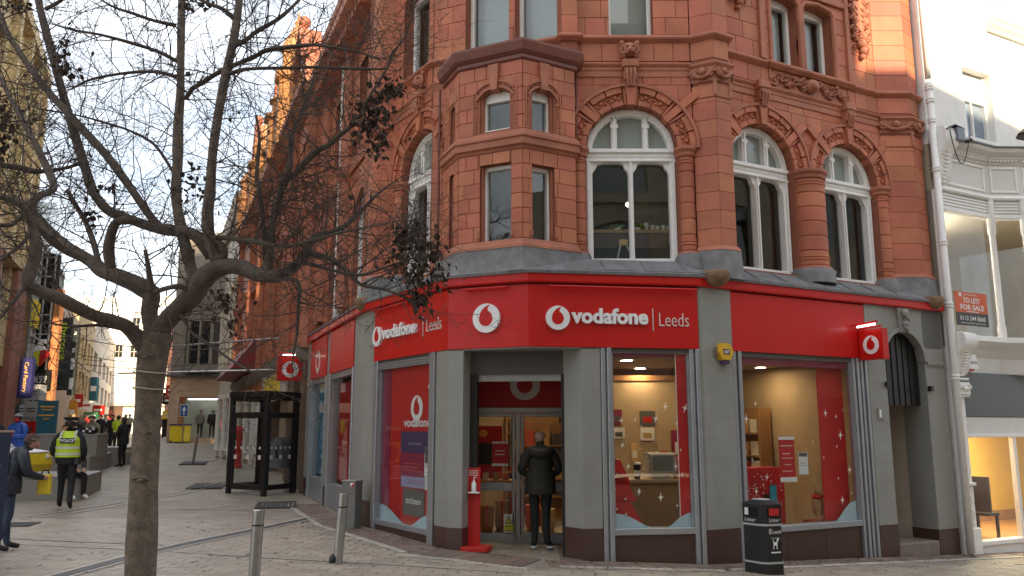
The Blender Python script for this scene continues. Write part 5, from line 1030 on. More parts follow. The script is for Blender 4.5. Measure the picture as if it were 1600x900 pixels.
t = thing('chair', 'orange wooden chair seen end-on inside the yellow-lit shop window', 'chair', FB.p(7.3, -.9, -.14)); q = MB()
q.poly(FB, [(7.22, -.14), (7.32, -.14), (7.34, .5), (7.30, 1.02), (7.16, 1.06), (7.16, .86), (7.20, .80), (7.20, .6), (7.18, .52), (7.24, .40)], -1.0, -.94); obj('side_frame', q, mat('chair_wood', (.42, .17, .04), .4, .15, 6), t); obj('seat', MB().bbox(FB, 7.26, 7.62, -.98, -.5, .28, .33), 'black', t); obj('backrest', MB().box(FB, 7.345, 7.40, -.98, -.5, .34, 1.0), 'black', t); obj('leg', MB().box(FB, 7.56, 7.61, -.94, -.9, -.14, .28), 'black', t); obj('leg', MB().box(FB, 7.56, 7.61, -.56, -.52, -.14, .28), 'black', t)
# scrolled consoles and the ornate pilaster
def console(u0, u1, z0, z1, n, t=WH):
    q = MB(); H = z1 - z0; P = []
    prof = [(0, z0), (.04 * n, z0), (.30 * n, z0 + .10 * H), (.42 * n, z0 + .3 * H), (.55 * n, z0 + .52 * H), (.92 * n, z0 + .66 * H), (1.0 * n, z0 + .82 * H), (.9 * n, z0 + .96 * H), (.6 * n, z1), (0, z1)]
    V = [FB.p(u, d, z) for u in (u0, u1) for d, z in prof]; k = len(prof)
    q.add(V, [tuple(range(k)), tuple(range(k, 2 * k))] + [(i, (i + 1) % k, (i + 1) % k + k, i + k) for i in range(k)])
    for i in range(9):
        s = i / 8; d, z = (.08 + .42 * s) * n, z0 + (.06 + .52 * s) * H; q.tube([FB.p(u0 + .05, d + .02, z), FB.p((u0 + u1) / 2, d + .05, z - .03), FB.p(u1 - .05, d + .02, z)], .022, 6)
    obj('console', q, 'white', t, auto=40)
console(5.80, 6.16, 2.84, 3.62, .34); console(5.80, 6.16, 6.42, 7.50, .34)
q = MB(); q.bbox(FB, 5.74, 5.95, -.2, .03, -.5, 6.3); q.bbox(FB, 5.80, 6.02, .03, .07, .95, 2.5); q.bbox(FB, 5.78, 6.04, .03, .13, .92, .97); q.bbox(FB, 5.80, 6.02, .03, .08, .2, .9); q.bbox(FB, 5.78, 6.06, .02, .13, -.5, .2)
q.bbox(FB, 5.76, 6.08, .02, .14, 2.46, 2.50); q.bbox(FB, 5.78, 6.06, .02, .17, 2.50, 2.72); q.bbox(FB, 5.76, 6.08, .02, .15, 2.76, 2.80); q.bbox(FB, 5.74, 5.92, .03, .06, 1.52, 1.60)
obj('pilaster', q, 'white', WH); q = MB(); CARVE = q
for i in range(6): scroll(FB, 5.91, .28 + i * .11, .05, 1 if i % 2 else -1, .085, .013, 1.2)
flush('c', 'pilaster_carving', 'white', 'stuff', 50, WH); scroll(FB, 5.86, 2.61, .07, -1, .17, .02); scroll(FB, 5.99, 2.61, .07, 1, .17, .02); flush('c', 'capital_scroll', 'white', 'stuff', 50, WH)
dp = thing('drainpipe', 'white drainpipe running down the joint between the red and white buildings', 'drainpipe', FB.xy(5.73, .12) + (-.2,)); x, y = FB.xy(5.735, .12)
obj('pipe', MB().tube([(x, y, 8.35), (x, y, -.2)], .062, 12), 'white', dp, smooth=True); obj('pipe', MB().tube([(x, y, 11.9), (x, y, 8.45)], .055, 12), 'white', dp, smooth=True)
for z in (8.2, 7.95, 7.55, 6.6, 5.2, 4.05, 2.75): obj('collar', MB().lathe((x, y), [(.062, z), (.08, z + .015), (.08, z + .035), (.065, z + .05), (.08, z + .07), (.08, z + .09), (.062, z + .105)], 12), 'white', dp)
t = thing('floodlight', 'grey floodlight box on the console of the white bay with a looped black cable', 'light', FB.p(6.2, .3, 7.2)); obj('housing', MB().bbox(FB, 6.08, 6.30, .10, .38, 7.22, 7.46), mat('floodlight_grey', (.16, .18, .22), .35, .1), t); obj('hood', MB().poly(FB, [(5.82, 7.40), (6.06, 7.52), (6.34, 7.48), (6.34, 7.46), (6.06, 7.50), (5.82, 7.38)], .0, .36), 'black', t); obj('bracket', MB().tube([FB.p(6.3, .3, 7.26), FB.p(6.42, .34, 7.24), FB.p(6.48, .38, 7.28)], .035, 6).tube([FB.p(6.42, .3, 7.27), FB.p(6.75, .3, 7.30)], .012, 5), 'black', t); obj('cable', MB().tube([FB.p(5.88 + .6 * i / 12, .36, 7.38 - .62 * sin(pi * (i / 12) ** .8)) for i in range(13)], .010, 5), 'black', t)
t = thing('to_let_board', 'orange and black TO LET / FOR SALE board in the bay window', 'sign', FB.p(6.6, -.04, 3.79)); obj('board', MB().box(FB, 6.14, 7.08, -.025, -.012, 4.03, 4.42), mat('board_orange', (.62, .10, .025), .5, .05), t); obj('board_foot', MB().box(FB, 6.14, 7.08, -.025, -.012, 3.79, 4.03), 'black', t)
q = MB(); lettering(q, FB, 'TO LET/', 6.36, 4.215, -.010, .50, .10, 0, .03); lettering(q, FB, 'FOR SALE', 6.27, 4.085, -.010, .70, .10, 0, .03); lettering(q, FB, '0113 244 8660', 6.23, 3.885, -.010, .76, .085, 0, .012); lettering(q, FB, 'www.central-retail.co.uk', 6.24, 3.825, -.010, .74, .03); lettering(q, FB, 'CENTRAL RETAIL', 6.38, 4.355, -.010, .40, .03); q.box(FB, 6.45, 6.81, -.012, -.0105, 4.047, 4.062); q.box(FB, 6.25, 6.33, -.012, -.010, 4.33, 4.40); obj('lettering', q, 'paper', t)
t = thing('alarm_box', 'small white alarm box with red foot under the white bay', 'alarm', FB.p(6.35, -.1, 2.97)); q = MB(); q.poly(FB, [(6.26, 2.98), (6.52, 2.98), (6.47, 3.24), (6.31, 3.24)], -.1, .06); obj('case', q, 'signwhite', t); obj('strobe', MB().box(FB, 6.24, 6.42, -.08, .04, 2.945, 2.978), 'red', t); q = MB(); lettering(q, FB, 'BECON', 6.31, 3.07, .063, .18, .05, 0, .02); obj('lettering', q, 'inkgrey', t)
t = thing('street_lantern', 'black street lantern at the right edge before the white bay', 'street lamp', (8.02, 12.0, gz(8.02, 12.0))); c = (8.02, 12.0); q = MB(); q.lathe(c, [(.09, gz(*c)), (.09, .9), (.05, 1.0), (.045, 5.75), (.07, 5.8)], 12); obj('post', q, 'black', t, auto=40); q = MB(); q.lathe(c, [(.06, 5.8), (.13, 6.32), (.16, 6.34)], 6); obj('lantern', q, 'black', t); q = MB(); q.lathe(c, [(.24, 6.34), (.25, 6.37), (.10, 6.50), (.03, 6.62)], 8); obj('lantern_cap', q, 'black', t)
# ------------------------------------------------------------------ things fixed to the red shop
t = thing('alarm_box', 'yellow hexagonal alarm box with ADT plate on the grey pier', 'alarm', FB.p(.38, .03, 2.93)); R = .155
q = MB(); c0 = (.42, 3.03); hexp = [(c0[0] + R * cos(pi / 6 + i * pi / 3 + pi / 6), c0[1] + R * .95 * sin(pi / 3 + i * pi / 3)) for i in range(6)]; q.poly(FB, hexp, .03, .10); q.poly(FB, [(c0[0] + (a - c0[0]) * .93, c0[1] + (b - c0[1]) * .93) for a, b in hexp], .10, .12); obj('case', q, mat('alarm_yellow', (.70, .42, .02), .4, .06), t); obj('strobe', MB().lathe(FB.xy(.42, .08), [(.07, 2.85), (.075, 2.89)], 12), 'violet', t); obj('louvre', MB().box(FB, .26, .30, .02, .09, 2.97, 3.09), 'stone_ball', t)
q = MB(); q.box(FB, .36, .48, .12, .124, 2.99, 3.07); obj('plate', q, mat('adt_blue', (.02, .02, .08), .4, .05), t); q = MB(); lettering(q, FB, 'ADT', .37, 3.005, .127, .10, .05, 0, .03); obj('lettering', q, 'signwhite', t)
def box_sign(fr, s, L, z0, z1, th, label, side):
    a, b = fr.xy(s, .03), fr.xy(s, .03 + L); f = Fr(a, b) if side > 0 else Fr(b, a)
    t = thing('projecting_sign', label, 'sign', (*f.xy(L / 2), z0)); obj('box', MB().bbox(f, 0, L, -th, 0, z0, z1), 'red', t); emblem(f, L / 2 + .01, (z0 + z1) / 2 - .01, L * .33, .0, t, depth=.006)
    q = MB(); q.tube([(*f.xy(-.25 if side > 0 else L + .25, .10), z1 + .06), (*f.xy(L + .03 if side > 0 else -.03, .12), z1 + .10)], .014, 6); q.tube([(*f.xy(0, .0), z1 + .02), (*f.xy(L, .0), z1 + .03)], .016, 6); obj('lamp_arm', q, 'red', t)
    obj('lamp_tube', MB().tube([(*f.xy(.1, .13), z1 + .04), (*f.xy(L * .97, .13), z1 + .055)], .016, 8), 'lampwhite', t); obj('bracket', MB().box(f, -.12 if side > 0 else L, 0 if side > 0 else L + .12, -th * .7, -th * .3, z0 + .1, z1 - .1), 'red', t)
M['lampwhite'] = mat('white_tube', (1, .93, .9), .4, 0, emit=2.2)
box_sign(FB, 3.40, .46, 3.02, 3.52, .14, 'red box sign with white emblem hung out from the wall beside the arched passage', 1)
box_sign(FLL, -.95, .62, 3.10, 3.70, .16, 'red box sign with white emblem hung out over the street by the phone kiosk', -1)
# ------------------------------------------------------------------ the street to the left: right-hand row
M['brick'] = mat('red_brick', (.26, .10, .06), .8, .2, 5, dirt=.3); M['orange'] = mat('orange_brick', (.50, .20, .08), .75, .15, 3); M['ystone'] = mat('yellow_stone', (.52, .40, .20), .7, .15, 1.2, .1, 12, dirt=.35, dirt_col=(.30, .21, .09)); M['pale'] = mat('pale_stone', (.52, .46, .38), .7, .12, 2, dirt=.25, dirt_col=(.3, .26, .2)); M['greystone'] = mat('grey_stone', (.22, .19, .155), .75, .15, 2, dirt=.3); M['tan'] = mat('tan_tile', (.46, .33, .23), .6, .12, 2); M['brownt'] = mat('brown_tile', (.14, .085, .06), .45, .15, 2); M['darkglass'] = mat('dark_glass', (.018, .02, .022), .06, .2, 2, spec=.9); M['steel'] = mat('steel', (.42, .41, .40), .32, .12, 8, metal=.9); M['winterroof'] = mat('slate_roof', (.10, .09, .09), .7, .15, 3)
M['turretstone'] = mat('turret_stone', (.52, .25, .10), .6, .15, 3, .1, 20, dirt=.2, dirt_col=(.25, .1, .05))
def ll(s, n=0): return FLL.xy(s, n)
def block_building(name, label, f, L0, L1, h, m, ops, depth=8, z0=-.5, extra=None):
    t = thing(name, label, 'building', (*f.xy((L0 + L1) / 2), 0)); q = MB(); cuts = sorted({L0, L1} | {L0 + (L1 - L0) * i / 6 for i in range(7)})
    core(q, f, L0, L1, z0, h, ops, -.35, 0); q.box(f, L0, L1, -depth, -.9, z0, h); q.box(f, L0, L0 + .3, -.9, -.35, z0, h); q.box(f, L1 - .3, L1, -.9, -.35, z0, h); q.box(f, L0, L1, -.9, -.35, h - .2, h); obj('wall', q, m, t)
    for o in ops:
        w = MB(); w.bbox(f, o.c - o.w, o.c + o.w, -.28, -.18, o.z0, o.z0 + .1); w.bbox(f, o.c - .05, o.c + .05, -.28, -.19, o.z0 + .1, o.zs); w.bbox(f, o.c - o.w, o.c - o.w + .09, -.28, -.19, o.z0 + .1, o.zs); w.bbox(f, o.c + o.w - .09, o.c + o.w, -.28, -.19, o.z0 + .1, o.zs); w.bbox(f, o.c - o.w + .09, o.c + o.w - .09, -.28, -.2, (o.z0 + o.zs) / 2 - .05, (o.z0 + o.zs) / 2 + .05)
        wq = obj('window', w, 'white' if extra is None else extra, t); obj('pane', MB().box(f, o.c - o.w, o.c + o.w, -.26, -.25, o.z0, o.zs + o.rise), 'darkglass', wq)
    return t
# red terracotta terrace with turreted gables, carried on from the corner building
ops = [Op(s, .8, 4.6, 6.6, .5) for s in (-2.3, -5.6, -9.6, -12.8, -17)] + [Op(s, .6, 8.0, 9.8, .2) for s in (-2.3, -5.6, -9.6, -12.8, -17)]
RT = block_building('terrace_building', 'red terracotta terrace with tall gables and turrets next along the street', FLL, -21.0, -.30, 10.9, 'terra', ops, 8, 3.6)
q = MB()
for s in (-.55, -3.9, -7.6, -11.2, -14.9, -20.6): q.lathe(ll(s, .02), [(.26, 3.9), (.26, 7.2), (.34, 7.3), (.36, 7.5), (.24, 7.6), (.22, 10.7), (.34, 10.9), (.34, 11.1)], 10)
q.sweep([ll(-21), ll(-.3)], [(-.1, 7.35), (.1, 7.4), (.16, 7.6), (-.1, 7.7)]); q.sweep([ll(-21), ll(-.3)], [(-.1, 10.6), (.1, 10.65), (.3, 10.9), (.4, 11.0), (.4, 11.15), (-.1, 11.25)]); obj('moulding', q, 'terra_mould', RT, auto=35)
def gable(c, w, z0, z1):
    q = MB(); P = [(c - w, z0), (c + w, z0), (c + w, z0 + .8), (c + w * .72, z0 + 1.0), (c + w * .72, z0 + 1.6), (c, z1), (c - w * .72, z0 + 1.6), (c - w * .72, z0 + 1.0), (c - w, z0 + .8)]
    q.poly(FLL, P, -.5, .05); obj('gable', q, 'terra', RT); r = MB()
    V = [FLL.p(c - w * .72, -.4, z0 + 1.6), FLL.p(c + w * .72, -.4, z0 + 1.6), FLL.p(c, -.4, z1 - .2), FLL.p(c - w * .72, -6, z0 + 1.6), FLL.p(c + w * .72, -6, z0 + 1.6), FLL.p(c, -6, z1 - .2)]; r.add(V, [(0, 1, 2), (3, 5, 4), (0, 2, 5, 3), (1, 4, 5, 2), (0, 3, 4, 1)]); obj('gable_roof', r, 'winterroof', RT)
    m = MB(); 
    for g in (-1, 1): m.tube([FLL.p(c + g * w * .72, .08, z0 + 1.6), FLL.p(c, .08, z1)], .12, 6)
    m.box(FLL, c - w, c + w, 0, .14, z0 + .8, z0 + .95); m.ball(FLL.p(c, 0, z1 + .2), .2, 8, 6); obj('coping', m, 'terra_mould', RT); obj('window', MB().box(FLL, c - .35, c + .35, .05, .07, z0 + .9, z0 + 2.0), 'darkglass', RT)
gable(-3.6, 1.4, 11.0, 14.0); gable(-9.4, 1.6, 11.0, 14.2); gable(-16.5, 1.9, 11.0, 15.5)
def turret(s, z0, z1, r=.55, n=-.1):
    c = ll(s, n); q = MB(); q.lathe(c, [(r, z0), (r, z0 + (z1 - z0) * .45), (r + .12, z0 + (z1 - z0) * .47), (r + .12, z0 + (z1 - z0) * .52), (r * .8, z0 + (z1 - z0) * .54), (r * .8, z0 + (z1 - z0) * .68), (r * .95, z0 + (z1 - z0) * .70), (r * .5, z0 + (z1 - z0) * .82), (.10, z1 - .5), (.14, z1 - .4), (.05, z1 - .25), (.02, z1)], 8); obj('turret', q, 'turretstone', RT)
turret(-5.7, 10.9, 15.6, .6); turret(-7.4, 10.9, 13.9, .7); turret(-11.8, 10.9, 14.2, .5); turret(-14.3, 10.9, 14.8, .6); turret(-20.3, 10.9, 15, .6)
# shops under the terrace: tan tiled front with a yellow sign; lattice gate beside the red shop
T2 = thing('terrace_shop', 'tan tiled shopfront with brown pier and slanting yellow sign beyond the kiosk', 'shop', ll(-6) + (0,)); zg = gz(*ll(-4))
for a_, b_ in ((-3.2, -2.2), (-9.0, -8.4), (-1.1, -.4)): obj('pier', MB().box(FLL, a_, b_, -.6, .05, zg, 3.6), 'brownt', T2); q = MB(); q.box(FLL, -8.4, -3.2, -.6, -.45, zg, 3.3); q.box(FLL, -8.4, -3.2, -.45, .0, 3.05, 3.6); q.box(FLL, -4.6, -4.3, -.45, -.1, zg, 3.05); obj('tiled_wall', q, 'tan', T2)
obj('cornice', MB().sweep([ll(-21), ll(-.4)], [(-.2, 3.6), (.1, 3.6), (.25, 3.75), (.3, 3.95), (-.2, 4.05)]), 'greystone', T2); obj('door', MB().bbox(FLL, -5.9, -4.9, -.45, -.40, zg, 2.7), 'brownt', T2); obj('shop_window', MB().box(FLL, -8.2, -6.3, -.45, -.41, zg + .6, 2.8), 'pale', T2)
t = thing('shop_sign', 'pale sign board with yellow block letters over the tan shopfront', 'sign', ll(-6) + (2.9,)); obj('board', MB().box(FLL, -9.0, -3.3, .05, .12, 2.75, 3.62), 'pale', t); q = MB()
for i in range(3): q.box(FLL, -8.0 + i * 1.25, -6.95 + i * 1.25, .12, .15, 2.95, 3.5)
obj('lettering', q, mat('sign_yellow', (.80, .60, .03), .5, .08), t)
t = thing('folding_gate', 'red and white folding lattice gate between the brown pier and the red shop', 'gate', ll(-1.7) + (zg,)); f = Fr(ll(-2.2, -.1), ll(-1.1, -.1))
for g in (0, 1):
    for i in range(-6, 6):
        q = MB(); a = i * .22; z = zg
        P = [(a + (.55 * k if g == 0 else 1.1 - .55 * k), zg + 1.1 * k + 0.0) for k in (0, 1, 2)]
        q.tube([f.p(max(0, min(1.1, P[0][0] + (0 if 0 else 0))), .02 * g, zg + .05 + (i + 6) * .24), f.p(.55, .02 * g, zg + .05 + (i + 6) * .24 + (.5 if g == 0 else -.5)), f.p(1.1 if g == 0 else 1.1, .02 * g, zg + .05 + (i + 6) * .24)], .018, 4); obj('lattice_bar', q, 'signwhite' if g else 'red', t)
# white-framed shop, red canopy and the pale ornate building
T3 = block_building('pale_building', 'pale ornate stone building with a red canopy between the red terrace and the grey one', FLL, -33, -21.2, 13.5, 'pale', [Op(s, .7, z, z + 2.0) for s in (-23, -26, -29, -31.6) for z in (6.0, 9.6)], 8, 3.4); zg = gz(*ll(-20))
q = MB()
for s in (-22.0, -24.5, -27.5, -30.5): q.lathe(ll(s, .1), [(.22, 5.2), (.22, 8.6), (.35, 8.8), (.35, 9.0)], 8)
q.sweep([ll(-33), ll(-21.2)], [(-.1, 8.9), (.2, 9.0), (.3, 9.25), (-.1, 9.3)]); q.sweep([ll(-33), ll(-21.2)], [(-.1, 13), (.3, 13.2), (.5, 13.6), (-.1, 13.7)]); obj('moulding', q, 'pale', T3)
T4 = thing('glass_shop', 'shop with tall white-framed windows under an orange fascia beyond the kiosk', 'shop', ll(-15) + (zg,)); q = MB()
for i in range(13): s = -9.3 - i * 1.6; q.box(FLL, s - .06, s + .06, -.2, .06, zg - .3, 3.0)
q.box(FLL, -32.5, -9.2, -.15, .05, .85, .95); q.box(FLL, -32.5, -9.2, -.15, .06, 2.95, 3.05); obj('mullion', q, 'white', T4); obj('pane', MB().box(FLL, -32.5, -9.2, -.3, -.2, .9, 3.0), 'darkglass', T4); obj('stall_riser', MB().box(FLL, -32.5, -9.2, -.4, .0, zg - .5, .85), 'greystone', T4); obj('fascia', MB().box(FLL, -32.5, -9.2, -.4, .03, 3.05, 3.62), 'orange', T4)
q = MB(); q.add([FLL.p(-20, .05, 5.4), FLL.p(-11, .05, 5.4), FLL.p(-11, 1.0, 4.1), FLL.p(-20, 1.0, 4.1), FLL.p(-20, .05, 4.05), FLL.p(-11, .05, 4.05)], [(0, 1, 2, 3), (3, 2, 5, 4), (0, 3, 4), (1, 5, 2), (0, 4, 5, 1)]); tag(obj('canopy', q, mat('canopy_red', (.22, .02, .02), .6, .1)), 'dark red canopy jutting over the white-framed shop', 'canopy')
f = Fr(ll(-17.5, .95), ll(-12, .06)); t = thing('glazed_lobby', 'white-framed glazed shop lobby angled towards the kiosk', 'shopfront', (*f.xy(2), zg)); q = MB()
for i in range(6): u = f.L * i / 5; q.box(f, u - .07, u + .07, -.08, .08, zg - .2, 3.15)
q.box(f, 0, f.L, -.06, .06, 3.15, 3.35); q.box(f, 0, f.L, -.06, .06, 1.0, 1.06); obj('frame', q, 'white', t); obj('stall_riser', MB().box(f, 0, f.L, -.1, .03, zg - .4, .75), 'greystone', t)
for i in range(5): obj('pane', MB().box(f, f.L * i / 5 + .08, f.L * (i + 1) / 5 - .08, -.02, -.01, .75, 3.15), 'glass', t)
# grey building standing forward, its end wall to the viewer
FG = Fr((-21.6, 52), (-18.0, 52)); zg = gz(-20, 52)
T5 = block_building('grey_building', 'grey stone building standing forward with a dark bay window over the mannequin shop', FG, 0, 3.4, 14.5, 'greystone', [Op(1.75, .01, 20, 21)], 26, 5.2, 'greystone'); q = MB(); q.plan([(-20.9, 52), (-20.3, 51.2), (-18.9, 51.2), (-18.3, 52)], 5.4, 5.9); q.plan([(-20.9, 52), (-20.3, 51.2), (-18.9, 51.2), (-18.3, 52)], 8.6, 9.2)
for x in (-20.3, -19.6, -18.9): q.box(Fr((x, 51.3), (x + 1, 51.3)), -.07, .07, -.1, .1, 5.9, 8.6)
obj('bay_frame', q, 'greystone', T5); obj('bay_pane', MB().plan([(-20.8, 52), (-20.25, 51.3), (-18.95, 51.3), (-18.4, 52)], 5.9, 8.6), 'darkglass', T5); obj('shop_wall', MB().box(FG, 0, 3.4, -.4, 0, 3.9, 5.2).box(FG, 0, .5, -.4, 0, zg - .5, 3.9).box(FG, .5, 3.4, -3.8, -.1, zg - .4, zg + .25), 'tan', T5); obj('shop_back', MB().box(FG, .3, 3.4, -2.0, -1.9, zg, 3.9), mat('shop_back_green', (.42, .48, .42), .7, .15, 1), T5); obj('shop_cornice', MB().box(FG, -.3, 4.2, -.4, .3, 5.15, 5.3), 'slate', T5); obj('shop_light', MB().box(FG, .7, 3.2, -1.4, -1.3, 3.75, 3.82), 'lampwhite', T5); obj('pane', MB().box(FG, .5, 3.4, -.2, -.19, zg + .2, 3.9), 'glass', T5)
# farther right-hand row
FR2 = Fr((-40, 95), (-20.9, 52.4))
L2 = FR2.L
for a, b, h, m, lab in ((32, L2 - 4.6, 15, 'orange', 'orange brick building with pale columns beyond the grey one'), (20, 31.8, 17, 'ystone', 'yellow stone building farther down the right side of the street'), (4, 19.8, 13, 'brick', 'red brick building far down the right side of the street')):
    block_building('street_building', lab, FR2, a, b, h, m, [Op(a + (b - a) * (i + .5) / 4, (b - a) / 14, z, z + 2) for i in range(4) for z in (5.5, 8.8)], 9, .5, 'pale')
q = MB(); [q.lathe(FR2.xy(L2 - 1.2 - 1.7 * i, .15), [(.3, 5), (.24, 8.5), (.36, 8.8)], 8) for i in range(5)]; tag(obj('column_row', q, 'ystone'), 'row of yellow stone columns on the orange brick front', 'columns')
for s, z0, z1, w, m, lab in ((L2 - 3.5, 3.9, 4.8, .9, 'redmatte', 'red and white box sign hung from the orange brick building'), (L2 - 8, 3.7, 4.3, 1.2, 'board_o', 'orange box sign far along the right side of the street'), (L2 - 6.2, 3.6, 4.4, 1.0, 'black', 'black box sign between the orange and red hanging signs'), (L2 - 9, 2.6, 3.2, .9, 'sign_y', 'yellow box sign under the orange one far along the street')):
    mm = {'board_o': bpy.data.materials['board_orange'], 'sign_y': bpy.data.materials['sign_yellow']}.get(m, m); a = FR2.xy(s, .1); f = Fr((a[0] - w, a[1]), (a[0], a[1])); t = thing('hanging_sign', lab, 'sign', (a[0], a[1], z0)); obj('box', MB().bbox(f, 0, w, -.2, 0, z0, z1), mm, t)
    q = MB(); [q.box(f, .15, w - .15, 0, .02, z0 + (z1 - z0) * k, z0 + (z1 - z0) * (k + .17)) for k in (.25, .56)]; obj('lettering', q, 'signwhite', t)
for s in (L2 - 2, L2 - 11): q = MB(); q.tube([FR2.xy(s, .2) + (2.0,), FR2.xy(s, .2) + (9.5,)], .09, 8); tag(obj('drainpipe', q, 'white'), 'white drainpipe on the ' + ('orange brick front nearest the grey building' if s > L2 - 5 else 'far orange front beside the hanging signs'), 'drainpipe')
# far end of the street
FE = Fr((-68, 118), (-42, 118)); zg = gz(-50, 118)
T6 = block_building('end_building', 'bright white building closing the far end of the street with a brown shop screen', FE, 0, 26, 21, mat('end_white', (.78, .76, .72), .7, .05, .6), [Op(9 + 2.2 * i, .6, z, z + 1.8) for i in range(6) for z in (12.0, 16)], 8, -1, 'pale')
q = MB(); [q.box(FE, 0, 26, 0, .05, z, z + .06) for z in (7, 9, 11)]; [q.box(FE, 2 * i, 2 * i + .06, 0, .05, 5.6, 11.2) for i in range(13)]; q.box(FE, 0, 26, -.1, .6, 5.1, 5.5); obj('panel_joint', q, 'pale', T6)
t = thing('shop_screen', 'brown shop screen with an orange ring over a pale green strip at the street end', 'sign', (*FE.xy(14), zg)); obj('screen', MB().box(FE, 8.5, 12.6, .1, .3, 2.6, 5.0), 'brownt', t); obj('strip', MB().box(FE, 8.5, 12.6, .1, .32, zg + .2, 2.6), mat('strip_green', (.40, .58, .52), .5, .1), t); q = MB(); q.tube([FE.p(10.6 + .7 * cos(a), .33, 3.8 + .7 * sin(a)) for a in [2 * pi * i / 16 for i in range(17)]], .09, 6); [q.box(FE, 10.1, 11.1, .3, .34, z, z + .12) for z in (3.55, 3.75, 3.95)]; [q.tube([FE.p(9.8 - .1, .33, 3.8 + d), FE.p(9.0, .33, 3.8 + d * 2.2)], .05, 5) for d in (-.4, 0, .4)]; obj('ring', q, 'board_orange' if 'board_orange' in M else bpy.data.materials['board_orange'], t)
# ------------------------------------------------------------------ left-hand row
FLf = Fr((-18.5, 27), (-71, 150)); s0 = 14.1                 # runs away from the viewer; its outer side faces left, so n is negative towards the street
FLs = Fr((-71, 150), (-18.5, 27)); LT = FLs.L
def ls(t): return LT - 14.1 - t                                # distance t beyond the point (-24, 40)
def lbuild(name, lab, t0, t1, h, m, ops, z0=-.5, extra=None): return block_building(name, lab, Fr(FLs.xy(0), FLs.xy(1)), ls(t1), ls(t0), h, m, ops, 9, z0, extra)
# FLs runs towards the viewer, so its outward side is to the left; flip by building on the reversed line
FLr = Fr(FLf.xy(0), FLf.xy(1))
class Flip(Fr):
    def __init__(s, a, b): super().__init__(a, b)
FS = Flip(FLf.xy(0), FLf.xy(1))
tb = lambda t: t + 14.1
LB1 = block_building('left_building', 'tall sunlit yellow stone and brick building at the left edge', FS, tb(-30), tb(-1.5), 19, 'ystone', [Op(tb(t), .9, z, z + 2.4) for t in (-12, -8.9, -5.9) for z in (6.5, 10.5, 14.5)], 10, 4.6, 'pale')
q = MB(); q.box(FS, tb(-30), tb(-10), -.4, 0, -.5, 4.6); q.box(FS, tb(-10.2), tb(-8.8), -.4, .3, -.5, 9); q.box(FS, tb(-4.4), tb(-1.6), -.4, .25, -.5, 9.0); obj('brick_pier', q, 'brick', LB1); q = MB(); [q.box(FS, tb(t), tb(t) + .5, 0, .35, 9, 18.7) for t in (-10.4, -7.4, -4.4, -2.2)]; q.box(FS, tb(-30), tb(-1.45), -.2, .4, 18.7, 19.3); q.box(FS, tb(-12), tb(-1.5), -.1, .3, 9.0, 9.4); obj('pilaster', q, 'ystone', LB1)
obj('shop_glass', MB().box(FS, tb(-10), tb(-4.4), -.4, -.3, .2, 4.6), 'darkglass', LB1)
M['blackglass'] = mat('black_glazing', (.012, .013, .013), .35, .2, 2, spec=.15)
LB2 = thing('glass_building', 'black glass shopping centre front with a pale grid of mullions', 'building', (*FS.xy(tb(9)), 0)); q = MB(); q.box(FS, tb(-1.4), tb(15.6), -8, -.1, -.5, 12.2); obj('glazing', q, 'blackglass', LB2); q = MB()
for i in range(10): s = tb(2.8 + i * 1.36); q.box(FS, s, s + .11, -.1, .05, 1, 12.2)
for k in range(9): q.box(FS, tb(2.7), tb(15.6), -.1, .055, 1.5 + k * 1.3, 1.63 + k * 1.3)
M['mullion'] = mat('mullion_grey', (.40, .42, .40), .5, .1); obj('mullion', q, 'mullion', LB2); obj('brick_column', MB().box(FS, tb(14.6), tb(15.5), -.2, .10, -.5, 10.0), 'orange', LB2); obj('yellow_panel', MB().box(FS, tb(2.75), tb(4.6), -.05, .12, 7.2, 8.6), bpy.data.materials['sign_yellow'], LB2)
FGL = Fr((-27.5, 45), (-25.55, 45)); obj('glass_front', MB().box(FGL, 0, FGL.L, -.5, 0, 2.6, 11.6), 'blackglass', LB2)
for i in range(5): obj('mullion', MB().box(FGL, FGL.L * i / 4 - .04, FGL.L * i / 4 + .04, 0, .06, 2.6, 11.6), M['mullion'], LB2)
for k in range(9): obj('transom', MB().box(FGL, -.04, FGL.L + .04, .0, .05, 2.7 + k * 1.08, 2.77 + k * 1.08), M['mullion'], LB2)
obj('brick_column', MB().box(Fr((-25.5, 45.1), (-25.0, 45.1)), 0, .40, -.3, 0, -.3, 9.6), 'orange', LB2)
q = MB(); q.add([FS.p(tb(2.7), -.1, 12.2), FS.p(tb(15.6), -.1, 12.2), FS.p(tb(9.3), -.1, 15.5), FS.p(tb(2.7), -8, 12.2), FS.p(tb(15.6), -8, 12.2), FS.p(tb(9.3), -8, 15.5)], [(0, 1, 2), (3, 4, 5), (0, 2, 5, 3), (1, 4, 5, 2)]); obj('glass_gable', q, mat('green_glass', (.10, .15, .12), .12, .3, 1.5, spec=.8), LB2)
for a, b, h, m, lab in ((15.8, 28, 10.5, 'pale', 'pale stone building beyond the glass front on the left'), (28.2, 46, 12, 'ystone', 'yellow stone building far down the left side'), (46.2, 84, 14, 'pale', 'pale building at the far left end of the street')):
    block_building('street_building', lab, FS, tb(a), tb(b), h, m, [Op(tb(a + (b - a) * (i + .5) / 5), (b - a) / 16, z, z + 2) for i in range(5) for z in (4.8, 7.8)], 9, -.5, 'pale')
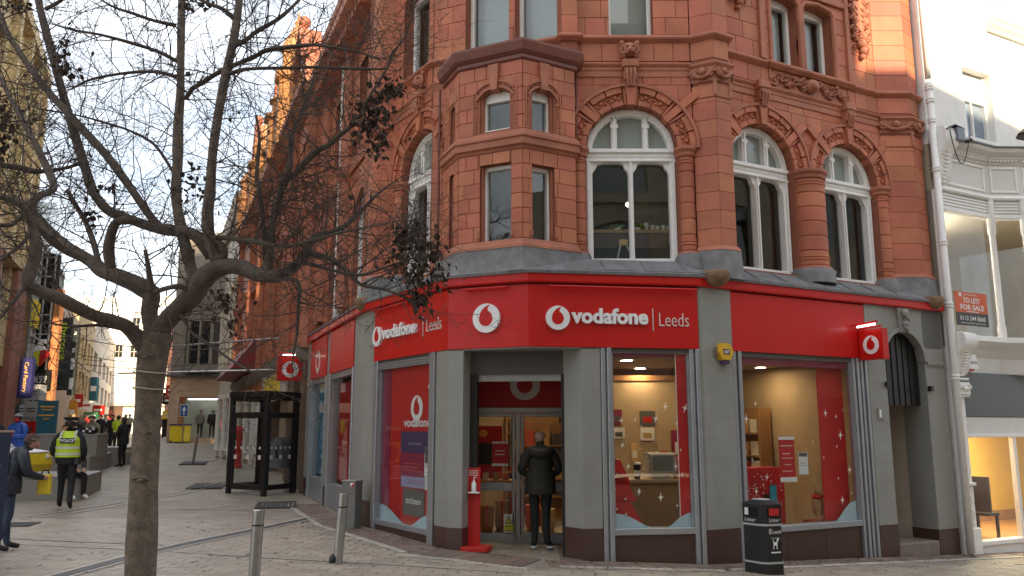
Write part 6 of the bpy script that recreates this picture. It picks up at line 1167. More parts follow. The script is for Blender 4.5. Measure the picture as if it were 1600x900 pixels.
def board(name, label, px_x, y, w, z0, z1, m, text=None, th=.25, tcol='signwhite', vert=False, rows=()):
    """free-hanging board facing down the street towards the viewer"""
    f = Fr((px_x, y), (px_x + w, y)); t = thing(name, label, 'sign', (px_x + w / 2, y, z0)); obj('board', MB().bbox(f, 0, w, -th, 0, z0, z1), m, t)
    if text:
        q = MB()
        if vert: lettering(q, f, text, w * .22, z1 - (z1 - z0) * .06, .012, (z1 - z0) * .52, w * .56, 0, .02, True)
        else: lettering(q, f, text, w * .1, z0 + (z1 - z0) * .3, .012, w * .8, (z1 - z0) * .4, 0, .01)
        obj('lettering', q, tcol, t)
    if rows: q = MB(); [q.box(f, w * a, w * b, 0, .015, z0 + (z1 - z0) * c, z0 + (z1 - z0) * d) for a, b, c, d in rows]; obj('print', q, tcol, t)
    return t, f
M['bannerslate'] = mat('banner_slate', (.035, .04, .042), .6, .1, 2); M['cubewhite'] = mat('cube_white', (.42, .41, .39), .6, .08); M['lime'] = mat('lime_letters', (.55, .70, .03), .5, .02); M['navy'] = mat('navy', (.018, .03, .07), .5, .1, 3); M['teal'] = mat('teal_board', (.03, .13, .19), .5, .08, 2); M['gold'] = mat('gold_print', (.70, .42, .10), .5, .05)
def px(u, d): return (u - 800) / 1280 * d * .985
t, f = board('banner', 'tall slate banner with lime letters reading thecore', px(88, 52) * 1.016, 52, .80, 4.3, 8.9, 'bannerslate', 'thecore', .2, 'lime', True); 
board('banner', 'narrow dark banner of white shop names right of the lime-lettered one', px(108, 52) * 1.016, 52.1, .43, 4.0, 8.5, 'bannerslate', None, .2, 'signwhite', False, [(.3, .7, .85, .9), (.3, .7, .6, .66), (.25, .75, .36, .52), (.25, .75, .08, .24)])
t, f = board('banner', 'navy vertical banner with gold letters on the brick pier', px(20, 38) * 1.0, 38, .60, 3.3, 5.15, mat('banner_navy', (.03, .03, .14), .5, .08), None); q = MB(); lettering(q, f, 'Card Factory', .19, 4.95, .012, 1.4, .25, 0, .02, True); obj('lettering', q, 'gold', t)
t = thing('diamond_sign', 'white, lime and red diamond-shaped sign on the black glass', 'sign', (-25.66, 44.6, 6.2)); f = Fr((-25.66, 44.6), (-24.66, 44.6)); q = MB(); obj('lime_quarter', MB().poly(f, [(-0.52, 5.96), (0.0, 6.08), (-0.016, 5.24)], 0, .15), mat('sign_lime', (.70, .68, .02), .5, .03), t); obj('red_quarter', MB().poly(f, [(0.0, 5.24), (0.52, 5.88), (0.32, 6.12), (0.016, 6.08)], 0, .15), 'redmatte', t); obj('white_quarter', MB().poly(f, [(-0.496, 5.984), (0.016, 6.096), (0.304, 6.144), (0.0, 6.52), (-0.24, 6.4)], 0, .15), 'signwhite', t); obj('teal_quarter', MB().poly(f, [(-0.16, 6.448), (0.016, 6.512), (0.24, 6.48), (0.24, 6.72), (-0.16, 6.72)], 0, .14), 'paper', t)
board('shop_sign', 'black sign strip with white letters under the diamond sign', -26.45, 44.7, 1.3, 4.05, 5.05, 'black', 'E DRINK SHOP', .2)
for k, (u, z0, m, lab) in enumerate(((36, 3.35, 'cubewhite', 'upper white cube sign at the foot of the black glass'), (36, 2.5, 'cubewhite', 'lower white cube sign stacked under the other'), (34, 1.5, 'redmatte', 'red cube sign under the two white ones'), (27, 2.5, 'paper', 'white arrow cube sign left of the stacked pair'), (26, 1.75, 'strip_green', 'teal cube sign beside the red one'))):
    f = Fr((px(u, 42) - .1, 42 + .02 * k), (px(u, 42) + 1, 42 + .02 * k)); t = thing('cube_sign', lab, 'sign', (px(u, 40) + .35, 40, z0)); mm = m if m in M else bpy.data.materials[m]; w = .75 if u > 30 else .32; obj('box', MB().bbox(f, 0, w, -.6, 0, z0, z0 + (.78 if u > 30 else .6)), mm, t); q = MB(); [q.box(f, w * .2, w * .8, 0, .015, z0 + .25 + .14 * i, z0 + .31 + .14 * i) for i in range(2)]; obj('print', q, 'inkgrey', t)
t, f = board('notice_board', 'teal notice board with gold heading and a cyan figure in the crowd', px(55, 34), 34, .78, gz(-20, 34), 3.05, 'teal', None, .15, 'gold', False, [(.15, .9, .88, .905), (.25, .8, .83, .85), (.1, .9, .73, .755), (.35, .65, .67, .69)]); q = MB(); [q.tube([f.p(.52, .02, z), f.p(.66, .02, z)], .03, 5) for z in (1.0, 1.25, 1.5)]; q.tube([f.p(.60, .02, .9), f.p(.60, .02, 1.5), f.p(.68, .02, 1.7)], .025, 5); obj('figure', q, mat('cyan_print', (.05, .5, .6), .5, .05), t)
t, f = board('notice_post', 'small navy notice post with gold lines by the granite planter', px(105, 27), 27, .42, gz(-15, 27), 1.95, 'navy', None, .3, 'gold', False, [(.15, .85, .86, .9), (.15, .85, .8, .83), (.2, .8, .74, .77)])
# festoon cables across the street
for y0, zl, zr, lab in ((36, 5.6, 4.4, 'highest festoon cable crossing the street behind the tree'), (42, 5.3, 4.2, 'second festoon cable crossing the street'), (48, 5.0, 4.8, 'third festoon cable crossing the street'), (58, 5.4, 4.4, 'farthest festoon cable crossing the street')):
    a = Vector((-24 - (y0 - 40) * .427, y0, zl + 1)); b = Vector((FLL.xy(0)[0] - (y0 - 20.1) * .427, y0, zr + 1)); q = MB(); q.tube([a.lerp(b, i / 14) - Vector((0, 0, .5 * sin(pi * i / 14))) for i in range(15)], .02, 4); tag(obj('cable', q, 'black'), lab, 'cable')
for z, y0 in ((4.45, 26), (3.5, 24)):
    q = MB(); q.tube([(-11.5, y0, z), FLL.xy(-5, .1) + (z + .15,)], .028, 6); tag(obj('steel_rail', q, 'steel'), ('upper' if z > 4 else 'lower') + ' pale steel rail jutting from the terrace over the kiosk', 'rail')
for u, d, w, z0, z1, m, lab in ((122, 66, .9, 3.4, 4.1, 'signwhite', 'small white box sign with red print on the left side of the street'), (128, 70, 1.2, 2.7, 3.3, 'shopgreen', 'long green shop sign far down the left side'), (141, 78, 1.1, 3.2, 4.1, 'redmatte', 'round-cornered red sign far down the left side of the street'), (112, 58, .5, 3.4, 4.3, 'redmatte', 'small red arrow sign under the slate banners'), (104, 56, .5, 2.2, 3.8, 'prodamber', 'orange upright banner by the dark doorway on the left'), (134, 74, .7, 4.4, 6.5, 'teal', 'teal hanging banner high on the far left row')):
    if m == 'shopgreen' and m not in M: M[m] = mat('shop_green', (.03, .16, .08), .5, .08)
    if m == 'prodamber' and m not in M: M[m] = mat('banner_amber', (.65, .30, .03), .6, .08)
    board('shop_sign', lab, px(u, d), d, w, z0, z1, m, None, .2, 'signwhite' if m != 'signwhite' else 'redmatte', False, [(.15, .85, .4, .62)])
# ------------------------------------------------------------------ bare street tree in front
LIMBS = {
    'trunk': [(-3.309,7.7,0.133,0.1538),(-3.347,7.7,0.707,0.1443),(-3.367,7.7,1.267,0.1374),(-3.381,7.7,1.843,0.1332),(-3.387,7.7,2.314,0.1376),(-3.373,7.7,2.613,0.1506),(-3.35,7.7,2.795,0.1512)],
    'a': [(-3.439,7.68,2.642,0.0902),(-3.508,7.6,2.759,0.0775),(-3.556,7.5,2.831,0.0678),(-3.659,7.4,2.877,0.0641),(-3.757,7.3,2.905,0.0604),(-3.874,7.0,2.992,0.0581),(-4.006,6.9,3.048,0.0574),(-4.073,6.8,3.097,0.0566),(-4.073,6.8,3.207,0.0541),(-4.04,6.8,3.373,0.0516),(-4.081,6.8,3.568,0.0437),(-4.124,6.75,3.735,0.0408),(-4.22,6.7,3.805,0.0379),(-4.322,6.6,3.82,0.0267)],
    'a2': [(-4.124,6.75,3.735,0.0381),(-4.078,6.8,3.861,0.0385),(-4.02,6.9,3.948,0.0363),(-4.04,6.95,4.039,0.0366),(-4.16,7.0,4.232,0.0342),(-4.293,7.05,4.428,0.0317),(-4.416,7.1,4.611,0.0291),(-4.632,7.2,4.886,0.0238),(-4.844,7.3,5.183,0.0212)],
    'b': [(-3.382,7.7,2.734,0.0906),(-3.459,7.75,2.985,0.0794),(-3.482,7.8,3.167,0.0926),(-3.62,7.8,3.273,0.0959),(-3.799,7.8,3.349,0.0868),(-3.997,7.85,3.421,0.0781),(-4.137,7.9,3.521,0.0693),(-4.413,8.0,3.678,0.0576),(-4.656,8.1,3.84,0.0552),(-4.836,8.15,4.0,0.0524),(-4.998,8.2,4.149,0.043),(-5.232,8.3,4.294,0.0369)],
    'b3': [(-4.138,7.9,3.527,0.0504),(-4.274,7.85,3.581,0.0439),(-4.39,7.8,3.634,0.0405),(-4.472,7.7,3.713,0.0339),(-4.515,7.6,3.789,0.0275)],
    'b2': [(-3.896,7.82,3.435,0.0529),(-3.926,7.8,3.602,0.0561),(-3.89,7.75,3.769,0.0528),(-3.819,7.7,3.871,0.0464),(-3.715,7.7,3.884,0.0402),(-3.643,7.72,3.883,0.0372)],
    'b4': [(-4.031,7.85,3.453,0.0344),(-4.145,7.95,3.687,0.0318),(-4.328,8.1,3.954,0.0293),(-4.512,8.2,4.183,0.0265),(-4.668,8.3,4.364,0.0235)],
    'c': [(-2.889,7.7,3.549,0.0738),(-3.042,7.75,3.724,0.0683),(-3.172,7.8,3.794,0.0657),(-3.411,7.9,3.844,0.0634),(-3.597,8.0,3.895,0.0578),(-3.823,8.1,3.98,0.0554),(-4.001,8.15,4.047,0.0558),(-4.177,8.2,4.129,0.0529),(-4.334,8.25,4.287,0.0533),(-4.425,8.3,4.419,0.0538),(-4.556,8.35,4.703,0.051),(-4.725,8.4,5.078,0.0517),(-4.884,8.45,5.456,0.0488),(-5.107,8.5,6.039,0.0461),(-5.305,8.55,6.548,0.0432),(-5.4,8.6,6.85,0.04)],
    'd': [(-3.477,7.95,3.85,0.0478),(-3.602,8.0,3.961,0.045),(-3.754,8.05,4.141,0.0455),(-3.917,8.1,4.345,0.0459),(-4.225,8.2,4.701,0.0468),(-4.65,8.3,5.126,0.0443),(-5.09,8.4,5.575,0.0417),(-5.476,8.5,6.039,0.0355),(-5.738,8.6,6.396,0.0325),(-5.931,8.7,6.748,0.0294)],
    'e': [(-3.347,7.7,2.746,0.1148),(-3.276,7.68,2.884,0.1027),(-3.14,7.65,3.02,0.0996),(-2.996,7.6,3.146,0.1023),(-2.902,7.58,3.289,0.1084),(-2.794,7.55,3.369,0.1021),(-2.658,7.5,3.396,0.0836),(-2.491,7.45,3.368,0.0771),(-2.353,7.4,3.304,0.0765),(-2.235,7.4,3.28,0.0735),(-2.123,7.42,3.296,0.059),(-2.04,7.45,3.362,0.0534),(-1.973,7.5,3.451,0.0508),(-1.931,7.55,3.578,0.0453),(-1.869,7.6,3.695,0.0396),(-1.742,7.62,3.744,0.0336),(-1.598,7.65,3.827,0.0277),(-1.476,7.7,3.967,0.0217),(-1.316,7.75,4.168,0.0157),(-1.17,7.8,4.3,0.0095)],
    'e2': [(-1.924,7.55,3.554,0.0362),(-1.844,7.5,3.506,0.0329),(-1.712,7.45,3.471,0.0297),(-1.573,7.4,3.376,0.0265),(-1.478,7.35,3.283,0.0204),(-1.349,7.3,3.179,0.0174),(-1.149,7.25,3.135,0.0144),(-0.911,7.2,3.034,0.0114),(-0.785,7.2,2.977,0.0085)],
    'e3': [(-2.989,7.6,3.134,0.0421),(-3.063,7.5,3.202,0.0297),(-3.156,7.4,3.173,0.0235),(-3.237,7.3,3.109,0.0202)],
    'e4': [(-2.125,7.42,3.326,0.0266),(-1.946,7.4,3.412,0.0206),(-1.656,7.3,3.327,0.0174),(-1.374,7.2,3.255,0.0143),(-1.074,7.1,3.322,0.0113),(-0.81,7.0,3.388,0.0084)],
    'e5': [(-2.175,7.4,3.256,0.0235),(-1.941,7.3,3.214,0.0203),(-1.912,7.25,2.973,0.0172),(-1.913,7.25,2.743,0.0142),(-1.938,7.25,2.543,0.0113)],
    'f': [(-2.983,7.62,3.198,0.0664),(-3.062,7.7,3.38,0.0643),(-3.121,7.75,3.515,0.0618),(-3.204,7.8,3.717,0.0593),(-3.293,7.85,3.988,0.0569),(-3.355,7.9,4.232,0.0575),(-3.381,7.95,4.582,0.055),(-3.424,8.0,5.01,0.0526),(-3.428,8.0,5.358,0.0463),(-3.477,8.05,5.878,0.0437),(-3.524,8.1,6.377,0.041),(-3.542,8.1,6.636,0.0378)],
    'g': [(-2.734,7.55,3.382,0.0601),(-2.797,7.55,3.517,0.0603),(-2.869,7.55,3.702,0.0666),(-2.888,7.55,3.908,0.0608),(-2.883,7.55,4.128,0.0519),(-2.882,7.55,4.511,0.0493),(-2.842,7.55,4.966,0.0498),(-2.796,7.55,5.349,0.047),(-2.742,7.55,5.712,0.0442),(-2.714,7.55,6.107,0.0414),(-2.713,7.55,6.315,0.0384)],
    'g1': [(-3.368,8.0,5.253,0.0264),(-3.288,7.95,5.336,0.0263),(-3.135,7.85,5.375,0.026),(-2.86,7.6,5.385,0.0253),(-2.652,7.5,5.419,0.025),(-2.483,7.45,5.468,0.0248),(-2.346,7.4,5.504,0.0247),(-2.044,7.35,5.519,0.0215),(-1.872,7.3,5.507,0.0183),(-1.664,7.25,5.45,0.0151),(-1.46,7.2,5.393,0.012),(-1.25,7.15,5.293,0.0089)],
    'g2': [(-2.737,7.55,5.617,0.0284),(-2.638,7.6,5.71,0.0254),(-2.564,7.65,5.817,0.0256),(-2.393,7.7,5.961,0.0226),(-2.283,7.75,6.099,0.0196),(-2.192,7.8,6.247,0.0165),(-2.112,7.8,6.389,0.0132)],
    'g3': [(-2.807,7.55,5.309,0.0219),(-2.648,7.5,5.339,0.0218),(-2.476,7.45,5.336,0.0186),(-2.153,7.4,5.32,0.0185),(-1.876,7.35,5.303,0.0153),(-1.577,7.3,5.267,0.0152),(-1.265,7.25,5.238,0.012),(-1.161,7.2,5.24,0.012),(-1.123,7.2,5.374,0.012),(-1.024,7.2,5.509,0.009),(-0.95,7.2,5.716,0.0091),(-0.923,7.2,5.912,0.0076)],
    'h': [(-2.259,7.42,3.296,0.0531),(-2.256,7.45,3.532,0.0446),(-2.258,7.5,3.771,0.0391),(-2.236,7.55,4.002,0.0365),(-2.199,7.6,4.226,0.037),(-2.165,7.65,4.403,0.0342),(-2.163,7.7,4.76,0.0284),(-2.098,7.75,4.993,0.0255),(-2.027,7.8,5.285,0.0194),(-2.0,7.85,5.445,0.013)],
    'h2': [(-2.176,7.6,4.264,0.0339),(-2.079,7.55,4.306,0.0337),(-1.978,7.5,4.404,0.0336),(-1.843,7.45,4.508,0.0304),(-1.724,7.4,4.548,0.0272),(-1.625,7.35,4.618,0.0241),(-1.515,7.3,4.687,0.024),(-1.413,7.25,4.781,0.0179),(-1.309,7.2,4.968,0.0149),(-1.204,7.15,5.116,0.0119),(-1.134,7.1,5.219,0.0118)],
    'i': [(-2.28,7.45,3.422,0.0297),(-2.301,7.4,3.654,0.0267),(-2.307,7.35,3.837,0.0266),(-2.333,7.3,4.067,0.0236),(-2.364,7.3,4.202,0.0207),(-2.358,7.3,4.425,0.0179),(-2.36,7.3,4.581,0.0149),(-2.402,7.3,4.801,0.012)],
    'j': [(-2.812,7.55,3.474,0.0542),(-2.694,7.5,3.494,0.0419),(-2.73,7.5,3.604,0.036),(-2.842,7.55,3.665,0.0333)],
    'k': [(-2.873,7.55,3.677,0.0302),(-2.626,7.45,3.654,0.0269),(-2.294,7.35,3.582,0.0235),(-2.044,7.3,3.547,0.0204),(-1.73,7.2,3.595,0.0144),(-1.453,7.1,3.642,0.0114),(-1.125,7.0,3.675,0.0084)],
    'l': [(-3.431,7.75,3.109,0.0337),(-3.443,7.7,3.224,0.0366),(-3.458,7.65,3.401,0.0274),(-3.48,7.6,3.577,0.0213)],
    'm': [(-3.551,7.6,2.783,0.0209),(-3.656,7.5,2.819,0.0177),(-3.784,7.4,2.83,0.0146),(-3.961,7.3,2.806,0.0115),(-4.137,7.2,2.834,0.0085)],
    'n': [(-3.214,7.7,2.917,0.0182),(-3.103,7.6,2.952,0.018),(-2.945,7.5,2.772,0.0147),(-2.724,7.4,2.644,0.0145),(-2.508,7.3,2.508,0.0114),(-2.242,7.2,2.371,0.0084)],
    'o': [(-3.364,7.95,4.347,0.0193),(-3.547,8.1,4.598,0.0165),(-3.754,8.2,4.841,0.0168),(-4.048,8.3,5.019,0.0136),(-4.38,8.4,5.151,0.0138),(-4.754,8.5,5.278,0.0105),(-5.242,8.6,5.392,0.0106)],
    'p': [(-3.518,8.05,5.699,0.0235),(-3.669,8.0,5.767,0.02),(-3.885,7.95,5.828,0.0199),(-4.233,7.9,5.91,0.0165),(-4.502,7.9,5.959,0.0132),(-4.646,7.8,5.964,0.0098)],
    'q': [(-3.499,8.05,5.521,0.0234),(-3.767,8.1,5.6,0.0202),(-4.152,8.2,5.624,0.017),(-4.541,8.3,5.597,0.0138),(-4.794,8.4,5.531,0.0104)],
    'r': [(-3.568,8.1,6.12,0.0238),(-3.786,8.05,6.152,0.0203),(-4.005,8.0,6.213,0.0168),(-4.178,8.0,6.271,0.0135),(-4.391,8.0,6.395,0.0101)],
    's': [(-5.211,8.5,6.529,0.0251),(-5.029,8.4,6.55,0.0213),(-4.897,8.4,6.658,0.0177)],
    't': [(-4.133,6.75,3.723,0.0245),(-4.137,6.6,3.573,0.0212),(-4.177,6.5,3.537,0.0183),(-4.213,6.4,3.491,0.0154)],
    'u': [(-4.075,6.8,3.124,0.0216),(-4.084,6.7,2.999,0.0159),(-4.114,6.6,2.85,0.013),(-4.14,6.5,2.707,0.0102)],
    'v': [(-4.081,6.8,3.568,0.0191),(-4.126,6.7,3.406,0.0161),(-4.161,6.6,3.303,0.0132),(-4.193,6.5,3.202,0.0104)],
    'w': [(-4.556,8.35,4.703,0.0238),(-4.635,8.2,4.583,0.02),(-4.811,8.0,4.477,0.0293),(-4.947,7.9,4.484,0.0321),(-5.078,7.8,4.478,0.0317)],
    'x': [(-2.753,7.55,5.902,0.0254),(-2.842,7.5,5.977,0.0221),(-3.004,7.5,6.045,0.019),(-3.168,7.5,6.134,0.0158)],
}
M['bark'] = mat('bark', (.17, .132, .10), .85, .4, 14, 1.0, 60, dirt=.55, dirt_col=(.06, .046, .036)); M['limbbark'] = mat('limb_bark', (.12, .093, .074), .85, .3, 9, .9, 45, dirt=.4, dirt_col=(.035, .028, .022)); M['twig'] = mat('twig_bark', (.075, .055, .045), .8, .25, 5); M['leaf'] = mat('dead_leaf', (.060, .040, .028), .8, .35, 12, island=.5)
TREE = thing('tree', 'bare street tree with a few clumps of dead leaves in front of the red building', 'tree', (-3.5, 7.7, gz(-3.5, 7.7)))
tr_ = random.Random(42)
def smooth_line(P, k=4):
    out = []
    for i in range(len(P) - 1):
        a, b, c, d = P[max(i - 1, 0)], P[i], P[i + 1], P[min(i + 2, len(P) - 1)]
        for j in range(k):
            t = j / k; out.append(tuple(.5 * (2 * b[m] + (c[m] - a[m]) * t + (2 * a[m] - 5 * b[m] + 4 * c[m] - d[m]) * t * t + (3 * b[m] - a[m] - 3 * c[m] + d[m]) * t ** 3) for m in range(4)))
    return out + [P[-1]]
TW = MB(); LEAVES = MB()
def limb_mesh(mb, S, sides, wob):
    ph = [tr_.uniform(0, 6) for _ in range(4)]
    pts = [Vector(p[:3]) for p in S]; n = len(pts); ref = Vector((.2, 1, .1)).normalized(); V = []
    for i, p in enumerate(pts):
        d = (pts[min(i + 1, n - 1)] - pts[max(i - 1, 0)]).normalized(); a = d.cross(ref)
        if a.length < .1: a = d.cross(Vector((1, 0, 0)))
        a.normalize(); b = d.cross(a)
        for j in range(sides):
            t = 2 * pi * j / sides; r = S[i][3] * (1 + wob * (sin(2 * t + ph[0] + i * .35) + .6 * sin(3 * t + ph[1] - i * .5)) + wob * .8 * sin(i * .9 + ph[2]))
            V.append(p + (a * cos(t) + b * sin(t)) * r)
    mb.add(V, [(i * sides + j, i * sides + (j + 1) % sides, (i + 1) * sides + (j + 1) % sides, (i + 1) * sides + j) for i in range(n - 1) for j in range(sides)] + [tuple(range(sides)), tuple(range((n - 1) * sides, n * sides))])
def twig(p, d, L, r, lvl):
    n = 5 if lvl < 2 else 4; pts = [p.copy()]; d = d.normalized(); bend = Vector((tr_.gauss(0, .25), tr_.gauss(0, .25), tr_.gauss(.10, .22))); q = p.copy()
    for i in range(n):
        d = (d + bend * .55 + Vector((tr_.gauss(0, .12), tr_.gauss(0, .12), tr_.gauss(0, .12)))).normalized(); q = q + d * (L / n); pts.append(q.copy())
    TW.tube(pts, [r * (1 - .65 * i / n) for i in range(n + 1)], 4 if lvl < 1 else 3, False)
    if lvl < 2:
        for _ in range(tr_.choice((4, 5, 6)) if lvl == 0 else tr_.choice((2, 3, 3))):
            t = tr_.uniform(.2, 1); i = min(n - 1, int(t * n)); a = pts[i].lerp(pts[i + 1], t * n - i); ax = (pts[i + 1] - pts[i]).normalized()
            s = Vector((tr_.gauss(0, 1), tr_.gauss(0, .7), tr_.gauss(.1, 1))); s = (s - ax * s.dot(ax)).normalized()
            twig(a, ax * tr_.uniform(.2, .8) + s, L * tr_.uniform(.35, .65), max(.0020, r * .55), lvl + 1)
for nm, P in LIMBS.items():
    S = smooth_line(P, 5); mb = MB()
    S = [(x, y, z, max(r * .92, .004)) for x, y, z, r in S]
    limb_mesh(mb, S, 16 if nm == 'trunk' else 9, .035 if nm in ('trunk', 'a', 'b', 'e', 'c', 'd') else .05)
    if nm == 'trunk':
        for (z, dx, w) in ((1.86, .04, .06), (1.68, -.09, .05), (1.44, .02, .075), (2.55, -.02, .08)):
            c = min(S, key=lambda s: abs(s[2] - z)); yy = c[1] - sqrt(max(.001, c[3] ** 2 - dx ** 2))
            mb.tube([(c[0] + dx + w * cos(a), yy - .004 + .012 * sin(a), z + w * .42 * sin(a)) for a in [pi * i / 9 for i in range(10)]], [.008 + .008 * sin(pi * i / 9) for i in range(10)], 6)
            mb.ball((c[0] + dx, yy, z + .005), w * .55, 8, 5, (1, .3, .45))
    obj('trunk' if nm == 'trunk' else 'limb', mb, 'bark' if nm in ('trunk', 'f', 'g') else ('limbbark' if P[0][3] > .03 else 'twig'), TREE, smooth=True)
    if nm == 'trunk': continue
    acc = 0
    for i in range(len(S) - 1):
        a, b = Vector(S[i][:3]), Vector(S[i + 1][:3]); acc += (b - a).length; r = S[i][3]
        sp = .072 if r < .03 else .11
        while acc > sp:
            acc -= sp * tr_.uniform(.7, 1.3); ax = (b - a).normalized(); s = Vector((tr_.gauss(0, 1), tr_.gauss(0, .8), tr_.gauss(.25, 1))); s = (s - ax * s.dot(ax)).normalized()
            if r > .05 and tr_.random() < .5: continue
            twig(a.lerp(b, tr_.random()) , ax * tr_.uniform(.1, .9) + s, tr_.uniform(.30, .95) * (1 if r < .05 else .7), min(.0075, max(.0035, r * .4)), 0)
    e = Vector(S[-1][:3]); ax = (e - Vector(S[-3][:3])).normalized()
    for _ in range(3): twig(e, ax + Vector((tr_.gauss(0, .3), tr_.gauss(0, .3), tr_.gauss(0, .3))), tr_.uniform(.3, .7), .004, 0)
# dense witch's-broom of fine twigs in the fork on the right
for _ in range(70): twig(Vector((tr_.uniform(-2.35, -1.9), tr_.uniform(7.4, 7.7), tr_.uniform(3.95, 4.35))), Vector((tr_.gauss(.5, .8), tr_.gauss(0, .5), tr_.gauss(-.1, .5))), tr_.uniform(.3, .8), .0045, 1)
stuff(obj('twigs', TW, 'twig', TREE))
def leaf(c):
    L = tr_.uniform(.035, .075); w = L * tr_.uniform(.25, .45); d = Vector((tr_.gauss(0, .5), tr_.gauss(0, .5), tr_.gauss(-.9, .5))).normalized(); s = d.cross(Vector((tr_.gauss(0, 1), tr_.gauss(0, 1), tr_.gauss(0, 1)))).normalized(); n = d.cross(s); k = tr_.uniform(.15, .6)
    P = [c, c + d * L * .35 + s * w + n * w * k, c + d * L * .75 + s * w * .7 + n * w * k * 1.4, c + d * L + n * L * .2, c + d * L * .75 - s * w * .7 + n * w * k, c + d * L * .35 - s * w + n * w * k, c + d * L * .5 - n * w * .2]
    LEAVES.add(P, [(0, 1, 6), (1, 2, 6), (2, 3, 6), (3, 4, 6), (4, 5, 6), (5, 0, 6)])
for (c, n, sx, sz) in (((-1.27, 7.2, 4.85), 55, .12, .14), ((-1.33, 7.22, 4.68), 90, .14, .22), ((-1.12, 7.15, 5.02), 40, .1, .1), ((-1.22, 7.2, 4.45), 22, .05, .12), ((-.86, 7.05, 3.45), 120, .18, .24), ((-.78, 7.1, 3.27), 70, .18, .12), ((-.83, 7.2, 3.06), 40, .10, .12), ((-.95, 7.1, 3.62), 40, .12, .14), ((-4.76, 7.3, 4.8), 60, .12, .2), ((-4.8, 7.3, 4.52), 40, .1, .16), ((-4.68, 8, 5.78), 26, .07, .16), ((-4.6, 8, 5.6), 18, .1, .06), ((-5.2, 8, 6.3), 22, .14, .06), ((-4.2, 8.2, 4.39), 10, .12, .06), ((-4.25, 8, 4.03), 16, .06, .18), ((-3.4, 8, 6.29), 8, .05, .04), ((-3.05, 7.6, 6.12), 14, .12, .05), ((-3.16, 7.8, 4.27), 24, .12, .2), ((-2.66, 7.5, 3.07), 34, .14, .12), ((-2.55, 7.45, 2.85), 12, .05, .12)):
    for _ in range(int(n * 1.9)): leaf(Vector((tr_.gauss(c[0], sx * .62), tr_.gauss(c[1], sx * .62), tr_.gauss(c[2], sz * .62))))
for _ in range(60): leaf(Vector((tr_.uniform(-5.2, -.6), tr_.uniform(7, 8.2), tr_.uniform(3.2, 6.2))))
stuff(obj('dead_leaves', LEAVES, 'leaf', TREE))
for z, lab in ((2.42, 'upper pale cable wound round the tree trunk'), (2.27, 'lower pale cable wound round the tree trunk')):
    c = min(smooth_line(LIMBS['trunk'], 5), key=lambda s: abs(s[2] - z)); q = MB(); q.tube([(c[0] + (c[3] + .008) * cos(a), c[1] + (c[3] + .008) * sin(a), z + .01 * sin(2 * a)) for a in [2 * pi * i / 20 for i in range(21)]], .006, 5); tag(obj('cable', q, 'pale'), lab, 'cable')
# ------------------------------------------------------------------ street furniture
def bollard(x, y, ztop, lean, label):
    z = gz(x, y); t = thing('bollard', label, 'bollard', (x, y, z), 'steel bollards in front of the shop'); q = MB(); h = ztop - z; c = lambda s: (x + lean * s, y)
    V = MB(); V.tube([(x, y, z - .05), (x + lean * .5, y, z + h * .5), (x + lean, y, z + h - .004)], .06, 18); obj('tube', V, 'steel', t, auto=40); obj('cap', MB().lathe((x + lean, y), [(.064, z + h - .02), (.064, z + h), (.05, z + h + .006), (.0, z + h + .008)], 18), 'steel', t, auto=40); obj('band', MB().lathe((x + lean * .82, y), [(.0615, z + h * .80), (.0625, z + h * .81), (.0615, z + h * .82)], 18), 'black', t); obj('hinge', MB().ball((x - .05, y - .02, z + .05), .07, 8, 6, (.8, 1, 1)), 'black', t); obj('foot_plate', MB().lathe((x, y), [(.12, z - .02), (.12, z + .012), (.06, z + .014)], 16), 'steel', t)
bollard(-2.18, 10.66, 1.09, .05, 'brushed steel bollard leaning slightly beside the left shop window'); bollard(-2.70, 8.95, 1.05, .02, 'nearest steel bollard cut off by the bottom of the picture')
x, y = -11.9, 31.2; t = thing('bollard', 'thin pale bollard post far along the pavement before the mannequin window', 'bollard', (x, y, gz(x, y))); obj('tube', MB().tube([(x, y, gz(x, y) - .05), (x + .12, y, gz(x, y) + 1.05)], .05, 12), 'steel', t); obj('cap', MB().ball((x + .12, y, gz(x, y) + 1.05), .052, 10, 6), 'steel', t)
z = gz(-2.72, 14.1); f = Fr((-2.86, 14.12), (-2.60, 14.02)); t = thing('service_cabinet', 'small grey steel cabinet with a red and white sticker against the corner pier', 'cabinet', (-2.72, 14.1, z)); obj('case', MB().bbox(f, 0, .27, -.22, 0, z - .05, 1.03), 'greydark' if 0 else mat('cabinet_grey', (.15, .15, .14), .5, .12, 4, dirt=.2), t); obj('lid', MB().bbox(f, -.01, .28, -.23, .01, 1.03, 1.05), 'grey', t); obj('sticker', MB().box(f, .17, .24, .0, .003, .95, 1.01), 'signwhite', t); obj('sticker_mark', MB().poly(f, [(.17, .95), (.24, .95), (.24, 1.01)], .003, .005), 'red', t); obj('door_seam', MB().box(f, .02, .25, 0, .004, .84, .845), 'black', t)
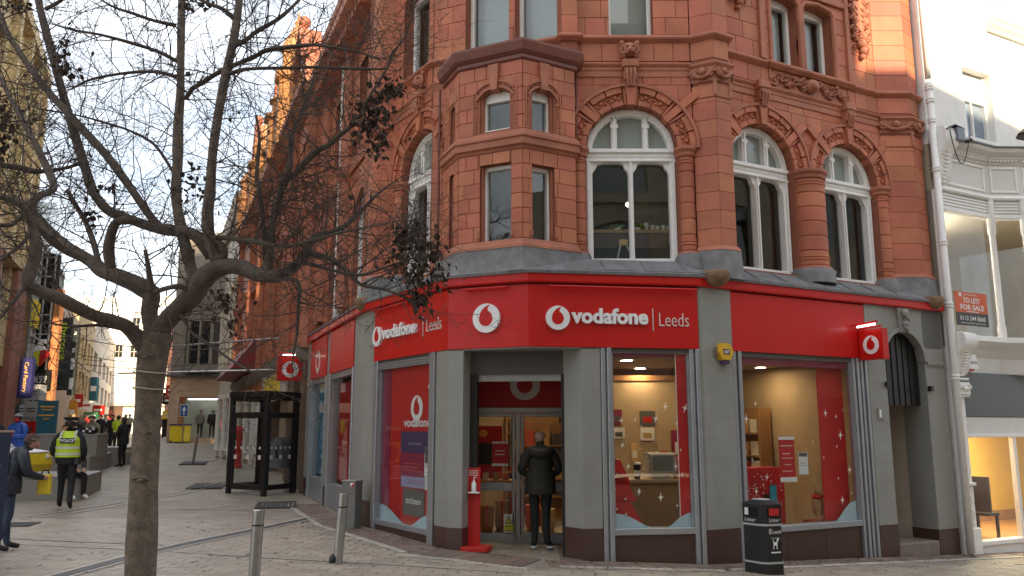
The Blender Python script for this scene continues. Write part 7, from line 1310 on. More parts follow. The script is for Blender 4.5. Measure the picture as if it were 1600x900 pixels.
# litter bin
A, Lc, Rc = Vector((3.36, 11.35)), Vector((3.14, 11.68)), Vector((3.69, 11.45)); Bk = Lc + Rc - A; z = gz(*A); t = thing('litter_bin', 'black litter bin with silver bands and white lettering in front of the grey pier', 'bin', ((A.x + Bk.x) / 2, (A.y + Bk.y) / 2, z))
cen = (A + Bk) / 2
def ring(k, pts=(A, Rc, Bk, Lc)):
    out = []
    for i, p in enumerate(pts):
        a, b = pts[i - 1], pts[(i + 1) % 4]; out += [p + (a - p).normalized() * .06, p + (b - p).normalized() * .06]
    return [tuple(cen + (p - cen) * k) for p in out]
def binring(name, k0, k1, z0, z1, m): 
    q = MB(); a, b = ring(k0), ring(k1); n = len(a); q.add([(*p, z0) for p in a] + [(*p, z1) for p in b], [tuple(range(n)), tuple(range(2 * n - 1, n - 1, -1))] + [(i, (i + 1) % n, (i + 1) % n + n, i + n) for i in range(n)]); return obj(name, q, m, t)
M['binblack'] = mat('bin_black', (.014, .014, .015), .45, .15, 8, .1, 60, dirt=.15, dirt_col=(.05, .045, .04)); M['binband'] = mat('bin_silver', (.42, .42, .42), .4, .1)
binring('base', 1.0, 1.0, z - .02, z + .13, 'binblack'); binring('band', 1.015, 1.015, z + .13, z + .155, 'binband'); binring('body', .985, .985, z + .155, z + .62, 'binblack'); binring('band', 1.02, 1.02, z + .62, z + .648, 'binband'); binring('hood', 1.0, 1.02, z + .648, z + .90, 'binblack'); binring('lid', 1.06, .5, z + .90, z + .955, 'binblack'); binring('lid', .5, .45, z + .955, z + .965, 'binband')
for fr, m2 in ((Fr(Lc, A), 0), (Fr(A, Rc), 1)):
    w = fr.L; obj('opening', MB().box(fr, w * .24, w * .80, .0, .012, z + .74, z + .86), 'blackdeep', t); obj('notice', MB().box(fr, w * .27, w * (.42 if m2 == 0 else .72), .012, .016, z + .755, z + .85), 'signwhite' if m2 == 0 else 'redmatte', t)
    q = MB(); lettering(q, fr, 'Litter', w * .27, z + .675, .014, w * .46, .045, 0, .0); obj('lettering', q, 'signwhite', t)
fr = Fr(A, Rc); w = fr.L; q = MB(); lettering(q, fr, 'Leeds', w * .42, z + .52, .0, w * .38, .05); lettering(q, fr, 'CITY COUNCIL', w * .32, z + .455, .0, w * .42, .016); q.box(fr, w * .32, w * .74, -.004, .001, z + .27, z + .286); obj('lettering', q, 'signwhite', t)
q = MB(); q.box(fr, w * .26, w * .37, -.004, .0, z + .515, z + .585); obj('badge', q, 'binband', t)
q = MB(); q.poly(fr, [(w * .42, z + .32), (w * .45, z + .32), (w * .47, z + .37), (w * .56, z + .37), (w * .57, z + .32), (w * .60, z + .32), (w * .60, z + .40), (w * .63, z + .42), (w * .68, z + .44), (w * .64, z + .465), (w * .59, z + .44), (w * .57, z + .41), (w * .46, z + .41), (w * .43, z + .45), (w * .415, z + .44), (w * .44, z + .40)], -.004, .001); obj('dog_mark', q, 'signwhite', t)
# hand sanitiser stand
z = gz(-.55, 12.3); f = Fr((-.66, 12.26), (-.46, 12.22)); t = thing('sanitiser_stand', 'red hand sanitiser stand with a white pump bottle beside the shop door', 'stand', (-.56, 12.25, z)); obj('board', MB().bbox(f, 0, .20, -.03, 0, z + .06, 1.34), 'redmatte', t); obj('base', MB().bbox(f, -.03, .36, -.12, .22, z, z + .065), 'redmatte', t); obj('shelf', MB().bbox(f, .04, .2, 0, .09, .98, 1.0), 'signwhite', t); c = f.xy(.12, .05); obj('bottle', MB().lathe(c, [(.033, 1.0), (.036, 1.02), (.036, 1.12), (.015, 1.15), (.012, 1.17)], 12), 'signwhite', t, auto=40); obj('pump', MB().tube([(*c, 1.17), (*c, 1.21), (c[0] + .04, c[1] - .01, 1.205)], .007, 6), 'signwhite', t); q = MB(); [q.box(f, .03, .17, 0, .002, a, a + .012) for a in (1.29, 1.26, 1.23)]; obj('print', q, 'thinwhite', t)
# phone kiosk
kL, kM, kR = Vector((-6.91, 20.49)), Vector((-5.84, 19.78)), Vector((-5.40, 20.75)); kB = kL + kR - kM; zk = gz(*kM); t = thing('phone_kiosk', 'black framed open phone kiosk with clear glass panels on the pavement', 'kiosk', ((kL.x + kR.x) / 2, (kL.y + kR.y) / 2, zk)); KT = 2.66
for p in (kL, kM, kR, kB): q = MB(); ff = Fr(p - (kM - kL).normalized() * .05, p + (kM - kL).normalized() * .05); obj('post', MB().bbox(ff, 0, .1, -.05, .05, gz(*p) - .02, KT), 'black', t)
for a, b, gl in ((kL, kM, 1), (kM, kR, 1), (kB, kL, 1)):
    ff = Fr(a, b); w = ff.L; q = MB(); z0 = zk + .12; q.bbox(ff, .05, w - .05, -.03, .03, z0, z0 + .12); q.bbox(ff, .05, w - .05, -.03, .03, 2.16, 2.30); q.bbox(ff, .05, .13, -.03, .03, z0 + .12, 2.16); q.bbox(ff, w - .13, w - .05, -.03, .03, z0 + .12, 2.16); q.bbox(ff, .05, w - .05, -.02, .02, KT - .08, KT); o = obj('panel_frame', q, 'black', t); obj('pane', MB().box(ff, .12, w - .12, -.006, .006, z0 + .1, 2.18), 'glass', o)
    q = MB(); [q.box(ff, .2 + i * (w - .4) / 4 - .03, .2 + i * (w - .4) / 4 + .03, .007, .009, 1.42 - .22 * (i % 2) * 0, 1.48) for i in range(5)]; [q.box(ff, .2 + i * (w - .4) / 2 - .05, .2 + i * (w - .4) / 2 + .05, .007, .009, 1.18, 1.28) for i in range(3)]; obj('safety_mark', q, 'thinwhite', o)
q = MB(); q.plan([tuple(cc + (p - cc) * 1.12) for cc in [(kL + kR) / 2] for p in (kL, kM, kR, kB)], KT, KT + .14); obj('roof', q, 'black', t)
ff = Fr(kR, kB); q = MB(); q.poly(ff, [(.08, .95), (.52, .95), (.52, 1.55), (.3, 1.7), (.08, 1.62)], -.36, -.08); obj('phone_unit', q, mat('phone_grey', (.16, .17, .18), .4, .1), t); obj('unit_post', MB().box(ff, .1, .3, -.04, .06, zk, 2.2), 'steel', t); obj('handset', MB().tube([ff.p(.2, -.39, 1.2), ff.p(.2, -.42, 1.35), ff.p(.2, -.39, 1.5)], .03, 6), 'black', t)
x, y = -9.75, 29.5; z = gz(x, y); t = thing('pillar_box', 'red pillar box seen through the glass of the phone kiosk', 'post box', (x, y, z)); obj('body', MB().lathe((x, y), [(.24, z), (.24, z + .1), (.21, z + .12), (.21, z + 1.25)], 16), 'redmatte', t, auto=40); obj('cap', MB().lathe((x, y), [(.25, z + 1.25), (.26, z + 1.32), (.15, z + 1.42), (.02, z + 1.45)], 16), 'redmatte', t, auto=40); obj('slot', MB().box(Fr((x - .1, y - .215), (x + .1, y - .215)), 0, .2, 0, .01, z + 1.05, z + 1.1), 'black', t); obj('plate', MB().box(Fr((x - .06, y - .215), (x + .1, y - .215)), 0, .12, 0, .012, z + .75, z + .95), 'paper', t)
# navy notice pillar at the left edge
z = gz(-6, 9.4); t = thing('notice_pillar', 'navy notice pillar with gold lettering cut off at the left edge', 'sign', (-6.2, 9.5, z)); pl = [(-6.85, 9.15), (-6.10, 9.25), (-5.86, 9.75), (-6.6, 9.65)]; obj('body', MB().plan(pl, z, 1.86), 'navy', t); obj('top_board', MB().plan([(-6.87, 9.13), (-6.09, 9.23), (-5.84, 9.77), (-6.62, 9.67)], 1.86, 1.885), 'tan', t); f = Fr(pl[1], pl[2]); q = MB(); [q.box(f, a0, a1, 0, .003, zz, zz + .04) for a0, a1, zz in ((.10, .20, 1.46), (.22, .45, 1.46), (.10, .30, 1.39), (.32, .44, 1.39), (.10, .26, 1.24), (.28, .46, 1.24), (.12, .42, 1.16))]; stuff(obj('print', q, 'gold', t)); q = MB(); [q.tube([f.p(.16 + .05 * i, .004, .72 - .02 * i), f.p(.20 + .05 * i, .004, .84 - .03 * abs(i - 1))], .012, 5) for i in range(4)]; q.tube([f.p(.14, .004, .66), f.p(.36, .004, .66)], .03, 5); obj('hand_mark', q, 'gold', t)
# granite blocks
M['granitegrey'] = mat('grey_granite', (.27, .265, .245), .6, .18, 30, .15, 60, dirt=.2, dirt_col=(.12, .11, .10)); d_ = Vector((-.315, .949)); n_ = Vector((-.949, -.315))
def gblock(c, l, w, z0, z1, label): c = Vector(c); t = thing('granite_block', label, 'bench', (c.x, c.y, z0)); P = [c, c + d_ * l, c + d_ * l + n_ * w, c + n_ * w]; o = obj('block', MB().plan([tuple(p) for p in P], z0 - .1, z1 - .05), 'granitegrey', t); cc = sum(P, Vector((0, 0))) / 4; obj('coping', MB().plan([tuple(p + (p - cc).normalized() * .012) for p in P], z1 - .046, z1), 'granitegrey', t)
gblock((-12.72, 25.2), 4.7, 2.2, gz(-12.7, 25), 1.08, 'long low grey granite bench block behind the police officer'); gblock((-12.95, 26.0), 2.4, 1.9, 1.085, 1.74, 'upper grey granite block stacked on the long bench'); gblock((-13.9, 30.2), 2.6, 2.6, gz(-14, 30), 1.24, 'farther grey granite block beyond the stacked one'); gblock((-9.55, 18.75), 2.6, 1.4, gz(-9.6, 18.7), .86, 'dark granite seat under the man bending forward at the left')
# posts, bins and a police car
def arrow_post(x, y, zs, label, side=1):
    z = gz(x, y); t = thing('arrow_sign', label, 'sign', (x, y, z)); obj('post', MB().tube([(x, y, z - .05), (x, y, zs)], .035, 8), 'steel', t); f = Fr((x - .25, y - .04), (x + .25, y - .04)); obj('plate', MB().bbox(f, 0, .5, -.02, 0, zs - .72, zs), 'paper', t); obj('blue_field', MB().box(f, .03, .47, 0, .004, zs - .69, zs - .03), mat('sign_blue', (.02, .10, .32), .4, .05) if 'signblue' not in M else 'signblue', t); q = MB(); q.poly(f, [(.22, zs - .62), (.28, zs - .62), (.28, zs - .34), (.38, zs - .34), (.25, zs - .12), (.12, zs - .34), (.22, zs - .34)], .004, .007); obj('arrow', q, 'signwhite', t)
arrow_post(px(8, 39), 38.5, 3.65, 'blue arrow sign on a thin post before the brick pier at the left'); arrow_post(px(296, 51), 50, 3.35, 'blue arrow sign on a post beside the yellow bin')
def bin2(x, y, w, h, m, label, top): z = gz(x, y); f = Fr((x - w / 2, y), (x + w / 2, y)); t = thing('street_bin', label, 'bin', (x, y, z)); q = MB(); q.poly(f, [(.04, z + .08), (w - .04, z + .08), (w, z + h - .1), (0, z + h - .1)], -w, 0); obj('body', q, m, t); obj('lid', MB().bbox(f, -.03, w + .03, -w - .03, .04, z + h - .1, z + h), top, t); [obj('wheel', MB().lathe((x + g * w * .4, y - w * .0), [(.0, z), (.07, z + .01), (.07, z + .13), (0, z + .14)], 8), 'black', t) for g in (-1, 1)]
bin2(px(287, 52), 51, .95, 1.15, bpy.data.materials['sign_yellow'], 'yellow wheeled bin with a dark lid at the foot of the arrow sign', 'violet'); bin2(px(271, 62), 61, .95, 1.45, 'black', 'black slatted bin left of the yellow one', 'black')
def car(x, y, ang, label):
    z = gz(x, y); t = thing('police_car', label, 'car', (x, y, z)); f = Fr((x, y), (x + cos(ang), y + sin(ang))); wd = 1.75
    low = [(-2.1, .25), (2.05, .25), (2.12, .5), (2.05, .78), (1.75, .84), (1.0, .93), (-2.0, .98), (-2.12, .7)]; q = MB(); q.poly(f, [(a, z + b) for a, b in low], -wd, 0); obj('body', q, bpy.data.materials['sign_yellow'], t); up = [(1.0, .93), (.35, 1.40), (-.2, 1.47), (-1.5, 1.45), (-2.0, .98)]; q = MB(); q.poly(f, [(a, z + b + .004) for a, b in up], -wd + .1, -.1); obj('cabin', q, bpy.data.materials['sign_yellow'], t); q = MB(); q.poly(f, [(1.0, z + .94), (.35, z + 1.405), (-.2, z + 1.475), (-1.5, z + 1.455), (-1.5, z + 1.5), (-.2, z + 1.525), (.38, z + 1.45), (1.06, z + .97)], -wd + .1, -.1); obj('roof', q, 'signwhite', t); q = MB(); q.poly(f, [(.85, z + .98), (.3, z + 1.36), (-.45, z + 1.40), (-.45, z + .98)], -.12, -.09); q.poly(f, [(-.55, z + .98), (-.55, z + 1.40), (-1.4, z + 1.38), (-1.8, z + .99)], -.12, -.09); obj('side_window', q, 'darkglass', t); q = MB(); q.poly(f, [(.95, z + .945), (2.04, z + .80), (2.04, z + .83), (1.75, z + .87), (1.0, z + .96)], -wd + .02, -.02); obj('bonnet', q, 'signwhite', t)
    q = MB(); [q.box(f, -2 + i * 1.0, -1.5 + i * 1.0, .0, .006, z + .55, z + .75) for i in range(4)]; obj('blue_panel', q, 'signblue2', t)
    for u in (-1.35, 1.3):
        for n in (-.02, -wd + .02): w = obj('wheel', MB().tube([f.p(u, n - .1, z + .31), f.p(u, n + .04, z + .31)], .31, 18), 'black', t); obj('rim', MB().tube([f.p(u, n + .04, z + .31), f.p(u, n + .05, z + .31)], .19, 12), 'steel', w)
    obj('headlight', MB().ball(f.p(2.0, -.15, z + .68), .12, 8, 6, (1, 1, .7)), 'paper', t); obj('headlight', MB().ball(f.p(2.0, -wd + .15, z + .68), .12, 8, 6, (1, 1, .7)), 'paper', t); obj('light_bar', MB().bbox(f, -.5, -.2, -wd + .3, -.3, z + 1.475, z + 1.58), 'signblue2', t)
M['signblue2'] = mat('police_blue', (.02, .06, .30), .3, .05); car(-15.1, 21.8, radians(-8), 'yellow and white police car parked behind the seated people')
t = thing('checked_bag', 'black and white checked bag lying on the upper granite block', 'bag', (-13.6, 26.6, 1.74)); q = MB(); q.ball((-13.35, 26.4, 1.86), .19, 10, 7, (1.2, .8, .7)); obj('body', q, 'black', t, smooth=True); q = MB(); [q.box(Fr((-13.55 + .1 * i, 26.24), (-13.45 + .1 * i, 26.24)), 0, .06, -.03, .01, 1.80 + .07 * (i % 2), 1.87 + .07 * (i % 2)) for i in range(4)]; obj('check', q, 'signwhite', t)
# ------------------------------------------------------------------ people
M['skin'] = mat('skin', (.46, .25, .17), .55, .08, 8); M['jean'] = mat('denim', (.035, .05, .09), .8, .2, 12, bump=.8, bscale=11); M['blackcloth'] = mat('black_cloth', (.013, .013, .016), .8, .3, 10, bump=.8, bscale=11); M['parka'] = mat('olive_black_parka', (.022, .021, .016), .75, .3, 9, bump=.8, bscale=11); M['hivis'] = mat('hi_vis_yellow', (.52, .72, .03), .55, .08, 6); M['silver'] = mat('reflective_tape', (.60, .60, .58), .4, .05); M['puffer'] = mat('dark_puffer', (.022, .026, .038), .55, .25, 9, bump=.8, bscale=11); M['bluecoat'] = mat('blue_coat', (.02, .09, .40), .55, .2, 9, bump=.8, bscale=11); M['greycoat'] = mat('grey_coat', (.24, .23, .21), .8, .15, 9, bump=.8, bscale=11); M['camo'] = mat('camouflage', (.16, .16, .10), .8, .6, 5, bump=.8, bscale=11); M['yellowcoat'] = mat('yellow_jacket', (.70, .47, .03), .6, .1, bump=.8, bscale=11); M['browncoat'] = mat('brown_coat', (.06, .045, .035), .7, .2, bump=.8, bscale=11); M['hairdark'] = mat('dark_hair', (.02, .014, .010), .7, .2, 30); M['hairblond'] = mat('blond_hair', (.48, .33, .16), .6, .2, 30); M['hairgrey'] = mat('cropped_grey_hair', (.31, .205, .155), .8, .2, 30); M['shoe'] = mat('dark_shoe', (.015, .014, .014), .5, .1); M['sole'] = mat('white_sole', (.6, .6, .58), .6, .1); M['redcloth'] = mat('red_scarf', (.42, .03, .03), .8, .15); M['beanie'] = mat('grey_beanie', (.25, .25, .27), .9, .15, 30); M['brownhat'] = mat('brown_beanie', (.07, .035, .03), .9, .15, 30)
BASE = dict(pel=(0, 0, .95), wai=(0, .01, 1.10), che=(0, 0, 1.30), nb=(0, -.01, 1.46), nk=(0, .01, 1.52), hm=(0, .03, 1.60), ht=(0, .015, 1.685), nose=(0, .125, 1.60), chin=(0, .07, 1.535),
            shl=(-.19, 0, 1.41), ell=(-.25, -.03, 1.13), wrl=(-.24, .06, .90), hal=(-.235, .09, .82), shr=(.19, 0, 1.41), elr=(.25, -.03, 1.13), wrr=(.24, .06, .90), har=(.235, .09, .82),
            hil=(-.10, 0, .90), knl=(-.105, .02, .50), anl=(-.11, -.02, .09), tol=(-.125, .17, .035), hir=(.10, 0, .90), knr=(.105, .02, .50), anr=(.11, -.02, .09), tor=(.125, .17, .035))
RAD = dict(pel=(.165, .12), wai=(.155, .11), che=(.18, .125), nb=(.075, .075), nk=(.056, .056), hm=(.080, .092), ht=(.066, .078), nose=(.014, .014), chin=(.034, .034), shl=(.078, .075), ell=(.055, .055), wrl=(.040, .040), hal=(.034, .026), hil=(.095, .10), knl=(.068, .068), anl=(.050, .052), tol=(.036, .032))
for k in ('sh', 'el', 'wr', 'ha', 'hi', 'kn', 'an', 'to'): RAD[k + 'r'] = RAD[k + 'l']
EDGE = [('pel', 'wai', 1), ('wai', 'che', 1), ('che', 'nb', 1), ('nb', 'nk', 0), ('nk', 'hm', 0), ('hm', 'ht', 0), ('hm', 'nose', 0), ('nk', 'chin', 0)]
for s in 'lr': EDGE += [('nb', 'sh' + s, 1), ('sh' + s, 'el' + s, 1), ('el' + s, 'wr' + s, 1), ('wr' + s, 'ha' + s, 0), ('pel', 'hi' + s, 2), ('hi' + s, 'kn' + s, 2), ('kn' + s, 'an' + s, 2), ('an' + s, 'to' + s, 3)]
def person(label, x, y, face, mats, pose={}, h=1.75, z=None, fingers=True, bulk=1., hair=None, hairstyle='short', group=None, sub=1):
    """one skinned figure; face is the heading in degrees (0 = away from the viewer, 90 = towards the right)"""
    J = dict(BASE); J.update(pose); E = list(EDGE); R = dict(RAD); k = h / 1.75
    if fingers:
        for s in 'lr':
            w, a = Vector(J['wr' + s]), Vector(J['ha' + s]); d = (a - w).normalized(); sd = d.cross(Vector((0, 1, .2))).normalized(); up = d.cross(sd)
            for i, (o, ln) in enumerate(((-.026, .062), (-.009, .072), (.009, .068), (.025, .052))):
                m = a + sd * o + d * (.03 + ln * .5); e = m + (d * .7 + up * (.75 if s == 'l' else -.75) * .6) * ln * .55
                J['f%d%s' % (i, s)] = tuple(m); J['g%d%s' % (i, s)] = tuple(e); R['f%d%s' % (i, s)] = (.0095, .0095); R['g%d%s' % (i, s)] = (.008, .008); E += [('ha' + s, 'f%d%s' % (i, s), 0), ('f%d%s' % (i, s), 'g%d%s' % (i, s), 0)]
            q = w.lerp(a, .55) + sd * (-.05) + d * .03; J['th' + s] = tuple(q); R['th' + s] = (.011, .011); E.append(('ha' + s, 'th' + s, 0))
    names = list(J); me = bpy.data.meshes.new('person'); a = radians(-face); ca, sa = cos(a), sin(a); z = gz(x, y) if z is None else z
    wp = {n: Vector(((p[0] * ca - p[1] * sa) * k, (p[0] * sa + p[1] * ca) * k, p[2] * k)) for n, p in J.items()}
    me.from_pydata([wp[n] for n in names], [(names.index(p), names.index(q)) for p, q, _ in E], []); bm = bmesh.new(); bm.from_mesh(me); sl = bm.verts.layers.skin.verify(); bm.verts.ensure_lookup_table()
    for i, n in enumerate(names):
        b = bulk if n in ('pel', 'wai', 'che', 'shl', 'shr', 'ell', 'elr', 'wrl', 'wrr') else 1.; bm.verts[i][sl].radius = (R[n][0] * k * b, R[n][1] * k * b); bm.verts[i][sl].use_root = n == 'pel'
    bm.to_mesh(me); bm.free(); o = bpy.data.objects.new('person', me); COL.objects.link(o); o.modifiers.new('skin', 'SKIN'); sb = o.modifiers.new('sub', 'SUBSURF'); sb.levels = sub; sb.render_levels = sub
    ev = bpy.data.meshes.new_from_object(o.evaluated_get(bpy.context.evaluated_depsgraph_get())); bpy.data.objects.remove(o); bpy.data.meshes.remove(me)
    for m in mats: ev.materials.append(M[m])
    segs = [(wp[p], wp[q], (R[p][0] + R[q][0]) / 2 * k, mi) for p, q, mi in E]; mi_ = []
    for pg in ev.polygons:
        c = pg.center; best = (9, 0)
        for p, q, r, m in segs:
            dd = q - p; t = max(0, min(1, (c - p).dot(dd) / max(1e-9, dd.length_squared))); dist = (c - p - dd * t).length - r
            if dist < best[0]: best = (dist, m)
        mi_.append(best[1])
    ev.polygons.foreach_set('material_index', mi_); ev.polygons.foreach_set('use_smooth', [True] * len(mi_)); ev.name = 'person'
    o = bpy.data.objects.new('person', ev); COL.objects.link(o); o.location = (x, y, z); tag(o, label, 'person', group)
    class Pz: pass
    P = Pz(); P.o = o; P.wp = wp; P.k = k
    P.l = lambda v: Vector(((v[0] * ca - v[1] * sa) * k, (v[0] * sa + v[1] * ca) * k, v[2] * k))
    P.kid = lambda name, mb, m, **kw: obj(name, mb, m, o, **kw)
    if hair:
        hm, ht = wp['hm'], wp['ht']; ax = (ht - hm).normalized(); bk = P.l((0, -1, 0)).normalized() if (P.l((0, -1, 0))).length else Vector((0, -1, 0)); c = hm + ax * .035 * k + bk * .018 * k; q = MB(); q.ball(c, (.126 if hairstyle == 'hat' else .106 if hair == 'hairgrey' else .118) * k, 12, 8, (.88, 1.0, 1.0)); V = []
        fw = -bk; keep = [i for i, v in enumerate(q.v) if (Vector(v) - c).dot(ax) > (.06 if hair == 'hairgrey' else .035) * k or ((Vector(v) - c).dot(fw) < .02 * k and (Vector(v) - c).dot(ax) > (-.03 if hair == 'hairgrey' else -.07) * k)]; ks = set(keep); idx = {v: i for i, v in enumerate(keep)}; r = MB(); r.v = [q.v[i] for i in keep]; r.f = [tuple(idx[i] for i in fc) for fc in q.f if all(i in ks for i in fc)]
        P.kid('hair' if hairstyle != 'hat' else 'beanie', r, hair, smooth=True)
        if hairstyle == 'long': q = MB(); q.ball(c + bk * .05 * k - ax * .10 * k, .10 * k, 10, 8, (1, 1, 1.3)); P.kid('long_hair', q, hair, smooth=True)
    return P
def hem(P, z0, z1, w0, w1, m, name='coat_hem', dep=.72, off=(0, 0)):
    a = P.l((1, 0, 0)) - P.l((0, 0, 0)); b = P.l((0, 1, 0)) - P.l((0, 0, 0)); q = MB(); n = 18; V = []
    for zz, w in ((z0, w0), ((z0 + z1) / 2, (w0 + w1) / 2 + .008), (z1, w1)): V += [a * w * cos(2 * pi * i / n) + b * (w * dep * sin(2 * pi * i / n) + off[1]) + a * off[0] + Vector((0, 0, zz * P.k)) for i in range(n)]
    q.add(V, [(j * n + i, j * n + (i + 1) % n, (j + 1) * n + (i + 1) % n, (j + 1) * n + i) for j in range(2) for i in range(n)]); P.kid(name, q, m, smooth=True)
# the customer in the doorway
C1 = person('man in a dark parka and slim black trousers standing at the shop door, back turned', .43, 12.72, -4, ['skin', 'parka', 'blackcloth', 'shoe'], dict(ell=(-.30, .02, 1.14), wrl=(-.17, .24, 1.08), hal=(-.12, .31, 1.10), elr=(.30, .02, 1.14), wrr=(.18, .24, 1.06), har=(.12, .31, 1.08), hm=(0, .05, 1.59), ht=(0, .06, 1.675), nose=(0, .15, 1.57), chin=(0, .09, 1.52), knl=(-.085, .02, .5), knr=(.085, .02, .5), anl=(-.09, 0, .09), anr=(.095, -.02, .09), tol=(-.12, .18, .035), tor=(.19, .14, .035)), z=.135, bulk=1.22, hair='hairgrey', sub=2)
hem(C1, .80, 1.12, .235, .215, 'parka'); q = MB(); q.ball(C1.l((0, -.10, 1.42)), .16, 14, 9, (1.25, .8, .62)); C1.kid('hood', q, 'parka', smooth=True); q = MB(); q.tube([C1.l((.16 * cos(t), -.10 + .09 * sin(t) - .02, 1.475 + .03 * sin(t))) for t in [pi + pi * i / 10 for i in range(11)]], .028, 8); C1.kid('hood_trim', q, 'browncoat', smooth=True)
for s, xx in (('l', -.105), ('r', .14)): q = MB(); q.ball(C1.l((xx, .05, .022)), .10, 10, 6, (.6, 1.35, .22)); C1.kid('shoe_sole', q, 'sole', smooth=True)
# the police officer
PO = person('police officer in a yellow POLICE vest and peaked cap walking away', -8.83, 16.62, -18, ['skin', 'blackcloth', 'blackcloth', 'shoe'], dict(knl=(-.10, .16, .52), anl=(-.11, .18, .11), tol=(-.12, .36, .05), knr=(.11, -.03, .50), anr=(.13, -.20, .14), tor=(.14, -.06, .04), ell=(-.29, -.02, 1.12), wrl=(-.20, .18, .99), hal=(-.14, .25, .98), elr=(.29, -.04, 1.12), wrr=(.25, .12, .95), har=(.22, .18, .90)), h=1.78, bulk=1.2, hair='hairdark')
VT = MB(); a = PO.l((1, 0, 0)); b = PO.l((0, 1, 0))
def vestring(z0, z1, w0, w1, m, name, out=0):
    q = MB(); n = 18; V = []
    for zz, w in ((z0, w0), (z1, w1)): V += [a / PO.k * (w + out) * cos(2 * pi * i / n) * PO.k + b / PO.k * (w * .78 + out) * sin(2 * pi * i / n) * PO.k + Vector((0, 0, zz * PO.k)) for i in range(n)]
    q.add(V, [(i, (i + 1) % n, (i + 1) % n + n, i + n) for i in range(n)]); PO.kid(name, q, m, smooth=True)
vestring(1.00, 1.34, .225, .235, 'hivis', 'vest'); vestring(1.34, 1.50, .235, .12, 'hivis', 'vest_shoulder'); vestring(1.04, 1.085, .228, .229, 'silver', 'reflective_band', .004); vestring(1.16, 1.205, .231, .232, 'silver', 'reflective_band', .004)
for g in (-1, 1): q = MB(); q.tube([PO.l((g * .13, -.19, 1.32)), PO.l((g * .125, -.13, 1.45)), PO.l((g * .12, .0, 1.50))], .022, 6); PO.kid('shoulder_band', q, 'silver')
fp = Fr(tuple((PO.o.location + PO.l((-.13, -.195, 0)))[:2]), tuple((PO.o.location + PO.l((.13, -.195, 0)))[:2])); zz = PO.o.location.z + 1.29
def local(mb, P): mb.v = [tuple(Vector(v) - P.o.location) for v in mb.v]; return mb
PO.kid('back_panel', local(MB().box(fp, .0, .264, -.01, .004, zz, zz + .10), PO), 'puffer'); q = MB(); lettering(q, fp, 'POLICE', .02, zz + .025, .007, .224, .055, 0, .02); PO.kid('lettering', local(q, PO), 'signwhite')
hc = PO.wp['hm'] + Vector((0, 0, .085)); q = MB(); q.lathe((hc.x, hc.y), [(.108, hc.z - .02), (.112, hc.z + .03), (.150, hc.z + .065), (.145, hc.z + .085), (.05, hc.z + .10)], 18); PO.kid('peaked_cap', q, 'blackcloth', smooth=True); q = MB(); q.lathe((hc.x, hc.y), [(.112, hc.z - .005), (.114, hc.z + .022)], 18); PO.kid('cap_band', q, 'silver'); q = MB(); q.tube([PO.wp['hal'] + Vector((-.08, .02, -.01)), PO.wp['hal'] + Vector((.06, .0, -.01))], .04, 6); PO.kid('yellow_holder', q, 'yellowcoat'); hem(PO, .88, 1.02, .205, .215, 'blackcloth', 'jacket_hem')
q = MB(); q.box(Fr((.0, .0), (1, 0)), .17, .25, -.06, .06, .88, 1.0); PO.kid('belt_pouch', q, 'black')
# man with the rucksack at the left
BP = person('man in a dark puffer jacket and jeans with a rucksack, bending to the right', -6.76, 11.3, 50, ['skin', 'puffer', 'jean', 'shoe'], dict(wai=(0, .03, 1.10), che=(0, .08, 1.28), nb=(0, .14, 1.43), nk=(0, .18, 1.48), hm=(0, .25, 1.53), ht=(0, .27, 1.61), nose=(0, .36, 1.49), chin=(0, .28, 1.46), shl=(-.2, .10, 1.38), shr=(.2, .10, 1.38), ell=(-.27, .18, 1.10), elr=(.27, .18, 1.10), wrl=(-.14, .38, 1.04), wrr=(.14, .38, 1.04), hal=(-.10, .46, 1.03), har=(.10, .46, 1.03), anl=(-.12, .06, .09), tol=(-.14, .24, .035), anr=(.12, -.12, .09), tor=(.14, .06, .035)), h=1.60, bulk=1.3, hair='brownhat', hairstyle='hat')
q = MB(); q.ball(BP.l((0, -.14, 1.18)), .20, 12, 9, (.85, .75, 1.25)); q.ball(BP.l((0, -.25, 1.08)), .12, 10, 8, (.9, .8, 1.1)); BP.kid('rucksack', q, 'blackcloth', smooth=True); hem(BP, .82, 1.08, .23, .22, 'puffer', 'jacket_hem')
t = thing('yellow_case', 'yellow plastic case held by the man with the rucksack', 'case', tuple(BP.o.location + BP.l((0, .52, .85)))); c = BP.o.location + BP.l((0.0, .50, .95)); f = Fr((c.x - .1, c.y - .12), (c.x + .1, c.y - .08)); obj('body', MB().bbox(f, .02, .18, -.10, 0, c.z - .15, c.z + .12, .02), bpy.data.materials['sign_yellow'], t); obj('handle', MB().tube([f.p(.05, -.05, c.z + .12), f.p(.07, -.05, c.z + .17), f.p(.13, -.05, c.z + .17), f.p(.15, -.05, c.z + .12)], .012, 6), 'black', t)
SIT = dict(pel=(0, 0, .56), wai=(0, .04, .70), che=(0, .10, .90), nb=(0, .16, 1.06), nk=(0, .19, 1.11), hm=(0, .24, 1.17), ht=(0, .25, 1.255), nose=(0, .34, 1.14), chin=(0, .27, 1.10), shl=(-.19, .13, 1.02), shr=(.19, .13, 1.02), ell=(-.25, .22, .78), elr=(.25, .22, .78), wrl=(-.12, .42, .66), wrr=(.12, .42, .66), hal=(-.08, .50, .63), har=(.08, .50, .63), hil=(-.10, .02, .53), knl=(-.14, .45, .54), anl=(-.14, .44, .10), tol=(-.15, .62, .035), hir=(.10, .02, .53), knr=(.14, .45, .54), anr=(.14, .44, .10), tor=(.15, .62, .035))
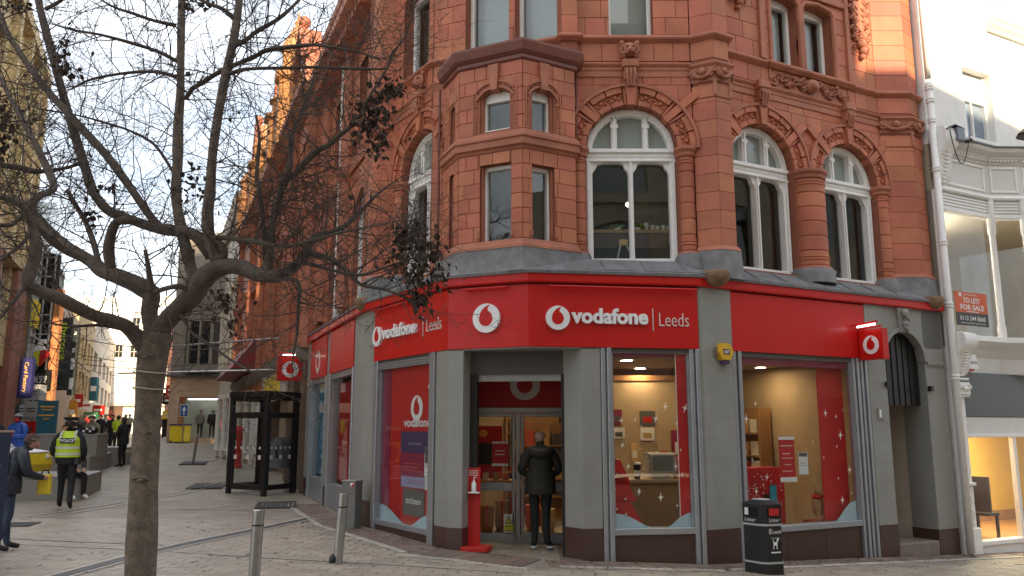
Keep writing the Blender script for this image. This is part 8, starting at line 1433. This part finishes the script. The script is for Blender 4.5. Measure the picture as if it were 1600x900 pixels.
person('bald man in a dark jacket sitting hunched on the granite seat', -9.95, 18.75, 120, ['skin', 'blackcloth', 'blackcloth', 'sole'], SIT, h=1.75, bulk=1.2, hair='hairgrey')
PHONE = dict(ell=(-.26, .04, 1.14), wrl=(-.12, .26, 1.16), hal=(-.06, .32, 1.20), elr=(.26, .04, 1.14), wrr=(.12, .26, 1.16), har=(.06, .32, 1.20), hm=(0, .06, 1.585), ht=(0, .06, 1.67), nose=(0, .155, 1.56), chin=(0, .10, 1.51))
m = person('man in a black coat and dark trousers reading his phone beside the granite blocks', -13.62, 29.2, -80, ['skin', 'blackcloth', 'blackcloth', 'shoe'], PHONE, bulk=1.25, hair='hairdark'); hem(m, .78, 1.08, .22, .21, 'blackcloth')
B = person('person in a blue coat, red scarf and grey beanie behind the police car', -13.9, 23.4, 190, ['redcloth', 'bluecoat', 'blackcloth', 'shoe'], PHONE, bulk=1.35, h=1.86, hair='beanie', hairstyle='hat'); hem(B, .72, 1.1, .25, .23, 'bluecoat')
B = person("person in a grey coat and dark face mask at the crowd's left edge", -15.35, 23.8, 175, ['skin', 'greycoat', 'blackcloth', 'shoe'], {}, bulk=1.3, h=1.84, hair='hairdark'); q = MB(); q.ball(B.wp['chin'] + B.l((0, .035, .02)), .065, 8, 6); B.kid('face_mask', q, 'blackcloth', smooth=True)
B = person('dark-haired person in black raising a camera beside the grey-coated one', -14.9, 23.9, 165, ['skin', 'blackcloth', 'blackcloth', 'shoe'], dict(ell=(-.28, .12, 1.2), wrl=(-.1, .22, 1.42), hal=(-.06, .26, 1.5), elr=(.28, .12, 1.2), wrr=(.1, .22, 1.42), har=(.06, .26, 1.5)), bulk=1.3, h=1.82, hair='hairdark', hairstyle='long'); q = MB(); q.box(Fr((-.07, -.33), (.07, -.33)), 0, .14, -.08, 0, 1.55, 1.64); B.kid('camera', q, 'black')
B = person('blonde woman in a brown coat in front of the navy notice post', -12.35, 23.0, 100, ['skin', 'browncoat', 'blackcloth', 'shoe'], {}, bulk=1.2, h=1.6, hair='hairblond', hairstyle='long'); hem(B, .7, 1.1, .22, .2, 'browncoat')
B = person('person in a camouflage jacket behind the stacked granite blocks', -14.3, 28.3, 185, ['skin', 'camo', 'blackcloth', 'shoe'], PHONE, bulk=1.35, h=1.80, hair='hairgrey', hairstyle='hat')
FARP = [('distant person in black under the stone end building, left of the others', 126, 44, 'blackcloth', 'hairdark', 0), ('distant person in dark red near the teal notice board', 133, 47, 'redcloth', 'hairdark', 20), ('distant walker in a black coat beside the camouflage jacket', 156, 43, 'blackcloth', 'hairdark', 180), ('distant walker in dark clothes in the middle of the crowd', 163, 48, 'puffer', 'hairdark', 0), ('distant walker in a maroon coat', 167, 52, 'redcloth', 'hairdark', 170), ('distant walker in black stepping forward', 174, 40, 'blackcloth', 'hairdark', 180), ('distant person in a yellow hi-vis jacket behind the man with the phone', 183, 38, 'hivis', 'hairdark', 10), ('distant person in black right of the hi-vis jacket', 195, 50, 'blackcloth', 'hairdark', 0), ('distant person in brown by the orange column', 112, 50, 'browncoat', 'hairblond', 60), ('distant pair member in black beside the tree trunk', 201, 58, 'puffer', 'hairdark', 0), ('distant person in grey under the hanging signs right of the trunk', 252, 66, 'greycoat', 'hairdark', 180)]
WALK = dict(knl=(-.10, .15, .52), anl=(-.1, .20, .10), tol=(-.11, .38, .06), knr=(.10, -.02, .5), anr=(.1, -.22, .15), tor=(.1, -.08, .05), ell=(-.26, -.12, 1.14), wrl=(-.24, -.06, .92), hal=(-.24, -.03, .85), elr=(.26, .06, 1.14), wrr=(.22, .18, .94), har=(.22, .23, .88))
for i, (lab, u, d, mtl, hr, fc_) in enumerate(FARP): person(lab, px(u, d), d, fc_, ['skin', mtl, 'blackcloth', 'shoe'], WALK if i % 2 else PHONE, fingers=False, bulk=1.25, hair=hr)
person('walker in a yellow jacket and blue jeans on the far right pavement', px(258, 74), 74, 15, ['skin', 'yellowcoat', 'jean', 'shoe'], WALK, fingers=False, bulk=1.25, hair='hairdark', group=None)
MANQ = dict(ell=(-.27, 0, 1.15), wrl=(-.24, .06, .92), elr=(.27, 0, 1.15), wrr=(.24, .06, .92))
for u, mtl, lab in ((312, 'greycoat', 'shop mannequin in a pale hooded top and dark trousers'), (331, 'blackcloth', 'shop mannequin in a black padded coat')):
    P = person(lab, px(u, 52.6), 52.6, 180, ['greycoat' if mtl == 'blackcloth' else 'skin', mtl, 'blackcloth', 'shoe'], MANQ, z=gz(-19.6, 52) + .26, fingers=False, bulk=1.3 if mtl == 'greycoat' else 1.6, hair='hairdark'); P.o.name = 'mannequin'; P.o['category'] = 'mannequin'
# ------------------------------------------------------------------ litter and marks on the paving
lr = random.Random(77); q = MB()
for _ in range(260):
    x, y = lr.uniform(-8, 7), lr.uniform(9.3, 17)
    if in_front(x, y, .2):
        r = lr.uniform(.012, .028); z = gz(x, y) + .0105; q.add([(x + r * lr.uniform(.8, 1.2) * cos(a), y + r * sin(a), z) for a in [2 * pi * i / 8 for i in range(8)]], [tuple(range(8))])
stuff(obj('gum_spots', q, mat('old_gum', (.10, .09, .08), .8, .2), GROUND))
q = MB()
for _ in range(170):
    if lr.random() < .6: f = lr.choice((FA, FB, FB, FL)); x, y = f.xy(lr.uniform(0, f.L), abs(lr.gauss(.1, .22)) + .03)
    else: x, y = lr.uniform(-7, 6), lr.uniform(9.4, 15)
    if not in_front(x, y, .02): continue
    r = lr.uniform(.02, .05); a0 = lr.uniform(0, 6.3); z = gz(x, y) + .012; q.add([(x, y, z), (x + r * cos(a0), y + r * sin(a0), z + r * .3), (x + 1.6 * r * cos(a0 + .5), y + 1.6 * r * sin(a0 + .5), z + .004), (x + r * cos(a0 + 1.1), y + r * sin(a0 + 1.1), z + r * .25)], [(0, 1, 2), (0, 2, 3)])
stuff(obj('fallen_leaves', q, 'leaf', GROUND))
